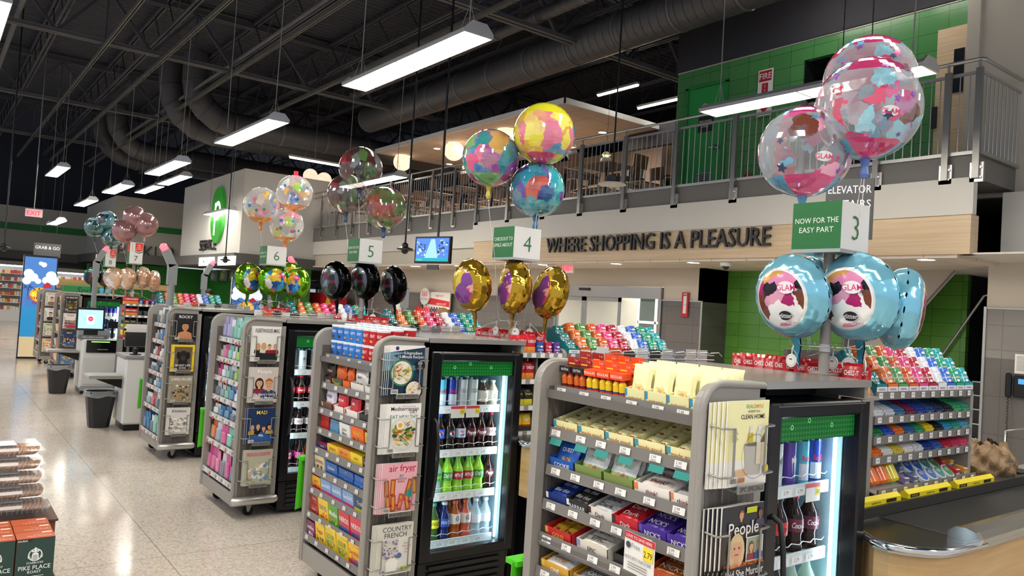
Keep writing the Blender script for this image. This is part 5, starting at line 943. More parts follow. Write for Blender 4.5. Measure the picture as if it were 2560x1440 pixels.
pegs(5, X5, 4, [WHT, BLU, BLU, WHT, PNK], .1); pegs(5, X5, 5, [ORA, WHT, PNK, TEAL, RED], .16); pegs(5, X5, 6, [PNK, PNK, ('#e88ab5', '#f7c9de', '', 'rose pack'), WHT, PNK, BLU], .19)
pegs(6, X6, 0, [WHT, WHT, DGR, DGR, ORA, LILA], .165); pegs(6, X6, 1, [WHT, WHT, BLU, ORA, BLU, DGR], .12); pegs(6, X6, 2, [WHT, RED, WHT, ORA, BLU], .11); pegs(6, X6, 3, [WHT, DGR, WHT, BLU], .1); pegs(6, X6, 4, [DGR, WHT, BLU, WHT], .1); pegs(6, X6, 5, [WHT, RED, WHT, DGR], .14); pegs(6, X6, 6, [BLU, BLU, WHT, TEAL, WHT], .18)
for s_ in range(5): row(8, LANES[8], s_, [C(*q, w=.12, h=.13, d=.08, deep=1) for q in random.Random(s_).sample([('#d9b53a', '', 'yellow small box'), ('#2f5fa8', '', 'blue small box'), ('#c92a3a', '', 'red small box'), ('#e8832a', '', 'orange small box'), ('#efe9e2', '', 'white small box')], 5)])
for s_ in range(5): pegs(9, LANES[9], s_, random.Random(s_+3).sample([RED, ORA, WHT, WHT, PNK, BLU], 5), .14, 1)

# ================================================================ coolers
HEXG = m_hexgreen(); LIN = mat('#a5cbd8', .5); BLKG = mat('#0d0e12', .25)
def cooler(n, XP, Y=2.12, full=True):
    L = {3: 'nearest black drinks cooler with glass door, lane three', 4: 'black drinks cooler with glass door beside the candy rack of lane four', 5: 'black drinks cooler beside the toothbrush rack of lane five', 6: 'black drinks cooler beside the lane six rack', 8: 'far drinks cooler behind the closed self checkout screen'}[n]
    t = thing('drinks_cooler', L, 'cooler', (XP+.04, Y, 0)); y0, y1 = .02, .615
    b = MB(); b.box(-.66, -.09, y0, y0+.035, .05, 1.34, BLKG); b.box(-.66, -.09, y1-.035, y1, .05, 1.34, BLKG); b.box(-.66, -.62, y0, y1, .05, 1.34, BLKG); b.box(-.66, -.09, y0, y1, 1.31, 1.345, BLKG); b.box(-.66, -.09, y0, y1, .03, .27, BLKG); b.box(-.09, -.06, y0+.01, y1-.01, .03, .235, BLKG)
    f = b.face((-.06, y0, 0), (0, 1, 0), (0, 0, 1)); 
    b.build('cabinet', t)
    b = MB(); [b.box(-.075, -.045, y0+.07, y1-.06, .06+.035*i, .078+.035*i, mat('#17181d', .3)) for i in range(5)]; b.build('grille', t)
    b = MB(); b.face((-.045, y0+.38, .1), (0, 1, 0), (0, 0, 1)).text('true', .0, .0, .022, P('#c9c9c9'), al='l', bold=.02); b.build('badge', t)
    b = MB(); b.box(-.62, -.6, y0+.035, y1-.035, .27, 1.31, LIN); b.box(-.6, -.1, y0+.035, y0+.04, .27, 1.31, LIN); b.box(-.6, -.1, y1-.04, y1-.035, .27, 1.31, LIN); b.box(-.6, -.1, y0+.035, y1-.035, 1.30, 1.31, LIN); b.box(-.6, -.1, y0+.035, y1-.035, .27, .28, LIN); b.build('liner', t)
    for yy in (y0+.052, y1-.052):
        b = MB(); b.box(-.125, -.118, yy-.006, yy+.006, .3, 1.22, LEDM); b.build('led_strip', t)
    for z in (1.03, .79, .555, .3):
        b = MB(); b.box(-.58, -.14, y0+.045, y1-.06, z, z+.006, mat('#c9d4d8', .3)); [b.tube([(-.15, y0+.06+.07*k, z+.05), (-.14, y0+.06+.07*k+.035, z+.045), (-.15, y0+.06+.07*k+.07, z+.05)], .002, mat('#e9eef0', .2, .3), 4) for k in range(7)]; s_ = b.build('shelf', t)
        b = MB(); b.box(-.142, -.134, y0+.045, y1-.06, z-.02, z+.022, mat('#e4edf0', .3)); f = b.face((-.134, y0+.045, z-.02), (0, 1, 0), (0, 0, 1)); [(f.rect(.02+.085*k, .085+.085*k, .004, .03, P('#f6f8f8')), f.text('2.79', .05+.085*k, .012, .012, GRAYD)) for k in range(5)]; b.build('price_rail', s_)
    if n in (3, 4): 
        b = MB(); f = b.face((-.128, y0+.2 if n == 4 else y0+.38, .985), (0, 1, 0), (0, 0, 1)); [(f.rect(.1*k, .09+.1*k, 0, .065, WHITE), f.rect(.1*k, .09+.1*k, .05, .065, P('#d9444a')), f.rect(.1*k+.06, .1*k+.09, .02, .05, P('#f0e03a')), f.text('2/5', .1*k+.075, .028, .012, BLACK)) for k in range(2 if n == 4 else 1)]; b.build('sale_card', t)
    # door
    b = MB(); zb, zt = .245, 1.355; 
    b.bbox(-.088, -.03, y0, y0+.065, zb, zt, BLKG, .006); b.bbox(-.088, -.03, y1-.045, y1+.012, zb, zt, BLKG, .006); b.bbox(-.088, -.03, y0+.06, y1-.04, zb, zb+.055, BLKG, .006); b.bbox(-.088, -.03, y0+.06, y1-.04, zt-.05, zt, BLKG, .006); b.box(-.032, -.0285, y0+.04, y1-.02, zt-.012, zt-.009, GRAYD); d = b.build('door', t)
    b = MB(); b.box(-.052, -.048, y0+.06, y1-.04, zb+.05, zt-.045, COOLGLASS); b.build('glass', d)
    b = MB(); b.box(-.06, -.056, y0+.06, y1-.04, 1.225, 1.31, HEXG); f = b.face((-.056, y0+.1, 1.23), (0, 1, 0), (0, 0, 1)); [f.ring(x, .04+.02*(k % 2), .008, .0018, mat('#7ce080', .4, 0, .8)) for k, x in enumerate((.06, .16, .3))]; b.build('header_panel', d)
    b = MB(); b.tube([(-.03, y0+.035, 1.0), (-.0, y0+.035, .985), (.012, y0+.04, .9), (.014, y0+.045, .8), (.012, y0+.04, .7), (.0, y0+.035, .6), (-.03, y0+.035, .585)], .009, BLK2, 8); b.build('handle', d)
    l = bpy.data.lights.new('cooler_light', 'AREA'); l.energy = .8; l.size = .9; l.size_y = .015; l.shape = 'RECTANGLE'; l.color = (.72, .92, 1)
    for yy, sg in ((y0+.06, 1), (y1-.06, -1)):
        lo = bpy.data.objects.new('cooler_led', l); COL.objects.link(lo); lo.location = (XP-.07, Y+yy, .78); lo.rotation_euler = Vector((-.75, .66*sg, 0)).to_track_quat('-Z', 'X').to_euler(); lo.visible_camera = True
    # countertop and the dark recess under it
    c = thing('counter_unit', 'gray counter top over the cooler of lane %s' % NUM[n], 'counter', (XP, Y, 0))
    b = MB(); b.box(-.76, 0, .001, .645, 1.405, 1.424, mat('#8f8b85', .22, .35)); b.box(-.002, .002, .001, .645, 1.40, 1.424, STEEL); b.build('countertop', c)
    b = MB(); b.box(-.7, -.01, .62, .645, 1.358, 1.405, GRAY); b.box(-.7, -.12, .64, .655, 0.0, 1.358, GRAY); f = b.face((-.01, .618, 0), (0, 1, 0), (0, 0, 1)); [f.disc(.012, z, .005, STEEL, n=8) for z in (1.37, 1.39)]; b.build('end_panel', c)
    b = MB(); b.box(-.76, -.64, .001, .618, .0, 1.405, GRAYD); b.build('rear_panel', c)
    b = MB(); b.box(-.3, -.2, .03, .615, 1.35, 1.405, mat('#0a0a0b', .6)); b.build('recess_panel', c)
SH4 = [1.036, .796, .561, .306]
PEP = bottle('#241512', '#2458c4', '#1f4fc0', '', '#ffffff'); 
def pep(cap, lab, ball=True):
    def fn():
        r = [list(q) for q in bottle('#241512', lab, cap, '')]
        l = MB(); R = .034; l.lathe([(R*1.02, .073), (R*1.03, .075), (R*1.03, .122), (R*1.02, .124)], P(lab, .35), n=20); f = l.face((0, -R*1.03, 0), (1, 0, 0), (0, 0, 1)); f.cyl = R*1.03; f.disc(0, .098, .016, WHITE).poly([(-.015, .1), (0, .103), (.015, .107), (.012, .111), (0, .114), (-.01, .11)], P('#d02030')).poly([(-.014, .092), (0, .091), (.015, .097), (.01, .087), (0, .083), (-.009, .086)], P('#1f4fc0'))
        r[2] = ('label', l.mesh(), []); return r
    return tpl(('pep', cap, lab), fn)
RB, RBs = can('#1f3fa8', 'RedBull', '#e02a3a', '#c9d2de'), can('#5ac0e0', 'RedBull', '#e02a3a', '#dfe6ee')
CEL, CEL2 = can('#e4e6e8', 'CELSIUS', '#5a6a74', '#c9ccd0'), can('#dfe9e6', 'CELSIUS', '#5a6a74')
MON = {c: can(c, 'M', t) for c, t in (('#d98a3a', '#5a3a1a'), ('#9a7ab0', '#3f2a55'), ('#5a3fa0', '#e9e6f2'), ('#2a2a2c', '#6fd02a'), ('#e4e8ea', '#8a9094'))}
SBX = bottle('#c9b79a', '#efe9de', '#e9e6e2', 'S', '#2f6f4a', .032, .15, .2, .62); SBX2 = bottle('#5a3f2f', '#e2d9cc', '#e9e6e2', 'S', '#2f6f4a', .032, .15, .2, .62)
DRP = bottle('#2a1210', '#5f1f2c', '#6a1f2c', 'Pepper', '#ffffff'); DRP2 = bottle('#2a1210', '#d9d4d4', '#b02a35', 'Dr Pepper', '#7a1f2c')
STR = bottle('#cfe8e0', '#2fae5a', '#8fd84a', 'Starry', '#f2f25a', liqa=.5); MTD = bottle('#9ad83a', '#3f9a3a', '#3faa4a', 'DEW', '#f2f2f2'); MTD2 = bottle('#8fce3a', '#a82f3a', '#3faa4a', 'MTN DEW', '#ffffff')
CRU = bottle('#f07a1f', '#e8651c', '#2aa06a', 'Crush', '#ffffff'); SCH = bottle('#3a5a2a', '#d9d23a', '#1fae7a', 'GINGER', '#2a4a1a'); WAT = bottle('#cfe6f2', '#dfe9ef', '#e9f2f6', '', '#2f5fb0', liqa=.45); AQ = bottle('#1f2f6a', '#2f4fb0', '#dfe6ee', 'WATER', '#c9dcf2')
GAT = bottle('#a8561f', '#d9d6d2', '#e8651c', 'G', '#1a1a1a', sh=0, lo=.4, hi=.66); GAT2 = bottle('#c9604a', '#d9d6d2', '#e8651c', 'G', '#1a1a1a', sh=0, lo=.4, hi=.66)
COK = bottle('#1f0c08', '#c3182a', '#c3182a', 'Coca-Cola', '#ffffff'); CKZ = bottle('#1f0c08', '#d02a2f', '#1a1a1a', 'Coca-Cola', '#1a1414'); CHV = bottle('#230e0a', '#6a2340', '#d02a35', 'Coca-Cola', '#ffffff'); DCK = bottle('#2a1712', '#d9dcde', '#dfe2e4', 'Diet Coke', '#c3182a'); SPR = bottle('#cfe8dc', '#2f9a5a', '#2a9a55', 'Sprite', '#ffffff', liqa=.5); PNKB = bottle('#2a1712', '#e9a0c0', '#d02a35', 'Coke', '#b01f3a')
PINK2 = bottle('#2a1712', '#d94a95', '#1f1f1f', 'Zero', '#ffffff')
def stock(n, XP, rows, Y=2.12):
    for s_, items in enumerate(rows):
        m_ = len(items); sp = .49/m_
        for k, (pt, nm, ds) in enumerate(items):
            for d in range(2):
                yy = Y+.02+.06+sp*(k+.5); pos = '%s from the handle, %s shelf, lane %s' % (ORD[k+1], ORD[s_+1], NUM[n])
                put(nm, pt, ds+(', ' if d == 0 else ' second row, ')+pos, 'can' if nm == 'drink_can' else 'bottle', (XP-.145-.075*d, yy, SH4[s_]+.001), PI/2+random.uniform(-.15, .15))
def D(pt, ds): return (pt, 'drink_bottle', ds)
def K(pt, ds): return (pt, 'drink_can', ds)
for n in (3, 4, 5, 6, 8): cooler(n, LANES[n])
rbk, rbl = K(RB, 'dark blue and silver energy can'), K(RBs, 'light blue and silver energy can')
stock(4, X4, [[rbk, rbl, rbk, K(CEL, 'white energy can'), K(CEL2, 'pale green energy can'), D(SBX2, 'brown coffee drink bottle'), D(SBX, 'cream coffee drink bottle')],
    [D(pep('#1f4fc0', '#2458c4'), 'blue-labelled cola bottle'), D(pep('#1f4fc0', '#2458c4'), 'blue-labelled cola bottle'), D(pep('#1f1f22', '#232327'), 'black-labelled cola bottle'), D(pep('#cfd2d6', '#b9c2d6'), 'silver-labelled cola bottle'), D(DRP, 'maroon soda bottle'), D(DRP, 'maroon soda bottle'), D(DRP2, 'pale-labelled soda bottle')],
    [D(STR, 'clear lemon lime bottle'), D(STR, 'clear lemon lime bottle'), D(MTD, 'bright green soda bottle'), D(MTD2, 'green soda bottle with red label'), D(MTD2, 'green soda bottle with red label'), D(MTD, 'bright green soda bottle'), D(DRP, 'dark soda bottle')],
    [D(CRU, 'orange soda bottle'), D(SCH, 'green ginger ale bottle'), D(AQ, 'dark blue water bottle'), D(GAT, 'amber sports drink bottle'), D(GAT2, 'red-orange sports drink bottle'), D(WAT, 'clear water bottle'), D(WAT, 'clear water bottle')]])
stock(3, X3, [[K(MON['#d98a3a'], 'orange energy can'), K(MON['#9a7ab0'], 'lilac energy can'), K(MON['#e4e8ea'], 'white energy can'), K(MON['#5a3fa0'], 'violet energy can'), rbl, rbk], [D(COK, 'red-labelled cola bottle'), D(CKZ, 'red and black labelled cola bottle'), D(CKZ, 'red and black labelled cola bottle'), D(CHV, 'plum-labelled cola bottle'), D(CHV, 'plum-labelled cola bottle')],
    [D(DCK, 'silver-labelled diet cola bottle'), D(DCK, 'silver-labelled diet cola bottle'), D(DCK, 'silver-labelled diet cola bottle'), D(SPR, 'clear green-capped soda bottle'), D(SPR, 'clear green-capped soda bottle')], [D(WAT, 'clear water bottle')]*6])
grn = K(MON['#2a2a2c'], 'black and green energy can'); wht = K(MON['#e4e8ea'], 'white energy can')
stock(5, X5, [[grn, wht, grn, grn, wht, grn], [D(COK, 'red-labelled cola bottle')]*6, [D(DCK, 'silver-labelled diet cola bottle')]*4+[D(SPR, 'green soda bottle')]*2, [D(PNKB, 'pink-labelled cola bottle'), D(PINK2, 'magenta-labelled cola bottle'), D(CRU, 'orange soda bottle'), D(PNKB, 'pink-labelled cola bottle'), D(COK, 'red-labelled cola bottle')]])
stock(8, LANES[8], [[rbk]*7, [D(AQ, 'blue water bottle')]*6]); stock(6, X6, [[rbk]*3, [D(AQ, 'blue water bottle')]*3, [D(WAT, 'clear water bottle')]*3, [D(COK, 'red-labelled cola bottle')]*3])
GS = mat('#4fc21f', .4)
for n in (3, 4, 5, 6):
    b = MB(); x = LANES[n]-.79
    b.box(x-.012, x+.02, 1.83, 2.02, .655, .685, GS)
    for k in range(5): b.prism([(0, .0), (.02, .01), (.024, .3), (.004, .3)], (x-.02-.011*k, 1.785+.016*k, .37), (0, 1, 0), (0, 0, 1), .004, GS)
    b.box(x-.07, x, 1.80, 1.9, .655, .675, GS)
    tag(b.build('lane_strap'), 'folded bright green lane strap hanging on the far side of the lane %s rack' % NUM[n], 'strap')
# ================================================================ lane poles and number signs
PXY = {3: (-1.70, 2.885), 4: (-3.77, 2.885), 5: (-5.83, 2.885), 6: (-7.95, 2.885), 7: (-11.7, 2.3), 8: (-14.8, 2.52)}
SG = mat('#1f6b34', .45)
SIGN = {3: 'NOW FOR THE|EASY PART', 4: 'CHECKOUT TO|SMILE ABOUT', 5: 'NOW FOR THE|EASY PART', 6: 'CHECKOUT TO|SMILE ABOUT'}
for n, (x, y) in PXY.items():
    t = thing('lane_sign', ('box sign with a green side and number %s on a gray pole' if n < 7 else 'tall white express box sign with number %s on a gray pole') % NUM[n], 'sign', (x, y, 0))
    z0, z1, w = (1.9, 2.1, .105) if n < 7 else (1.9, 2.2, .085); zc = 1.42 if n < 7 else .0
    b = MB(); b.tube([(0, 0, zc), (0, 0, z0)], .021, GRAY, 14); b.box(-.04, .04, -.04, .04, zc, zc+.006, GRAY); b.build('pole', t)
    b = MB(); b.box(-w, w, -w, w, z0, z0+.014, STEEL); b.box(-w+.002, w-.002, -w+.002, w-.002, z0+.014, z1, mat('#dfdedb', .35)); b.build('sign_box', t)
    b = MB(); f = b.face((-w, -w, z0+.014), (1, 0, 0), (0, 0, 1)); W = 2*w; H = z1-z0-.014
    if n < 7: f.rect(0, W, 0, H, SG); [f.text(s_, W/2, H*(.55-.2*i), .021, mat('#e8efe6', .4), W*.88) for i, s_ in enumerate(SIGN[n].split('|'))]
    else: f.rect(0, W, 0, H*.55, SG).rect(0, W, H*.55, H, REDM)
    g = b.face((w, -w, z0+.014), (0, 1, 0), (0, 0, 1))
    if n < 7: g.text(str(n), W/2, H*.22, H*.52, SG, bold=-.012)
    else:
        g.text(str(n), W/2, H*.1, H*.26, mat('#55605a', .4)); g.poly([(W*.4, H*.98), (W*.4, H*.62), (W*.68, H*.55), (W*.96, H*.62), (W*.96, H*.98)], mat('#e2331f', .4)); g.poly([(W*.4, H*.58), (W*.68, H*.51), (W*.96, H*.58), (W*.96, H*.54), (W*.68, H*.47), (W*.4, H*.54)], mat('#3f4744', .4)).text('10', W*.68, H*.82, .024, WHITE).text('ITEMS', W*.68, H*.73, .014, WHITE).text('OR FEWER', W*.68, H*.66, .012, WHITE, W*.5)
        for i, c in enumerate('EXPRESS'): g.text(c, W*.2, H*(.9-.058*i), .014, REDM)
    b.build('print', t)
    b = MB(); zz = 1.53 if n < 7 else 1.5; [b.tube([(0, 0, zz), (.13*math.cos(a), .13*math.sin(a), zz), (.14*math.cos(a), .14*math.sin(a), zz+.015)], .0022, STEEL, 5) for a in [k*PI/3+.3 for k in range(6)]]; b.tube([(.09*math.cos(k*PI/8), .09*math.sin(k*PI/8), zz) for k in range(16)], .002, STEEL, 5, closed=True); b.cyl((0, 0, zz-.02), .026, .03, STEEL, 12); b.build('balloon_holder', t)

# ================================================================ balloons
def ballmesh(mt, R=.2, seed=0, decals=None):
    b = MB(); b.sphere((0, 0, 0), R, mt, 48); me = b.mesh(); me.transform(Matrix.Scale(.2/R, 4) if 0 else Matrix.Identity(4)); return me
def ribbon(p0, p1, seed=0, w=.0014, sag=.03):
    p0, p1 = Vector(p0), Vector(p1); rd = random.Random(seed); b = MB(); pts = []
    for i in range(15):
        u = i/14; q = p0.lerp(p1, u); q += Vector((math.sin(u*7+seed)*.006, math.cos(u*6+seed)*.006, 0))*math.sin(PI*u); pts.append(q)
    b.tube(pts, w, mat('#e9e8e4', .4), 5); return b
def decal_on(b, R, lon, lat, pts, mt, lift=.0008):
    """flat print wrapped on the ball; pts in metres round the point lon, lat (radians); lon 0 faces -Y"""
    def proj(x, y):
        a = lon+x/(R*max(.3, math.cos(lat))); e = lat+y/R; r = R+lift; return (r*math.cos(e)*math.sin(a), -r*math.cos(e)*math.cos(a), r*math.sin(e))
    n = len(pts); cx = sum(p[0] for p in pts)/n; cy = sum(p[1] for p in pts)/n
    b.add([proj(cx, cy)]+[proj(*p) for p in pts], [(0, i+1, (i+1) % n+1) for i in range(n)], mt)
def star_pts(r, rot=0): return [((r if i % 2 == 0 else r*.45)*math.sin(-i*PI/5+rot), (r if i % 2 == 0 else r*.45)*math.cos(-i*PI/5+rot)) for i in range(10)]
def text_on(b, R, lon, lat, s_, h, mt, lift=.0016, bold=.02):
    v, f, W = text_geo(s_, bold); k = h/.69
    def proj(x, y):
        a = lon+x/(R*max(.3, math.cos(lat))); e = lat+y/R; r = R+lift; return (r*math.cos(e)*math.sin(a), -r*math.cos(e)*math.cos(a), r*math.sin(e))
    b.add([proj((x-W/2)*k, (y-.35)*k) for x, y in v], f, mt)
def clear_balloon(n, c, R, mt, lab, tailcol, hold, seed=0, dec=0, cap=None):
    c = Vector(c); t = thing('clear_balloon', lab, 'balloon', c); face = math.atan2(1.0, 0) if 0 else 0
    b = MB(); b.sphere((0, 0, 0), R, mt, 48); o = b.build('bubble', t); 
    az = math.atan2(-c.x, -c.y)   # side facing the aisle
    b = MB(); tm = mat(tailcol, .2, 0, 0, .85); b.lathe([(.012, -R-.075), (.017, -R-.06), (.013, -R-.03), (.02, -R), (.04, -R+.012)], tm, n=14); b.build('neck', t)
    if cap: b = MB(); b.cyl((0, 0, R-.004), .022, .045, mat(cap, .3, 0, .3, .8), 14); b.build('valve', t)
    if dec:
        b = MB(); lon = -az+PI if 0 else math.atan2(c.x*-1, c.y)
        rd = random.Random(seed)
        if dec == 1:
            for k in range(9):
                a, e = lon+rd.uniform(-1, 1), rd.uniform(-.75, .75); decal_on(b, R, a, e, star_pts(rd.uniform(.012, .026), rd.random()), P(rd.choice(['#2f3f5f', '#4f9ac9', '#e0508f', '#8a4fb0'])), .0012)
            decal_on(b, R, lon+.42, -.28, [(.036*math.cos(i*PI/8), .02*math.sin(i*PI/8)) for i in range(16)], WHITE); text_on(b, R, lon+.42, -.28, 'GLAM', .019, P('#e0407f'))
        if dec == 2:
            for k in range(7):
                a, e = lon+rd.uniform(-.9, .9), rd.uniform(-.5, .6); s_ = rd.uniform(.012, .02); decal_on(b, R, a, e, [(s_*math.cos(i*PI/6), s_*math.sin(i*PI/6)) for i in range(12)], P(rd.choice(['#3f9a6a', '#e8c03a', '#e0608f', '#3a7ac0'])), .0012)
        b.build('printed_pattern', t)
    x, y = PXY[n]; q = Vector((x+hold[0], y+hold[1], 1.53)); ribbon((0, 0, -R-.07), q-c, seed).build('ribbon', t)
    return t
def foil_balloon(n, c, R, yaw, mt, lab, col, hold, seed=0, text=None, shape=None, tilt=0.):
    """foil balloon: the printed round face looks along yaw (radians from -Y towards +X)"""
    c = Vector(c); t = thing('foil_balloon', lab, 'balloon', c); rot = Matrix.Rotation(tilt, 4, 'X'); rt = Matrix.Rotation(yaw, 4, 'Z') @ rot
    rd = random.Random(seed); nr, na = 14, 60; vs = []; D = R*.52
    b = MB()
    def surf(u, a, s_):
        edge = u**4; pk = 1+.022*edge*math.sin(a*30)*(1 if s_ else 1); r = R*u*pk; y = D*math.sqrt(max(0, 1-u**2.4))+(.005*math.sin(a*18+u*7)*u**5); 
        kx = 1.
        if shape == 'hand': r *= 1-.12*max(0, -math.sin(a))+.05*math.sin(3*a); 
        return (r*math.cos(a)*kx, -y if s_ == 0 else y, r*math.sin(a))
    for s_ in (0, 1):
        g = [surf((i/nr)**.8, 2*PI*k/na, s_) for i in range(1, nr+1) for k in range(na)]+[surf(0, 0, s_)]; F_ = []
        for i in range(nr-1):
            for k in range(na): q = (i*na+k, i*na+(k+1) % na, (i+1)*na+(k+1) % na, (i+1)*na+k); F_.append(q if s_ else q[::-1])
        for k in range(na): q = (len(g)-1, (k+1) % na, k); F_.append(q if s_ else q[::-1])
        b.add(g, F_, mt, True)
    body = b.build('foil_body', t); body.matrix_local = rt
    b = MB(); 
    tm = mat(col, .2, .85); w = .022; pts = [(0, 0, -R*.93), (.004, .004, -R-.03), (-.006, .01, -R-.07), (.006, .0, -R-.115)]
    for s_ in (-1, 1): b.add([(p[0]+k*w*(1-.25*i), p[1]+.004*s_, p[2]) for i, p in enumerate(pts) for k in (-1, 1)], [(2*i, 2*i+1, 2*i+3, 2*i+2)[::s_] for i in range(3)], tm, True)
    nk = b.build('neck', t); nk.matrix_local = rt
    if text:
        b = MB(); 
        for s_, x, z, h, cc, bg in text:
            y = -D*math.sqrt(max(0, 1-(math.hypot(x, z)/R)**2.4))-.006; f = b.face((R*x/R, y, z), (1, 0, 0), (0, 0, 1))
            if bg: f.disc(0, h*.5, h*1.75, P(bg), h*1.05)
            f.text(s_, 0, 0, h, P(cc), bold=.005)
        pr = b.build('printed_words', t); pr.matrix_local = rt
    x, y = PXY[n]; q = Vector((x+hold[0], y+hold[1], 1.52)); p0 = rt @ Vector((.006, 0, -R-.11)); ribbon(p0, q-c, seed).build('ribbon', t)
    b = MB(); qa = q-c; yw = rd.uniform(-.9, .9); R_ = Vector((math.cos(yw), math.sin(yw), 0)); N_ = R_.cross(Vector((0, 0, 1)))
    b.prism([(.027*math.cos(i*PI/10), -.055+.027*math.sin(i*PI/10)) for i in range(20)], qa, R_, (0, 0, 1), .004, mat('#ecebe7', .3)); f = b.face(qa+N_*.004, R_, (0, 0, 1)); f.ring(0, -.055, .022, .0015, GRAYL); f.rect(-.008, .006, -.052, -.046, GRAYD)
    b.tube([qa+Vector((0, 0, -.03)), qa+Vector((0, 0, -.008)), qa+R_*.006+Vector((0, 0, 0)), qa+R_*.004+Vector((0, 0, .008))], .0025, mat('#ecebe7', .3), 5); b.build('weight', t)
    return t
PNKP = ['#e0609a', '#c9307a', '#f2a9c9', '#8fcfe0', '#7a4432', '#f7f2f5', '#5aaed0', '#d9486a']
mb3 = m_bubble(PNKP, ('#c9306f', '#6aa9c4'), ('#d02a72', '#5aa5c6'), 1.3, .78, (.52, -.66), base_a=.16)
clear_balloon(3, (-1.59, 2.92, 2.48), .2, mb3, 'largest pink and blue clear balloon, frontmost above the lane three sign', '#5a7ac0', (.08, .03), 1, 1)
clear_balloon(3, (-1.74, 3.2, 2.69), .19, mb3, 'pink clear balloon peeking from behind the largest one over lane three', '#5a7ac0', (.02, .1), 2, 1)
clear_balloon(3, (-1.8, 2.83, 2.32), .185, m_bubble(PNKP, ('#c93a7f', '#7ac6d9'), ('#e0307f', '#4fa5cc'), 4.1, .75, (.62, -.52), base_a=.16), 'lower pink and blue clear balloon beside the largest one over lane three', '#5a9ac0', (-.08, -.03), 3, 1)
DP = ['#e0c94a', '#5aaea0', '#9a4aa0', '#e0708a', '#3f7ac0', '#8fbf5a', '#c9a05a', '#2f8f8a', '#d9507f']
clear_balloon(4, (-3.86, 2.71, 2.52), .175, m_bubble(DP, ('#3f9a8a', '#3f9a8a'), ('#6fae6a', '#a83a6a'), 2.2, 1.1, (.7, -.5), base_a=.75), 'teal and green printed balloon over the lane four sign, the one at the aisle side', '#c9b94a', (-.08, -.04), 4)
clear_balloon(4, (-3.64, 2.94, 2.68), .188, m_bubble(['#e8dc3a', '#e0d04a', '#e07a9a', '#d9a93a', '#e05a80', '#f0e26a', '#5a9ac0'], ('#d9d42a', '#d9d42a'), ('#d9406f', '#e0d23a'), 5.2, 1.1, (.45, -.62), base_a=.75), 'yellow and pink printed balloon highest above the lane four sign', '#d94a6f', (.05, .03), 5)
clear_balloon(4, (-3.71, 2.97, 2.35), .17, m_bubble(['#2f8fa8', '#3a3f8a', '#5ac0c0', '#c9604a', '#2a2f5a', '#3fa5b5', '#6a3a9a'], ('#4a3a8a', '#2f6fa8'), ('#2f7f95', '#2a9aa5'), 7.7, 1.1, (.7, -.6), base_a=.75), 'blue and purple printed balloon lowest of the upper three at lane four', '#2f6f9a', (.08, .03), 6)
AV = ['#4a2f2f', '#7a2a2f', '#3a3f45', '#8a8f95', '#2a2528', '#5a3a32', '#5f8a4a', '#b5323a']
mb5 = m_bubble(AV, ('#8a8f94', '#6f5a5a'), ('#5a2a2f', '#3a3032'), 3.3, 1.1, (.9, -.88), base_a=.25, op=.62)
clear_balloon(5, (-5.82, 2.79, 2.68), .178, mb5, 'smoky dark clear balloon highest over the lane five sign', '#3a4a6a', (.0, .0), 7); clear_balloon(5, (-5.98, 2.76, 2.48), .165, mb5, 'smoky maroon clear balloon lowest towards the aisle at lane five', '#3a4a6a', (-.08, 0), 8)
clear_balloon(5, (-5.77, 3.01, 2.38), .178, m_bubble(['#5f8f4a', '#a8323a', '#4a6a3a', '#3a3f45', '#b5423a', '#6f9a55', '#7a2a4a'], ('#7a8a80', '#8a5a5a'), ('#7a3a5a', '#a8322f'), 9.1, 1.1, (.86, -.8), base_a=.22, op=.66), 'green and red clear balloon nearest the hanging television', '#2f4f7a', (.08, .05), 9)
SP = ['#f2c02f', '#f090b0', '#f7f7f2', '#a8d25a', '#3a7ac9', '#f7f7f2']
for i, (c, R, lab, cap) in enumerate((((-7.98, 2.74, 2.52), .187, 'clear balloon with orange base nearest the oval green logo', None), ((-7.85, 3.03, 2.68), .187, 'clear balloon with orange base and red valve on top, over lane six', '#e0203a'), ((-7.91, 2.99, 2.34), .178, 'clear balloon with orange base touching the number six sign', None))):
    clear_balloon(6, c, R, m_bubble(SP, ('#ffffff', '#ffffff'), ('#f09a2a', '#f09a2a'), 11.+i, .5, (.95, -.6)), lab, '#f0802a', (-.06+.06*i, .02*i), 20+i, 2, cap)
for i, (c, R, lab) in enumerate((((-11.7, 2.26, 2.55), .155, 'highest dusty pink balloon over the lane seven sign'), ((-11.67, 2.4, 2.46), .165, 'dusty pink balloon beside the word PICKUP stripe, over lane seven'), ((-11.73, 2.15, 2.35), .158, 'lowest dusty pink balloon over the lane seven sign'))):
    clear_balloon(7, c, R, mat('#a87f80', .12, .55), lab, '#c9a0a0', (.04*i, 0), 30+i)
for i, (c, R, lab) in enumerate((((-14.79, 2.43, 2.68), .175, 'teal balloon with dark figure blot, highest over lane eight'), ((-14.83, 2.26, 2.56), .168, 'teal and white balloon towards the aisle over lane eight'), ((-14.79, 2.53, 2.41), .165, 'dark teal balloon lowest over lane eight'))):
    clear_balloon(8, c, R, m_bubble(['#5a93a5', '#1f4f4a', '#8fb5c0', '#3a2f32', '#2f6a5a'], ('#9ac0cc', '#6fa5b8'), ('#14504a', '#145a4f'), 15.+i, 1.1, (.5, -.35), base_a=.9), lab, '#1f4f4a', (.04*i, 0), 34+i)
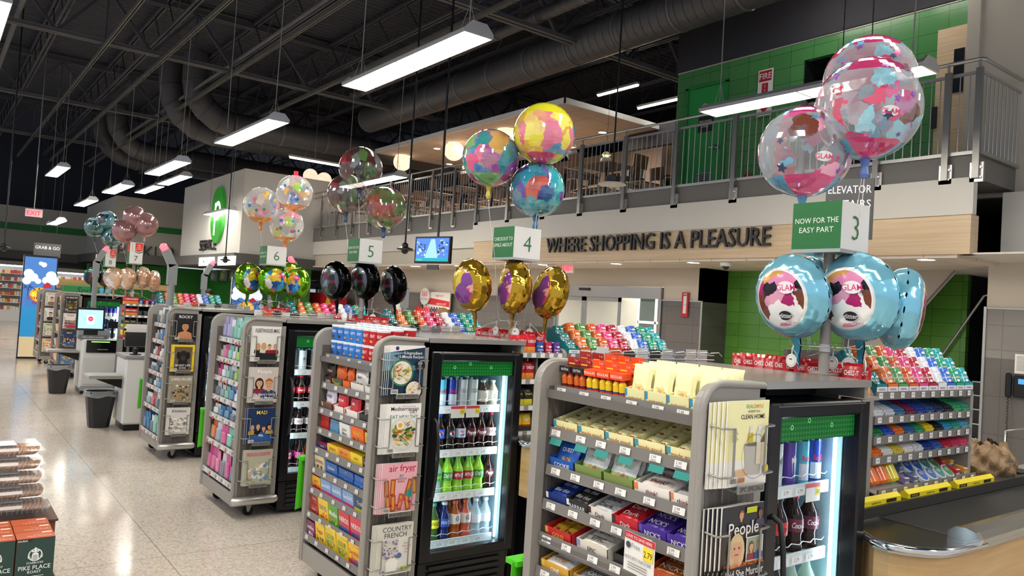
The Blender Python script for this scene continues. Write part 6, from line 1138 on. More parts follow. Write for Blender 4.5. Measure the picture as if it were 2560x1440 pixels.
# lower foil balloons
f3 = m_foil('#86cbe2', ['#e88fb8', '#b52a72', '#f2ede9', '#7a4432', '#1f1a22', '#f0a9c6', '#d9a05a', '#ffffff'], 1., .14, .118, met=.45, ps=12)
tw = [('GLAM', .045, .035, .024, '#e0307f', '#f7f2f5'), ('glitter', .03, -.075, .018, '#f2f2f2', '#14141a'), ('on!', .045, -.1, .02, '#f2f2f2', None)]
foil_balloon(3, (-1.8, 2.80, 1.725), .172, -.12, f3, 'blue-rimmed foil balloon below the lane three sign, aisle side of the pole', '#4aa3c4', (-.1, -.07), 41, tw, tilt=.18)
foil_balloon(3, (-1.6, 2.93, 1.735), .178, -.1, f3, 'blue-rimmed foil balloon below the lane three sign, just past the pole', '#4aa3c4', (.06, .08), 42, tw, tilt=.15)
foil_balloon(3, (-1.5, 3.08, 1.70), .165, 2.1, f3, 'blue foil balloon turned edge on, farthest from the aisle at lane three', '#4aa3c4', (.12, .09), 43, tilt=.1)
foil_balloon(3, (-1.86, 3.02, 1.75), .16, -.9, f3, 'blue foil balloon half hidden behind the lane three pole', '#4aa3c4', (-.02, .1), 44)
f4 = m_foil('#c9a032', ['#e8a04a', '#d9567f', '#e8c83a', '#8a4a9a', '#e07a4a', '#f0b0a0', '#7fae4a'], 2., .1, .11, bw=False)
for i, (c, yaw, lab) in enumerate((((-3.93, 2.68, 1.735), .0, 'gold foil balloon at the aisle end below the lane four sign'), ((-3.86, 2.95, 1.76), -.6, 'gold foil balloon mostly hidden behind the others at lane four'), ((-3.72, 2.85, 1.735), -.25, 'middle gold foil balloon right under the number four sign'), ((-3.62, 3.05, 1.72), -.2, 'gold foil balloon nearest the entrance doors at lane four'))):
    foil_balloon(4, c, .165, yaw, f4, lab, '#c9a032', ((-.08, -.06), (-.02, .08), (.06, -.02), (.09, .07))[i], 50+i, tilt=.15-.1*i)
f5 = m_foil('#0c0d0e', ['#3f5f3a', '#8a8f9a', '#2a2a30', '#7a2a32', '#5a5f6a', '#3a4f6a'], 3., .1, .115, bw=False, ps=13)
for i, (c, yaw, lab) in enumerate((((-5.95, 2.7, 1.745), .25, 'black foil balloon at the aisle end below the lane five sign'), ((-5.82, 2.9, 1.765), .15, 'middle black foil balloon below the lane five sign'), ((-5.70, 3.1, 1.74), .0, 'black foil balloon nearest the gray lamp pole at lane five'))):
    foil_balloon(5, c, .165, yaw, f5, lab, '#0c0d0e', ((-.1, -.05), (.02, -.1), (.1, .06))[i], 60+i, tilt=.1)
f6 = m_foil('#6fb01f', ['#3a8fd0', '#5ab0e0', '#e0607a', '#e8c03a', '#2f5fa8', '#f7f7f2'], 4., .14, .115, bw=False, ps=12)
for i, (c, yaw, lab) in enumerate((((-8.05, 2.68, 1.75), 1.9, 'lime green foil balloon at the aisle end below the lane six sign'), ((-7.93, 2.9, 1.755), 1.55, 'middle lime green foil balloon with a blue picture, lane six'), ((-8.02, 3.1, 1.79), 1.3, 'lime green foil balloon behind the middle one at lane six'), ((-7.83, 3.12, 1.735), .4, 'lime green foil balloon beside the gray lamp pole, lane six'))):
    foil_balloon(6, c, .165, yaw, f6, lab, '#6fb01f', ((-.1, -.05), (.0, -.1), (0, .1), (.1, .06))[i], 70+i)
f7 = m_foil('#c9a083', ['#c9a083', '#d9b596', '#8f9aa0', '#dfe4e6', '#c09578'], 5., .2, .2, bw=False)
for i, (c, lab) in enumerate((((-11.78, 2.08, 1.68), 'tan foil balloon at the aisle end below lane seven'), ((-11.7, 2.22, 1.69), 'front tan foil balloon below the number seven sign'), ((-11.68, 2.42, 1.72), 'tan foil balloon past the pole of lane seven'), ((-11.66, 2.56, 1.68), 'tan foil balloon nearest the gray pole at lane seven'))):
    foil_balloon(7, c, .165, .7-.3*i, f7, lab, '#c9a083', (.03*i, 0), 80+i, shape='hand')
f8 = m_foil('#1f4a3a', ['#5a3f32', '#8a6a5a', '#2f6a5a', '#20303a'], 6., .15, .14, bw=False)
for i, (c, lab) in enumerate((((-14.86, 2.28, 1.72), 'small brown and green foil balloon at the aisle end of lane eight'), ((-14.8, 2.47, 1.7), 'dark green foil balloon below the number eight sign'), ((-14.8, 2.6, 1.72), 'dark green foil balloon farther back at lane eight'))):
    foil_balloon(8, c, .15, .8-.3*i, f8, lab, '#1f4a3a', (.03*i, 0), 90+i)

# ================================================================ side racks facing the lanes
FX = {3: -1.62, 4: -3.55, 5: -5.60, 6: -7.75, 7: -11.55}
COLS = [('#0f7f86', 'teal'), ('#e8762f', 'orange'), ('#5aa05a', 'leaf green'), ('#e0602a', 'red-orange'), ('#e0508f', 'pink'), ('#b52445', 'dark red'), ('#e2e8f0', 'white'), ('#3a6fd0', 'blue'), ('#2aa07a', 'sea green'), ('#1fa5b0', 'aqua')]
RZ = [1.342, 1.24, 1.157, 1.073, .946]
def step_tray(c):
    def fn():
        b = MB(); m_ = P(c, .4); w = .088
        for x in (-w/2, w/2-.002): b.prism([(-.02, 0), (.2, 0), (.2, .14), (.16, .14), (-.02, .03)], (x, 0, 0), (0, 1, 0), (0, 0, 1), .002, m_)
        b.box(-w/2, w/2, -.02, -.018, 0, .032, m_); f = b.face((-w/2, -.02, 0), (1, 0, 0), (0, 0, 1)); f.rect(0, w, 0, .02, P('#e8e4ea')); f.text('mentos', w/2, .005, .012, P('#2a2f7a'), w*.85, bold=.03)
        return b
    return tpl(('step', c), fn)
for n, X in FX.items():
    ya, yb = {3: (3.14, 4.06), 4: (3.16, 4.09), 5: (3.05, 3.98), 6: (3.05, 3.98), 7: (2.62, 3.5)}[n]
    t = thing('side_rack', {3: 'side rack of gum and mints behind the lane three belt', 4: 'side rack of mints with the entrance doors behind it, lane four', 5: 'side rack of mints at lane five', 6: 'side rack of mints at lane six', 7: 'far side rack of chips and mints at lane seven'}[n], 'rack', (X, ya, 0))
    L = yb-ya
    for y in (-.03, L):
        b = MB(); b.prism([(-.42, .1), (0, .1), (0, 1.32)]+[(p[0], p[1]) for p in arc(-.05, 1.33, .05, 0, 90, 4)]+[(-.42, 1.38)], (0, y+.03, 0), (1, 0, 0), (0, 0, 1), .03, GRAY); b.build('side_panel', t)
    b = MB(); b.box(-.43, -.41, 0, L, .1, 1.5, GRAYD); b.build('back_panel', t)
    b = MB(); b.box(-.42, -.01, 0, L, .06, .14, GRAYD); [b.box(x, x+.04, y, y+.04, 0, .06, BLACK) for x in (-.4, -.06) for y in (.03, L-.07)]; b.build('base', t)
    for i, z in enumerate(RZ if n == 3 else RZ[:2]+[1.06]):
        b = MB(); dx = .03 if i == 4 else 0; b.prism([(-.25, z+.075), (.0+dx, z-.012), (dx, z-.006), (-.25, z+.081)], (0, L, 0), (1, 0, 0), (0, 0, 1), L, GRAYL); s_ = b.build('shelf', t)
        b = MB(); b.box(dx, dx+.008, 0, L, z-.02, z+.014, mat('#77736f', .4)); f = b.face((dx+.008, 0, z-.02), (0, 1, 0), (0, 0, 1)); [(f.rect(L*(k+.25)/10, L*(k+.25)/10+.032, .006, .029, TAGM), f.text('1.69', L*(k+.25)/10+.016, .014, .009, BLACK)) for k in range(10)]; b.build('price_rail', s_)
    sp = L/10
    for k, (c, cn) in enumerate(COLS):
        yy = ya+sp*(k+.5); pos = '%s column from the cooler, lane %s' % (ORD[k+1], NUM[n])
        put('gum_carton', step_tray(c), '%s stepped carton holding gum bottles, %s' % (cn, pos), 'carton', (X-.012, yy, RZ[0]+.014), PI/2)
        for r_ in range(3):
            for q in ((-.5, .5) if k == 0 and n < 5 else (0,)):
                put('gum_bottle', gumtub(c), '%s gum bottle on the %s step, %s' % (cn, ('lowest', 'middle', 'upper')[r_], pos), 'gum bottle', (X-.03-.058*r_, yy+q*.036, RZ[0]+.03+.042*r_), PI/2, 'gum bottles %s %s' % (pos, r_) if k == 0 and n < 5 else None, -.4, 0, (.8,)*3 if k == 0 and n < 5 else (1.5, 1.5, 1.05))
    # chip columns between cooler and side rack
    if n >= 4:
        yc = 2.79 if n < 7 else 2.2
        t = thing('snack_rack', 'narrow rack of chip bags beside the cooler of lane %s' % NUM[n], 'rack', (X, yc, 0)); L2 = ya-yc-.03
        b = MB(); b.box(-.4, -.38, 0, L2, .1, 1.4, BLACK); b.build('back_panel', t); b = MB(); b.box(-.4, 0, 0, L2, .0, .12, BLACK); b.build('base', t)
        for y in (0, L2*.42, L2-.012): b = MB(); b.box(-.39, -.02, y, y+.012, .1, 1.34, GRAYD); b.build('divider', t)
        for i, z in enumerate((1.345, 1.19, 1.035, .885)):
            b = MB(); b.box(-.39, 0, 0, L2, z-.012, z-.006, GRAYL); s_ = b.build('shelf', t); b = MB(); b.box(0, .006, 0, L2, z-.022, z+.01, GRAY); f = b.face((.006, 0, z-.022), (0, 1, 0), (0, 0, 1)); [f.rect(L2*(k+.2)/5, L2*(k+.2)/5+.034, .003, .029, TAGM) for k in range(5)]; b.build('price_rail', s_)
            if i < 4:
                kinds = [('#c01a24', 'CHEEZ-IT', '#ffffff', '#e8953a', 'red cheese cracker bag')]*2 if i < 2 else [('#2a2a26', 'Smart', '#e8d23a', '#d9cf3a', 'black and yellow popcorn bag')]*2 if i == 2 else [('#f0c81e', "Lay's", '#ffffff', '#c9202a', 'yellow chip bag')]*2
                for k, (c, tx, tc_, ac, ds) in enumerate(kinds+([('#1f4fa0', 'ICE', '#ffffff', None, 'blue ice gum tub'), ('#b5203f', 'ICE', '#ffffff', None, 'red ice gum tub'), ('#5a2f95', 'ICE', '#ffffff', None, 'purple ice gum tub')] if i == 0 else [('#3a3a40', '', '#ffffff', None, 'dark small bag')]*3)):
                    big = k < 2; yy = yc+(L2*.42*(k+.5)/2 if big else L2*(.42+.58*(k-1.5)/3)); pt = pillow(.08 if n < 7 else .12, .11, .035, c, tx, tc_, ac, r=.25) if big else (gumtub(c) if i == 0 else pillow(.06, .08, .02, c))
                    for d in range(2): put('chip_bag' if big or i else 'gum_tub', pt, '%s, %s from the cooler, %s shelf, lane %s%s' % (ds, ORD[k+1], ORD[i+1], NUM[n], ', behind' if d else ''), 'snack bag' if big or i else 'gum tub', (X-.04-.06*d, yy, z-.004), PI/2, None, -.1)
    # chip bags standing behind the counter top, and packs hanging at its rear edge
    if n < 7:
        b = MB(); xa, y_ = LANES[n]-.72, 2.875; b.box(xa, xa+.60, y_, y_+.012, 1.3, 1.36, GRAY); b.box(xa, xa+.6, y_, y_+.19, 1.33, 1.343, GRAY); b.box(xa, xa+.02, y_, y_+.19, 0, 1.3, GRAYD); b.box(xa+.36, xa+.38, y_, y_+.19, 0, 1.3, GRAYD); tag(b.build('bag_shelf'), 'narrow gray shelf for cracker bags behind the lane %s counter' % NUM[n], 'shelf')
        for k in range(11):
            x = xa+.035+.052*k
            if abs(x-PXY[n][0]) < .035 and n > 0: x += .0
            for d in range(2): 
                if abs(x-PXY[n][0]) < .05 and d == 0: continue
                put('cracker_bag', pillow(.075, .13, .03, '#b8161f', 'CHEEZ-IT', '#ffffff', '#e8953a' if k > 8 else None, r=.22), 'red cracker bag, %s of the %s row behind the lane %s counter' % (ORD[k+1], ('front', 'rear')[d], NUM[n]), 'snack bag', (x, 2.925+.07*d, 1.344), .55+random.uniform(-.5, .5), None, -.2+random.uniform(-.15, .1))
        PK = ['#e9e9e7', '#e8551f', '#3a3a3d', '#dfe2e4', '#2f3236', '#c9cdd0', '#8f93a0', '#e6e4e2', '#dcdcda']; x = LANES[n]-.765
        t = thing('peg_strip', 'wire peg strip along the rear edge of the lane %s counter' % NUM[n], 'peg strip', (x, 2.16, 1.43)); b = MB(); b.tube([(0, 0, 0), (0, .68, 0)], .003, STEEL, 6); b.tube([(0, 0, .02), (0, .68, .02)], .002, STEEL, 6); b.build('rail', t)
        for k in range(9):
            b = MB(); b.tube([(0, .03+.078*k, .0), (-.09, .03+.078*k, 0), (-.1, .03+.078*k, .015)], .002, STEEL, 5); b.tube([(0, .03+.078*k, .03), (.03, .05+.078*k, .035), (.035, .065+.078*k, .02)], .0025, STEEL, 5); b.build('peg', t)
            put('pegged_pack', blister(.066, .15, PK[k], '#f2f2f2', '', '', .014, PK[k]), '%s small pack, %s peg from the magazines, lane %s counter edge' % (('white', 'orange', 'black', 'white', 'charcoal', 'silver', 'gray', 'white', 'cream')[k], ORD[k+1], NUM[n]), 'pack', (x-.045, 2.19+.078*k, 1.315+random.uniform(-.01, .01)), -PI/2)
# columns of small candy packs on the nearest side rack
X = FX[3]; ya, yb = 3.14, 4.06
rowsC = [[('#dcdcdf', 'white'), ('#c9cfd9', 'pale silver'), ('#3f6f9a', 'blue'), ('#7a1f45', 'plum'), ('#1f3f95', 'royal blue'), ('#2a4a85', 'navy'), ('#1f2f55', 'dark navy'), ('#1a1f2f', 'black and blue'), ('#3aa05f', 'green'), ('#2f9a7a', 'sea green')],
         [('#1f7a45', 'dark green'), ('#2a4fb0', 'blue'), ('#e0702a', 'orange'), ('#2a5f9a', 'steel blue'), ('#2a8f5a', 'green'), ('#e8c81e', 'yellow'), ('#1a1f22', 'black'), ('#2f8fb5', 'light blue'), ('#2a9a80', 'teal'), ('#5aa5c0', 'pale blue')],
         [('#e8702a', 'orange'), ('#dfe4da', 'white'), ('#d9c24a', 'mixed yellow'), ('#e6e0da', 'pale'), ('#dcdcdc', 'white and red'), ('#1f3f8a', 'navy'), ('#3a5fb0', 'blue'), ('#b52a3a', 'red'), ('#c93a5a', 'rose'), ('#d9486a', 'pink')]]
for r_, cols in enumerate(rowsC):
    z = RZ[r_+1]; sp = (yb-ya)/10
    for k, (c, cn) in enumerate(cols):
        yy = ya+sp*(k+.5); pos = '%s column from the cooler, %s shelf, lane three' % (ORD[k+1], ORD[r_+2])
        put('gum_tray', tray(.088, .2, .022, c, ('extra', 'Orbit', 'mentos', '5')[(k+r_) % 4], '#ffffff', None), '%s tray of gum packs, %s' % (cn, pos), 'tray', (X-.1, yy, z+.04), PI/2, None, .36)
        pk = carton(.04, .05, .018, c, '', '#ffffff', None); 
        for d in range(3):
            for e in (-1, 1): put('gum_pack', pk, '%s gum pack in the %s' % (cn, pos), 'gum', (X-.035-.058*d, yy+e*.021, z+.028+.022*d), PI/2+random.uniform(-.05, .05), 'gum packs '+pos, .36)
z = RZ[4]; sp = .09
for k, (c, cn, kind) in enumerate([('#e8701f', 'orange', 'jug'), ('#e8701f', 'orange', 'jug'), ('#d9c81e', 'yellow', 'jug'), ('#8a7ab5', 'lavender', 'tin'), ('#6f7fae', 'blue-gray', 'tin'), ('#1f4fae', 'blue and lime', 'round'), ('#1f5fa5', 'deep blue', 'round'), ('#2a7f7a', 'teal', 'round'), ('#3f7a3a', 'green', 'round'), ('#c9304a', 'red', 'star'), ('#e8a03a', 'golden', 'star')]):
    yy = 3.18+.083*k; pos = '%s from the cooler, lowest shelf, lane three' % ORD[k+1]
    for d in range(3 if kind != 'jug' else 2):
        q = (X-.012-.066*d, yy, z+.018+.026*d)
        if kind == 'jug': put('candy_jar', tpl(('jug', c), lambda: (lambda b, e: [('jar', b.mesh(), []), ('lid', e.mesh(), [])])(MB().lathe([(.03, 0), (.036, .01), (.036, .07), (.03, .085)], mat(c, .15, 0, 0, 1., 0, .6), n=16), MB().lathe([(.031, .085), (.031, .1), (.001, .1)], P('#2f7a2a'), n=16))), '%s candy jar, %s' % (cn, pos), 'candy jar', q, PI/2, 'jars '+pos, -.5)
        elif kind == 'round': put('mint_tin', tpl(('tin', c), lambda: (lambda b: b.lathe([(.034, 0), (.036, .003), (.036, .016), (.034, .02), (.001, .021)], P('#dfe4ea', .2), n=20) and (b.face((-.03, 0, .021), (1, 0, 0), (0, 1, 0)).disc(.03, 0, .029, P(c)).text('ICE', .03, .002, .014, WHITE, bold=.03) and b))(MB())), '%s round mint tin, %s' % (cn, pos), 'mint tin', q, PI/2, 'tins '+pos, .7)
        else: put('candy_pack', carton(.036, .05, .02, c, '', '#ffffff', '#f2e2d2'), '%s small candy pack, %s' % (cn, pos), 'candy', q, PI/2, 'packs '+pos, .2)

# ================================================================ checkout belts
def belt_counter(n, dx):
    t = thing('checkout_counter', 'curved maple checkout counter with black belt at lane %s' % NUM[n], 'checkout counter', (dx, 0, 0)); YE = 5.4
    out = [(-1.62, 2.86), (-1.47, 2.79), (-1.38, 2.715)] + [(-1.38+.2*math.sin(a), 2.895-.2*math.cos(a)) for a in (.3, .6, .9, 1.2, PI/2)] + [(-1.17, 3.1), (-1.17, YE), (-1.62, YE)]
    b = MB(); b.prism([(p[0]*1, p[1]) for p in [(-1.60, 2.89), (-1.46, 2.81), (-1.385, 2.735)]+[(-1.385+.185*math.sin(a), 2.905-.18*math.cos(a)) for a in (.3, .6, .9, 1.2, PI/2)]+[(-1.2, 3.1), (-1.2, YE), (-1.6, YE)]], (0, 0, .56), (1, 0, 0), (0, 1, 0), .285, MAPLE); b.build('wood_panel', t)
    b = MB(); b.prism([(-1.6, 2.9), (-1.35, 2.9), (-1.28, 3.0), (-1.28, YE), (-1.6, YE)], (0, 0, 0), (1, 0, 0), (0, 1, 0), .56, BLK2); b.build('kick_plate', t)
    b = MB(); b.prism(out, (0, 0, .845), (1, 0, 0), (0, 1, 0), .026, mat('#2f2d2b', .28, .4), STEEL); b.build('deck', t)
    b = MB(); b.tube([(p[0], p[1], .865) for p in out[1:9]], .014, CHROME, 8); b.build('rim', t)
    b = MB(); b.box(-1.53, -1.245, 3.06, 4.62, .868, .876, mat('#19191b', .55)); b.tube([(-1.53, 3.06, .869), (-1.245, 3.06, .869)], .007, mat('#19191b', .5), 8); b.build('belt', t)
    b = MB(); b.prism([(-.01, 0), (.09, 0), (.096, .02), (.08, .042), (.045, .052), (.01, .045), (-.01, .03)], (-1.25, 3.05, .868), (1, 0, 0), (0, 0, 1), -2.2, mat('#a9a7a2', .22, .9)); b.prism([(-.012, 0), (.092, 0), (.098, .02), (.082, .044), (.045, .054), (.008, .047), (-.012, .03)], (-1.25, 3.05, .868), (1, 0, 0), (0, 0, 1), .03, CHROME); b.build('guard_bar', t)
    b = MB(); b.box(-1.62, -1.53, 2.80, 4.66, .87, .918, mat('#4b4a49', .35, .6)); b.box(-1.532, -1.527, 2.80, 4.66, .872, .876, CHROME); b.box(-1.64, -1.56, 4.55, 4.7, .875, .925, BLK2); b.build('divider_rail', t)
    b = MB(); b.box(-1.6, -1.19, 4.66, YE, .872, .885, STEEL); b.box(-1.5, -1.3, 4.8, 5.1, .885, .889, BLACK); b.build('scanner_deck', t)
belt_counter(3, 0); belt_counter(4, -2.03)
for k, (a, c) in enumerate(((2.84, 3.24), (3.30, 3.70), (3.76, 4.16))):
    b = MB(); b.prism([(0, 0), (.036, 0), (.036, .02), (.018, .034), (0, .02)], (-1.575, c, .919), (1, 0, 0), (0, 0, 1), c-a, mat('#ead51a', .4)); f = b.face((-1.539, a, .919), (0, 1, 0), (0, 0, 1)); L = c-a
    f.rect(.02, .1, .003, .017, BLACK).text('PROMOTION', .06, .007, .006, P('#ead51a'), .07).text('available here', L/2, .006, .009, BLACK, .1).rect(L-.12, L-.04, .003, .017, BLACK)
    tag(b.build('belt_divider'), 'yellow belt divider bar, %s on the lane three rail' % ('nearest the cooler', 'the middle one', 'nearest the bags')[k], 'divider bar')
t = thing('bag_stand', 'wire stand with brown paper-look grocery bags past the lane three belt', 'bag stand', (-1.62, 4.75, .885)); b = MB(); b.box(-.12, .2, 0, .4, 0, .01, STEEL); b.tube([(-.1, .02, .01), (-.1, .02, .22), (-.1, .38, .22), (-.1, .38, .01)], .005, STEEL, 6); b.tube([(.15, .02, .01), (.15, .02, .22), (.15, .38, .22), (.15, .38, .01)], .005, STEEL, 6); b.build('frame', t)
def m_bag():
    s = NT('thin_brown_plastic'); n = s.n('TexNoise', {'Vector': s.map((14, 14, 9)), 'Scale': 1., 'Detail': 6., 'Distortion': 1.5}); s.bs(Base_Color=lin('#8f714f'), Roughness=.38); s.bump(n.outputs[0], .9, .03); return s.x
BAG = m_bag()
for i, (x, y, z, s_, lab) in enumerate(((-1.68, 4.46, .93, 1., 'crumpled brown grocery bag with printed words beside the belt rail'), (-1.5, 4.78, .9, .9, 'second crumpled brown grocery bag farther along the lane three counter'))):
    b = MB(); nn = 64; vs = []
    for j in range(15):
        for k in range(nn):
            a = 2*PI*k/nn; rr = (.14+.005*j-.0007*j*j+.010*math.sin(a*5+j*.8+i)+.006*math.sin(a*11-j*.9)+.004*math.sin(a*23+j*1.7))*s_; vs.append((rr*math.cos(a)*.8, rr*math.sin(a), (.0125*j+(.012*math.sin(a*4+i)+.007*math.sin(a*9+j)+.004*math.sin(a*21))*max(0, j-9)/5)*s_))
    b.add(vs, [(j*nn+k, j*nn+(k+1) % nn, (j+1)*nn+(k+1) % nn, (j+1)*nn+k) for j in range(14) for k in range(nn)]+[tuple(range(nn-1, -1, -1))], BAG, True)
    f = b.face((.119, -.16, .0), Vector((.12, 1, 0)), (0, 0, 1)); [f.text(w_, .03, .1-.036*q, .026, P('#2a2320'), al='l') for q, w_ in enumerate(('reuse', 'and', 'recycle'))] if i == 0 else 0
    tag(b.build('grocery_bag', None, (x, y, z-.04)), lab, 'bag')
# ================================================================ self checkout kiosks, bins, lamp poles
KG, KW = mat('#8f9296', .4), mat('#d8d8d6', .35)
def kiosk(x, y, lab, front=False):
    t = thing('self_checkout_kiosk', lab, 'kiosk', (x, y, 0))
    b = MB(); b.bbox(-.5, 0, 0, .54, .07, .80, KW, .03); b.box(-.48, -.03, .03, .51, 0, .07, BLACK); b.box(-.02, .012, .02, .52, .05, .12, KG); b.build('cabinet', t)
    b = MB(); b.bbox(0, .02, .06, .52, .6, .78, mat('#101114', .12), .005); b.face((.02, .06, .6), (0, 1, 0), (0, 0, 1)).rect(.06, .3, .15, .165, mat('#8ae05a', .4, 0, 1.)); b.bbox(.0, .03, .2, .34, .64, .655, GRAYD, .003); b.build('bagging_window', t)
    b = MB(); b.bbox(0, .015, .04, .52, .14, .52, mat('#c6c6c4', .35), .01); b.build('lower_door', t)
    b = MB(); b.box(-.25, -.05, -.04, .36, .8, .93, KG); b.box(-.05, -.04, .02, .2, .83, .92, BLACK); b.build('scanner_hood', t)
    b = MB(); b.box(-.04, -.02, -.05, .33, .79, .85, mat('#6a6d70', .4)); b.face((-.02, -.05, .79), (0, 1, 0), (0, 0, 1)).text('THIS LANE IS CLOSED', .19, .02, .02, WHITE, .34, bold=.02); b.build('closed_plate', t)
    R = Matrix.Rotation(-.12, 3, 'Y'); b = MB(); b.obox((-.08, .1, 1.08), (.03, .37, .33), R, BLACK); b.build('monitor', t)
    b = MB(); f = b.face((-.044, -.06, .945), (0, 1, 0), R @ Vector((0, 0, 1))); f.rect(0, .32, 0, .27, mat('#8cc4dc', .3, 0, 1.)).rect(.11, .21, .06, .2, mat('#a9d6e8', .3, 0, 1.)).disc(.16, .14, .035, mat('#e02a3f', .3, 0, 1.)).rect(.138, .182, .134, .146, WHITE); b.build('screen', t)
    b = MB(); b.tube([(-.2, .42, .8), (-.2, .42, .95)], .02, BLACK); b.obox((-.18, .42, 1.0), (.05, .14, .1), R, BLACK); b.build('card_reader', t)
    b = MB(); b.bbox(-.42, -.06, -.42, -.02, .585, .62, STEEL, .008); b.prism([(-.3, 0), (0, 0), (0, -.12)], (-.2, -.0, .585), (0, 1, 0), (0, 0, 1), .03, BLACK); b.build('basket_shelf', t)
    return t
kiosk(-12.55, 1.86, 'closed self checkout kiosk with a lit blue screen in front of the far cooler')
t = thing('self_checkout_kiosk', 'white self checkout cabinet with steel basket shelf beside the lane six rack', 'kiosk', (-9.3, 1.82, 0))
b = MB(); b.bbox(-.5, 0, 0, .7, .07, .80, KW, .02); b.box(-.51, .01, -.01, .71, .80, .83, KG); b.box(-.48, -.03, .03, .67, 0, .07, BLACK); f = b.face((0, 0, 0), (0, 1, 0), (0, 0, 1)); f.rect(.2, .5, .16, .26, KG); b.build('cabinet', t)
b = MB(); b.bbox(-.34, .02, -.36, -.02, .575, .61, STEEL, .008); b.prism([(-.3, 0), (0, 0), (0, -.12)], (-.15, -.0, .575), (0, 1, 0), (0, 0, 1), .03, BLACK); b.build('basket_shelf', t)
b = MB(); b.tube([(-.15, .12, .83), (-.15, .12, .9)], .025, BLACK); b.cyl((-.15, .12, .83), .06, .01, BLACK); b.obox((-.14, .12, 1.0), (.05, .24, .16), Matrix.Rotation(-.2, 3, 'Y'), BLACK); b.build('card_reader', t)
b = MB(); b.box(-.2, -.19, .02, .24, 1.06, 1.17, WHITE); b.build('paper_sign', t)
def bin_(x, y, lab):
    t = thing('waste_bin', lab, 'bin', (x, y, 0)); m_ = mat('#262527', .45)
    def ring(w, d, z): 
        c = .04; return [(-w+c, -d, z), (w-c, -d, z), (w, -d+c, z), (w, d-c, z), (w-c, d, z), (-w+c, d, z), (-w, d-c, z), (-w, -d+c, z)]
    b = MB(); R_ = [ring(.10, .10, 0), ring(.13, .145, .38), ring(.14, .155, .385), ring(.14, .155, .40), ring(.125, .14, .40), ring(.095, .095, .02)]
    b.add([p for r in R_ for p in r], [(i*8+k, i*8+(k+1) % 8, i*8+8+(k+1) % 8, i*8+8+k) for i in range(5) for k in range(8)]+[tuple(range(7, -1, -1)), tuple(range(40, 48))], m_); b.build('bucket', t)
    b = MB(); n = 32; vs = []
    for j, (s_, z) in enumerate(((.93, .36), (1.05, .41), (1.1, .41), (1.09, .375), (1.12, .345))):
        for k in range(n): a = 2*PI*k/n; q = 1+.03*math.sin(a*6+j*2); e = (abs(math.cos(a))**5+abs(math.sin(a))**5)**-.2; vs.append((.13*s_*q*e*math.cos(a), .147*s_*q*e*math.sin(a), z+(.012*math.sin(a*5) if j > 2 else 0)))
    b.add(vs, [(j*n+k, j*n+(k+1) % n, (j+1)*n+(k+1) % n, (j+1)*n+k) for j in range(4) for k in range(n)], mat('#d9dcde', .15, 0, 0, .35), True); b.build('liner', t)
bin_(-9.68, 1.66, 'black waste bin with clear liner in front of the white checkout cabinet'); bin_(-12.72, 1.62, 'black waste bin with clear liner in front of the closed kiosk')
def lamp_pole(x, y, h, s_, lab, k=1.):
    t = thing('lane_light_pole', lab, 'light pole', (x, y, 0)); pm = mat('#8a8d90', .4)
    b = MB(); b.tube([(0, 0, 0 if 1 else .8), (0, 0, h-.42)], .034*k, pm, 10); b.build('pole', t)
    b = MB(); q = [(0, 0, h-.44), (0, 0, h-.2), (0, -.09*s_, h-.04)]; b.bar(q[0], q[1], .06*k, .085*k, pm, (0, 1, 0)); b.bar((q[1][0], q[1][1], q[1][2]-.02), q[2], .06*k, .075*k, pm, (0, 1, .2)); b.build('arm', t)
    b = MB(); b.tube([q[2], (0, -.125*s_, h+.01), (0, -.135*s_, h+.03)], [.036*k, .036*k, .016], mat('#f0808c', .3, 0, .9, eh='#ff4a60'), 10); b.build('signal_lamp', t)
    b = MB(); b.box(-.045, .0, -.01, .0, h-.38, h-.1, WHITE); b.build('speaker_panel', t)
lamp_pole(-12.75, 2.0, 2.13, -1, 'gray light pole with lit red tip rising from the closed kiosk'); lamp_pole(-9.6, 2.3, 2.08, 1, 'thick gray light pole with pale red tip in front of the word PICKUP', 1.2)
lamp_pole(-12.6, 3.5, 2.05, -1, 'gray light pole with lit red tip under the SERVICE letters'); lamp_pole(-9.0, 3.6, 2.04, 1, 'gray light pole with pale red tip beside the green foil balloons'); lamp_pole(-8.2, 4.62, 1.98, 1, 'gray light pole with pale red tip beside the black foil balloons')
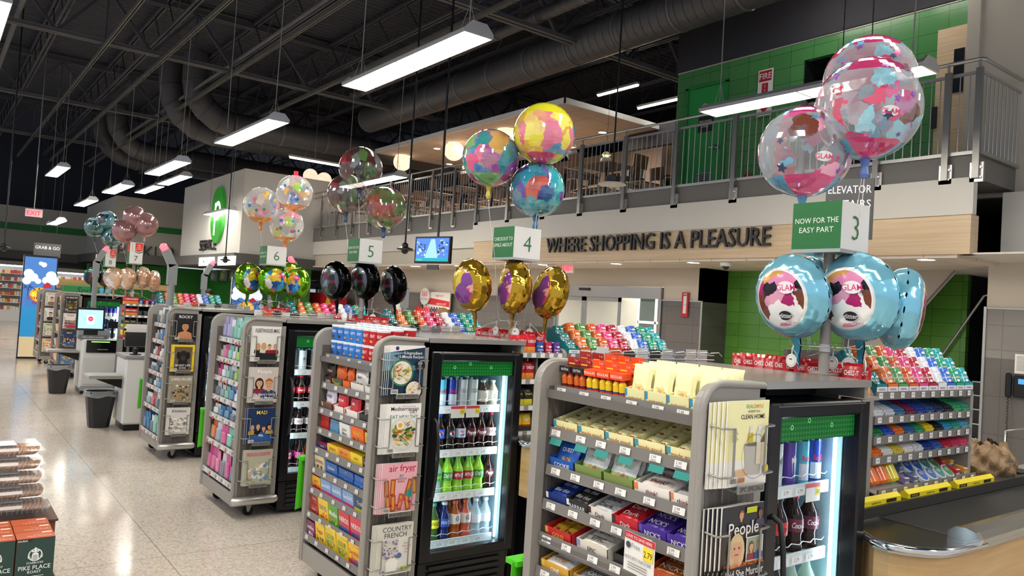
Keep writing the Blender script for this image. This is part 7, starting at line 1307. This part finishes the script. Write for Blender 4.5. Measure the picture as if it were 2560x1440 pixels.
# standing beach picture displays
def beach(x, y0, w, h, lab, n_):
    t = thing('picture_display', lab, 'display', (x, y0, 0)); b = MB(); b.box(-.12, 0, 0, w, 0, h, mat('#15171c', .3)); b.build('frame', t)
    b = MB(); f = b.face((0, .02, .04), (0, 1, 0), (0, 0, 1)); W = w-.04; H = h-.08; f.rect(0, W, 0, H, mat('#4a7fc9', .3, 0, .25)).rect(0, W, 0, H*.42, mat('#6fb0dc', .3, 0, .25))
    cl = mat('#e2ecf6', .3, 0, .35); [f.disc(W*a, H*(.4+.6*c), W*r_, cl) for a, c, r_ in ((.15, .72, .16), (.3, .66, .15), (.1, .6, .14), (.85, .7, .17), (.95, .62, .16), (.7, .62, .13), (.5, .9, .07), (.6, .88, .09), (.45, .6, .1))]; f.rect(0, W, 0, H*.5, mat('#2f8fc9', .3, 0, .25)).rect(0, W, 0, H*.2, mat('#d9c49a', .3, 0, .2)); H0 = H; f.O = f.O+Vector((0, 0, H*.36)); H *= .66
    f.disc(W*.52, H*.4, W*.3, mat('#f0a52f', .3, 0, .4), H*.11).disc(W*.52, H*.4, W*.24, mat('#f7cf3f', .3, 0, .4), H*.085)
    for px, py in ((.16, .5), (.45, .46), (.86, .46)):
        for a in range(8): c_, s_ = math.cos(a*PI/4+.2), math.sin(a*PI/4+.2); f.poly([(W*px, H*py), (W*px+W*.13*c_-.01*s_, H*py+W*.12*s_+.012), (W*px+W*.16*c_, H*py+W*.1*s_-.01)], P('#1f2f5a'))
        f.rect(W*px-.005, W*px+.006, H*(py-.12), H*py, P('#3a2f3f'))
    f.poly([(W*.62, H*.55), (W*.75, H*.6), (W*.92, H*.52), (W*.64, H*.5)], P('#d9303a')); f.text('Snackin’', W*.46, H*.33, H*.06, P('#d02a3a'), W*.85, bold=.05, shear=.2).text('on Sunshine' if n_ else 'Sunshine', W*.6, H*.26, H*.05, P('#d02a3a'), W*.7, bold=.05, shear=.2)
    b.build('picture', t); b = MB(); b.box(-.1, -.004, -.002, 0, .02, h-.02, mat('#9fb8d0', .3)); b.face((-.1, -.002, 0), (1, 0, 0), (0, 0, 1)).fill(.01, .09, .1, h-.1, [P('#cfe0ee'), P('#e8c9a0'), P('#6fa5d0'), P('#d97a8a')], 40, .02, .045, 5); b.build('side_picture', t)
beach(-18.3, 1.57, .6, 2.1, 'tall beach picture display with clouds and palms at the end of the racks', 0); beach(-19.5, 6.1, .72, 2.0, 'second beach picture display behind the lane six counter', 1)
# ================================================================ cookies and coffee by the corner
t = thing('display_table', 'low dark display table carrying coffee boxes at the corner', 'table', (-3.75, -.5, 0)); b = MB(); b.box(-1.4, .02, -1., 1.03, .26, .29, mat('#5f6a3f', .5)); b.box(.0, .02, -1., 1.03, .29, .325, mat('#6a7548', .4)); b.box(-1.4, .0, 1.015, 1.03, .29, .34, BLK2); b.build('tabletop', t)
for x in (-1.35, -.05):
    for y in (-.95, .95): b = MB(); b.box(x, x+.05, y, y+.05, 0, .26, BLK2); b.build('leg', t)
def coffee():
    b = MB(); w, d, h = .138, .1, .235; G_ = P('#1d3a33', .4); O_ = P('#b0502a', .4); b.box(-w/2, w/2, -d/2, d/2, 0, h, O_); f = b.face((-w/2, -d/2, 0), (1, 0, 0), (0, 0, 1)); f.rect(0, w, .05, h-.002, G_).rect(0, w, 0, .038, P('#2f4a3f')).rect(.0, w*.4, h-.016, h-.002, P('#15211e')).text('KEURIG', .004, h-.013, .007, WHITE, al='l', bold=.02)
    f.disc(w/2, h*.7, .026, P('#dfe6e2')).disc(w/2, h*.7, .022, G_); cr = P('#dfe6e2'); f.poly([(w/2-.014, h*.7-.02), (w/2+.014, h*.7-.02), (w/2+.011, h*.7+.006), (w/2, h*.7+.012), (w/2-.011, h*.7+.006)], cr).star(w/2, h*.7+.027, .006, cr).poly([(w/2-.012, h*.7+.012), (w/2+.012, h*.7+.012), (w/2+.015, h*.7+.022), (w/2+.006, h*.7+.017), (w/2, h*.7+.025), (w/2-.006, h*.7+.017), (w/2-.015, h*.7+.022)], cr)
    for s_ in (-1, 1):
        for k in range(3): f.poly([(w/2+s_*(.016+.003*k), h*.7-.012), (w/2+s_*(.018+.004*k), h*.7-.012), (w/2+s_*(.021+.003*k), h*.7+.008-.003*k)][::s_], cr)
    for k in range(4): f.rect(w/2-.008+.0045*k, w/2-.0065+.0045*k, h*.7-.018, h*.7+.001, G_)
    f.text('STARBUCKS', w/2, h*.55, .008, cr, .06, bold=.02).text('PIKE PLACE', w/2, h*.45, .017, cr, .115, bold=.01).text('ROAST', w/2, h*.385, .011, cr, .06, bold=.01).rect(w*.25, w*.75, h*.33, h*.338, cr).rect(w*.3, w*.7, h*.3, h*.307, cr).text('MEDIUM ROAST', w/2, .041, .005, cr).text('10', .01, .008, .018, cr, al='l', bold=.02)
    g = b.face((-w/2, -d/2, h), (1, 0, 0), (0, 1, 0)); g.text('PIKE PLACE', w*.6, .02, .012, P('#e9c9b5'), .09, bold=.01).text('ROAST', w*.6, .045, .008, P('#e9c9b5')).rect(w*.7, w*.95, .065, .08, P('#efe2d6'))
    return b
cf = tpl('coffee', coffee)
for j in range(4):
    for i in range(3): put('coffee_box', cf, '%s coffee box in the %s column from the aisle, on the low table' % (('front', 'second', 'third')[i], ORD[j+1]), 'coffee box', (-3.80-.104*i, .445-.142*j, .291), PI/2+random.uniform(-.02, .02))
CK = m_laminate('baked_cookie', ['#5a3218', '#9a6230', '#c48a4a'], (60, 60, 60)); CLR = mat('#e6ebec', .08, 0, 0, .13)
def cookies():
    b = MB(); 
    def ring(w, d, z): c = .015; return [(-w+c, -d, z), (w-c, -d, z), (w, -d+c, z), (w, d-c, z), (w-c, d, z), (-w+c, d, z), (-w, d-c, z), (-w, -d+c, z)]
    def shell(m_, L): 
        R_ = [ring(*q) for q in L]; m_.add([p for r in R_ for p in r], [(i*8+k, i*8+(k+1) % 8, i*8+8+(k+1) % 8, i*8+8+k) for i in range(len(R_)-1) for k in range(8)], CLR)
        m_.add(R_[-1], [tuple(range(8))], CLR)
    shell(b, [(.15, .1, .0), (.165, .115, .035), (.175, .125, .036), (.175, .125, .042)])
    l = MB(); shell(l, [(.175, .125, .043), (.168, .118, .044), (.16, .11, .06), (.155, .105, .062)]); [l.box(-.16+.02*i, -.158+.02*i, -.121, -.119, .02, .045, CLR) for i in range(17)]
    c = []
    for i in range(17):
        q = MB(); q.lathe([(.001, -.007), (.027, -.006), (.03, 0), (.027, .006), (.001, .007)], CK, n=12); q.v = [tuple(Vector((-.136+.017*i, 0, .031))+Matrix.Rotation(.75, 3, 'Y') @ Vector((p[2], p[1]*3.2, p[0]))) for p in q.v]; c.append(('cookie', q.mesh(), []))
    s_ = MB(); s_.box(-.05, .06, -.06, .06, .0622, .063, WHITE); s_.box(-.05, .06, -.118, -.1165, .044, .058, WHITE)
    return [('tray', b.mesh(), []), ('lid', l.mesh(), []), ('label_sticker', s_.mesh(), [])]+c
ck = tpl('cookies', cookies)
for i in range(5): put('cookie_tray', ck, 'clear clamshell of cookies, %s' % ('lowest of the stack behind the coffee boxes', 'second from the bottom of the stack', 'third from the bottom of the stack', 'fourth from the bottom of the stack', 'topmost of the stack by the corner')[i], 'cookie tray', (-4.3-.012*i, .37-.008*i, .50+.064*i), PI/2+.05*math.sin(i*2))
b = MB(); b.box(-4.5, -4.12, .14, .56, .29, .49, mat('#6a3a24', .5)); b.box(-4.51, -4.11, .13, .57, .49, .499, mat('#4a2a1c', .5)); tag(b.build('display_crate'), 'brown crate under the stacked cookie clamshells', 'crate')
# ================================================================ things beyond the lanes
def people_head(x, y, h, hair, top, lab, yaw):
    t = thing('person', lab, 'person', (x, y, 0), yaw); s_ = h/1.7; sk = mat('#c89a7c', .5)
    me = bpy.data.meshes.new('body'); J = [(0, 0, .95, .13), (0, 0, 1.1, .125), (0, 0, 1.3, .15), (0, 0, 1.42, .09), (0, -.01, 1.48, .052), (0, -.02, 1.56, .075), (0, -.02, 1.64, .082)]
    E_ = [(i, i+1) for i in range(6)]
    for sx in (-1, 1):
        b0 = len(J); J += [(sx*.1, 0, .88, .085), (sx*.11, -.01, .5, .06), (sx*.11, .02, .1, .042), (sx*.11, -.1, .04, .035)]; E_ += [(0, b0), (b0, b0+1), (b0+1, b0+2), (b0+2, b0+3)]
        b1 = len(J); J += [(sx*.17, 0, 1.38, .055), (sx*.22, 0, 1.12, .042), (sx*.2, -.16, .98, .034), (sx*.19, -.24, .96, .028)]; E_ += [(2, b1), (b1, b1+1), (b1+1, b1+2), (b1+2, b1+3)]
        for k in range(5): b2 = len(J); J += [(sx*(.17+.014*k), -.3 if k else -.27, .95+(.02 if not k else 0), .009), (sx*(.17+.014*k), -.335 if k else -.29, .935, .008)]; E_ += [(b1+3, b2), (b2, b2+1)]
    me.from_pydata([(a*s_, b_*s_, c*s_) for a, b_, c, _ in J], E_, []); o = obj('body', me, t); md = o.modifiers.new('skin', 'SKIN'); 
    for v_, j in zip(me.skin_vertices[0].data, J): v_.radius = (j[3]*s_, j[3]*s_*(1.25 if j[2] in (1.3, 1.1) else 1))
    me.skin_vertices[0].data[0].use_root = True; o.modifiers.new('smooth', 'SUBSURF').levels = 1; me.materials.append(sk)
    b = MB(); b.sphere((0, .012*s_, 1.655*s_), .098*s_, mat(hair, .7), 18, 1.08); b.sphere((0, .04*s_, 1.6*s_), .09*s_, mat(hair, .7), 14, 1.1 if hair != '#d9d4cc' else .6); b.build('hair', t)
    b = MB(); [b.sphere((sx*.03*s_, -.095*s_, 1.61*s_), .009*s_, BLACK, 8) for sx in (-1, 1)]; b.lathe([(.001, -.02), (.014, -.015), (.008, .02)], sk, (0, -.1*s_, 1.59*s_), 8); b.build('face', t)
    b = MB(); b.lathe([(.2*s_, .85*s_), (.175*s_, 1.05*s_), (.2*s_, 1.28*s_), (.17*s_, 1.42*s_), (.07*s_, 1.46*s_)], mat(top, .7), n=18, sy=.7); [b.tube([(sx*.17*s_, 0, 1.38*s_), (sx*.225*s_, 0, 1.12*s_), (sx*.205*s_, -.14*s_, 1.0*s_)], [.068*s_, .055*s_, .045*s_], mat(top, .7), 10) for sx in (-1, 1)]; b.build('shirt', t)
people_head(-9.0, 5.0, 1.55, '#d9d4cc', '#e6e2de', 'person with short white hair seen over the lane five counter', .2); people_head(-7.9, 5.0, 1.52, '#8a6a42', '#3a3f45', 'person with brown hair seen between the lane five and four mints', 2.4); people_head(-23.0, 6.55, 1.6, '#1f1815', '#2f3a2f', 'person with short dark hair in front of the green service wall', .4)
# rental stand at the entrance wall
t = thing('rental_stand', 'red and white carpet cleaner rental stand by the entrance wall', 'stand', (-17.4, 10.0, 0)); b = MB(); b.box(0, 1.42, 0, .35, 0, .05, GRAYD); [b.box(x, x+.03, .3, .33, 0, 1.9, GRAYD) for x in (.02, 1.37)]; b.box(0, 1.42, 0, .3, 1.27, 1.29, GRAYL); b.box(0, 1.42, 0, .3, .8, .82, GRAYL); b.build('frame', t)
b = MB(); b.box(.2, 1.42, .26, .29, 1.5, 1.92, WHITE); f = b.face((.2, .26, 1.5), (1, 0, 0), (0, 0, 1)); f.poly([(0, .12), (1.22, .06), (1.22, .2), (.35, .27)], P('#d02a35')).text('RugDoctor', .75, .31, .055, P('#c5202f'), bold=.02, shear=.2).text('INSIDE & OUT', .85, .1, .05, WHITE, bold=.02); b.build('header_board', t)
b = MB(); b.cyl((.3, .24, 1.8), .22, -.03, WHITE, 28, 'y'); f = b.face((.3, .21, 1.8), (1, 0, 0), (0, 0, 1)); f.text('360', 0, 0, .14, P('#e0302a'), bold=.03).text('RENTABLES', 0, -.09, .05, P('#3a8fc9'), .38, bold=.01); b.build('round_sign', t)
jug = lambda c: tpl(('jugb', c), lambda: (lambda b: b.lathe([(.05, 0), (.06, .01), (.06, .15), (.03, .2), (.022, .22), (.022, .25)], P(c, .3), n=14, sy=.7) and b.face((0, -.043, 0), (1, 0, 0), (0, 0, 1)).rect(-.035, .035, .04, .13, P('#f0e9e2')) and b)(MB()))
for k in range(11): put('cleaner_bottle', jug('#cf2230' if k < 6 else '#2f1f3f'), '%s cleaner bottle, %s from the round sign on the rental stand' % ('red' if k < 6 else 'dark purple', ORD[k+1]), 'bottle', (-17.32+.125*k, 10.12, 1.292))
b = MB(); b.box(-22.9, -20.8, 10.2, 10.3, .6, 2.15, P('#c8202c')); b.face((-22.9, 10.2, .6), (1, 0, 0), (0, 0, 1)).poly([(1.4, 0), (2.1, 0), (2.1, .6), (1.75, 1.5)], P('#f0c02a')).text('COIN', .7, 1.0, .2, WHITE); tag(b.build('coin_machine'), 'red and yellow panel behind the black foil balloons', 'machine') if 0 else None
for i, (x, lab) in enumerate(((-26.6, 'gray rounded kiosk with green screen near the far sliding doors, farther one'), (-25.3, 'gray rounded kiosk near the far sliding doors beside the red machine'))):
    t = thing('service_kiosk', lab, 'kiosk', (x, 9.6, 0)); b = MB(); b.prism([(-.45, 0), (.45, 0), (.45, 1.3)]+[(.45*math.cos(a), 1.3+.16*math.sin(a)) for a in (.5, 1, PI/2, 2.1, 2.6)]+[(-.45, 1.3)], (0, 0, 0), (1, 0, 0), (0, 0, 1), -.35, mat('#b9b8b5', .4)); b.face((-.45, 0, 0), (1, 0, 0), (0, 0, 1)).text('Publix', .5, 1.32, .06, P('#4a5a4a')); b.build('housing', t)
    b = MB(); b.box(-.25, .1, -.02, 0, .85, 1.2, mat('#1f4a2f' if i == 0 else '#2f4a7a', .3, 0, .2)); b.face((-.25, -.02, .85), (1, 0, 0), (0, 0, 1)).rect(.05, .2, .18, .3, WHITE); b.build('screen', t)
b = MB(); b.box(-23.4, -21.4, 9.7, 10.1, 0, 1.75, P('#c8202c')); b.face((-23.4, 9.7, 0), (1, 0, 0), (0, 0, 1)).poly([(1.1, .9), (1.9, .9), (1.9, 1.3), (1.5, 1.7)], P('#f0c02a')); tag(b.build('coin_machine'), 'red and yellow machine behind the black foil balloons', 'machine')
# service desk boards and lit signs
for i, px in enumerate((534, 558, 582)):
    p = onY(px-9, 702, 8.9); b = MB(); b.box(p.x, p.x+.85, 8.9, 8.93, p.z, p.z+.42, mat('#5f6a66', .5)); f = b.face((p.x, 8.9, p.z), (1, 0, 0), (0, 0, 1)); f.text(('Service', 'Banking', 'Tickets')[i], .42, .34, .05, WHITE); [f.rect(.1, .4+.1*(k % 3), .28-.05*k, .3-.05*k, P('#d9c94a' if i == 1 else '#dfe2e0')) for k in range(5)]
    [b.tube([(p.x+q, 8.92, p.z+.42), (p.x+q, 8.92, 2.5)], .006, GRAYD, 4) for q in (.1, .75)]; tag(b.build('menu_board'), '%s gray service board hanging before the green service wall' % ('first', 'middle', 'last')[i], 'board')
for i, (a, c, tx) in enumerate(((498, 534, 'MONEY'), (545, 587, 'LOTTERY'))):
    p, q = onY(a, 663, 6.88), onY(c, 661, 6.88); b = MB(); b.box(p.x, q.x, 6.86, 6.9, 2.36, 2.62, mat('#e9f2f0', .4, 0, 1.2)); b.face((p.x, 6.86, 2.36), (1, 0, 0), (0, 0, 1)).text(tx, (q.x-p.x)/2, .07, .12, P('#5a6f6a'), (q.x-p.x)*.8, bold=.02); tag(b.build('lit_sign'), 'lit white %s sign on the service canopy' % ('shorter' if i == 0 else 'longer'), 'sign')
b = MB(); b.box(-30, -22.5, 7.4, 7.7, 0, 1.05, MAPLE); b.box(-30, -22.5, 7.35, 7.75, 1.05, 1.09, P('#b5202c')); tag(b.build('service_desk'), 'maple service desk with red edge before the green wall', 'desk')
# chilled cases and shelving at the far end
def case(x, y0, y1, z0, z1, lab, seed):
    t = thing('chilled_case', lab, 'chilled case', (x, y0, 0)); L = y1-y0; b = MB(); b.box(-.8, -.75, 0, L, 0, z1+.1, WHITE); b.box(-.8, 0, 0, L, z1, z1+.15, GRAYD); b.box(-.8, .1, 0, L, 0, z0, WHITE); b.build('housing', t)
    b = MB(); b.box(-.08, -.02, .02, L-.02, z1-.05, z1, mat('#ffffff', .4, 0, 6., eh='#f2f8ff')); b.build('light_strip', t); n = max(2, int((z1-z0)/.27))
    for k in range(n):
        z = z0+(z1-z0-.06)*k/n; b = MB(); b.box(-.7, -.05, .02, L-.02, z, z+.02, WHITE); b.build('shelf', t); rd = random.Random(seed+k); y = .04
        b = MB()
        while y < L-.12: w = rd.uniform(.06, .12); b.box(-.2, -.08, y, y+w-.01, z+.02, z+rd.uniform(.12, .18), P(rd.choice(['#e9e2da', '#d94a4a', '#e8a53a', '#f2efe9', '#e86a5a', '#c93a3a', '#f0d26a', '#dfe6ea']))); y += w
        tag(b.build('chilled_goods', None, (x, y0, 0)), kind='stuff')
case(-34.5, -2.5, 3.2, .4, 2.1, 'bright chilled case full of small tubs at the far left end', 3); case(-33.5, 3.9, 5.3, 1.1, 1.95, 'bright chilled case behind the beach picture display', 9)
t = thing('store_shelf', 'long shelf of pink and green packages at the far aisle edge', 'shelf', (-21.5, 1.45, 0)); b = MB(); b.box(-5, 0, -.5, -.46, 0, 1.75, GRAYL); [b.box(-5, 0, -.46, 0, z, z+.025, WHITE) for z in (.1, .45, .8, 1.15, 1.45)]; b.build('shelf_frame', t)
for i, z in enumerate((.125, .475, .825, 1.175, 1.475)):
    rd = random.Random(i)
    for side in (0, 1):
        for k in range(10 if side == 0 else 6):
            c, cn = rd.choice([('#d9506a', 'rose'), ('#8fc05a', 'green'), ('#e0a03a', 'amber'), ('#b53a5a', 'dark pink'), ('#a9c9e0', 'pale blue')] if i != 3 else [('#d9a53a', 'amber'), ('#e8c04a', 'yellow')])
            if side == 0: put('package', carton(.13, .1, .24, c), '%s package, %s along the %s shelf of the far aisle' % (cn, ORD[k+1], ORD[5-i]), 'package', (-21.6-.15*k, 1.36, z), 0)
            elif k < 3: put('package', carton(.13, .1, .24, c), '%s package on the %s shelf end, %s one, far aisle' % (cn, ORD[5-i], ORD[k+1]), 'package', (-21.56, 1.28-.14*k, z), PI/2)
b = MB(); b.bbox(-20.6, -20, .85, 1.32, .0, 1.15, WHITE, .04); b.face((-20, .85, 0), (0, 1, 0), (0, 0, 1)).disc(.3, .75, .09, P('#e8d21a')); tag(b.build('freezer_box'), 'white upright box with a yellow dot at the aisle edge', 'box')
b = MB(); b.box(-21.2, -20.6, 2.6, 3.6, 0, 1.52, P('#1f8a4a')); b.face((-20.6, 2.6, 1.3), (0, 1, 0), (0, 0, 1)).text('Sprite', .5, .05, .14, P('#0f3f2a'), bold=.05, shear=.2).rect(.75, .98, .02, .2, P('#5ab0d9')); b.box(-21.3, -20.9, 2.2, 5, 1.52, 1.66, MAPLE); tag(b.build('drink_display'), 'green soda display behind the far racks', 'display')
for k, (px, py) in enumerate(((1013, 12), )): pass
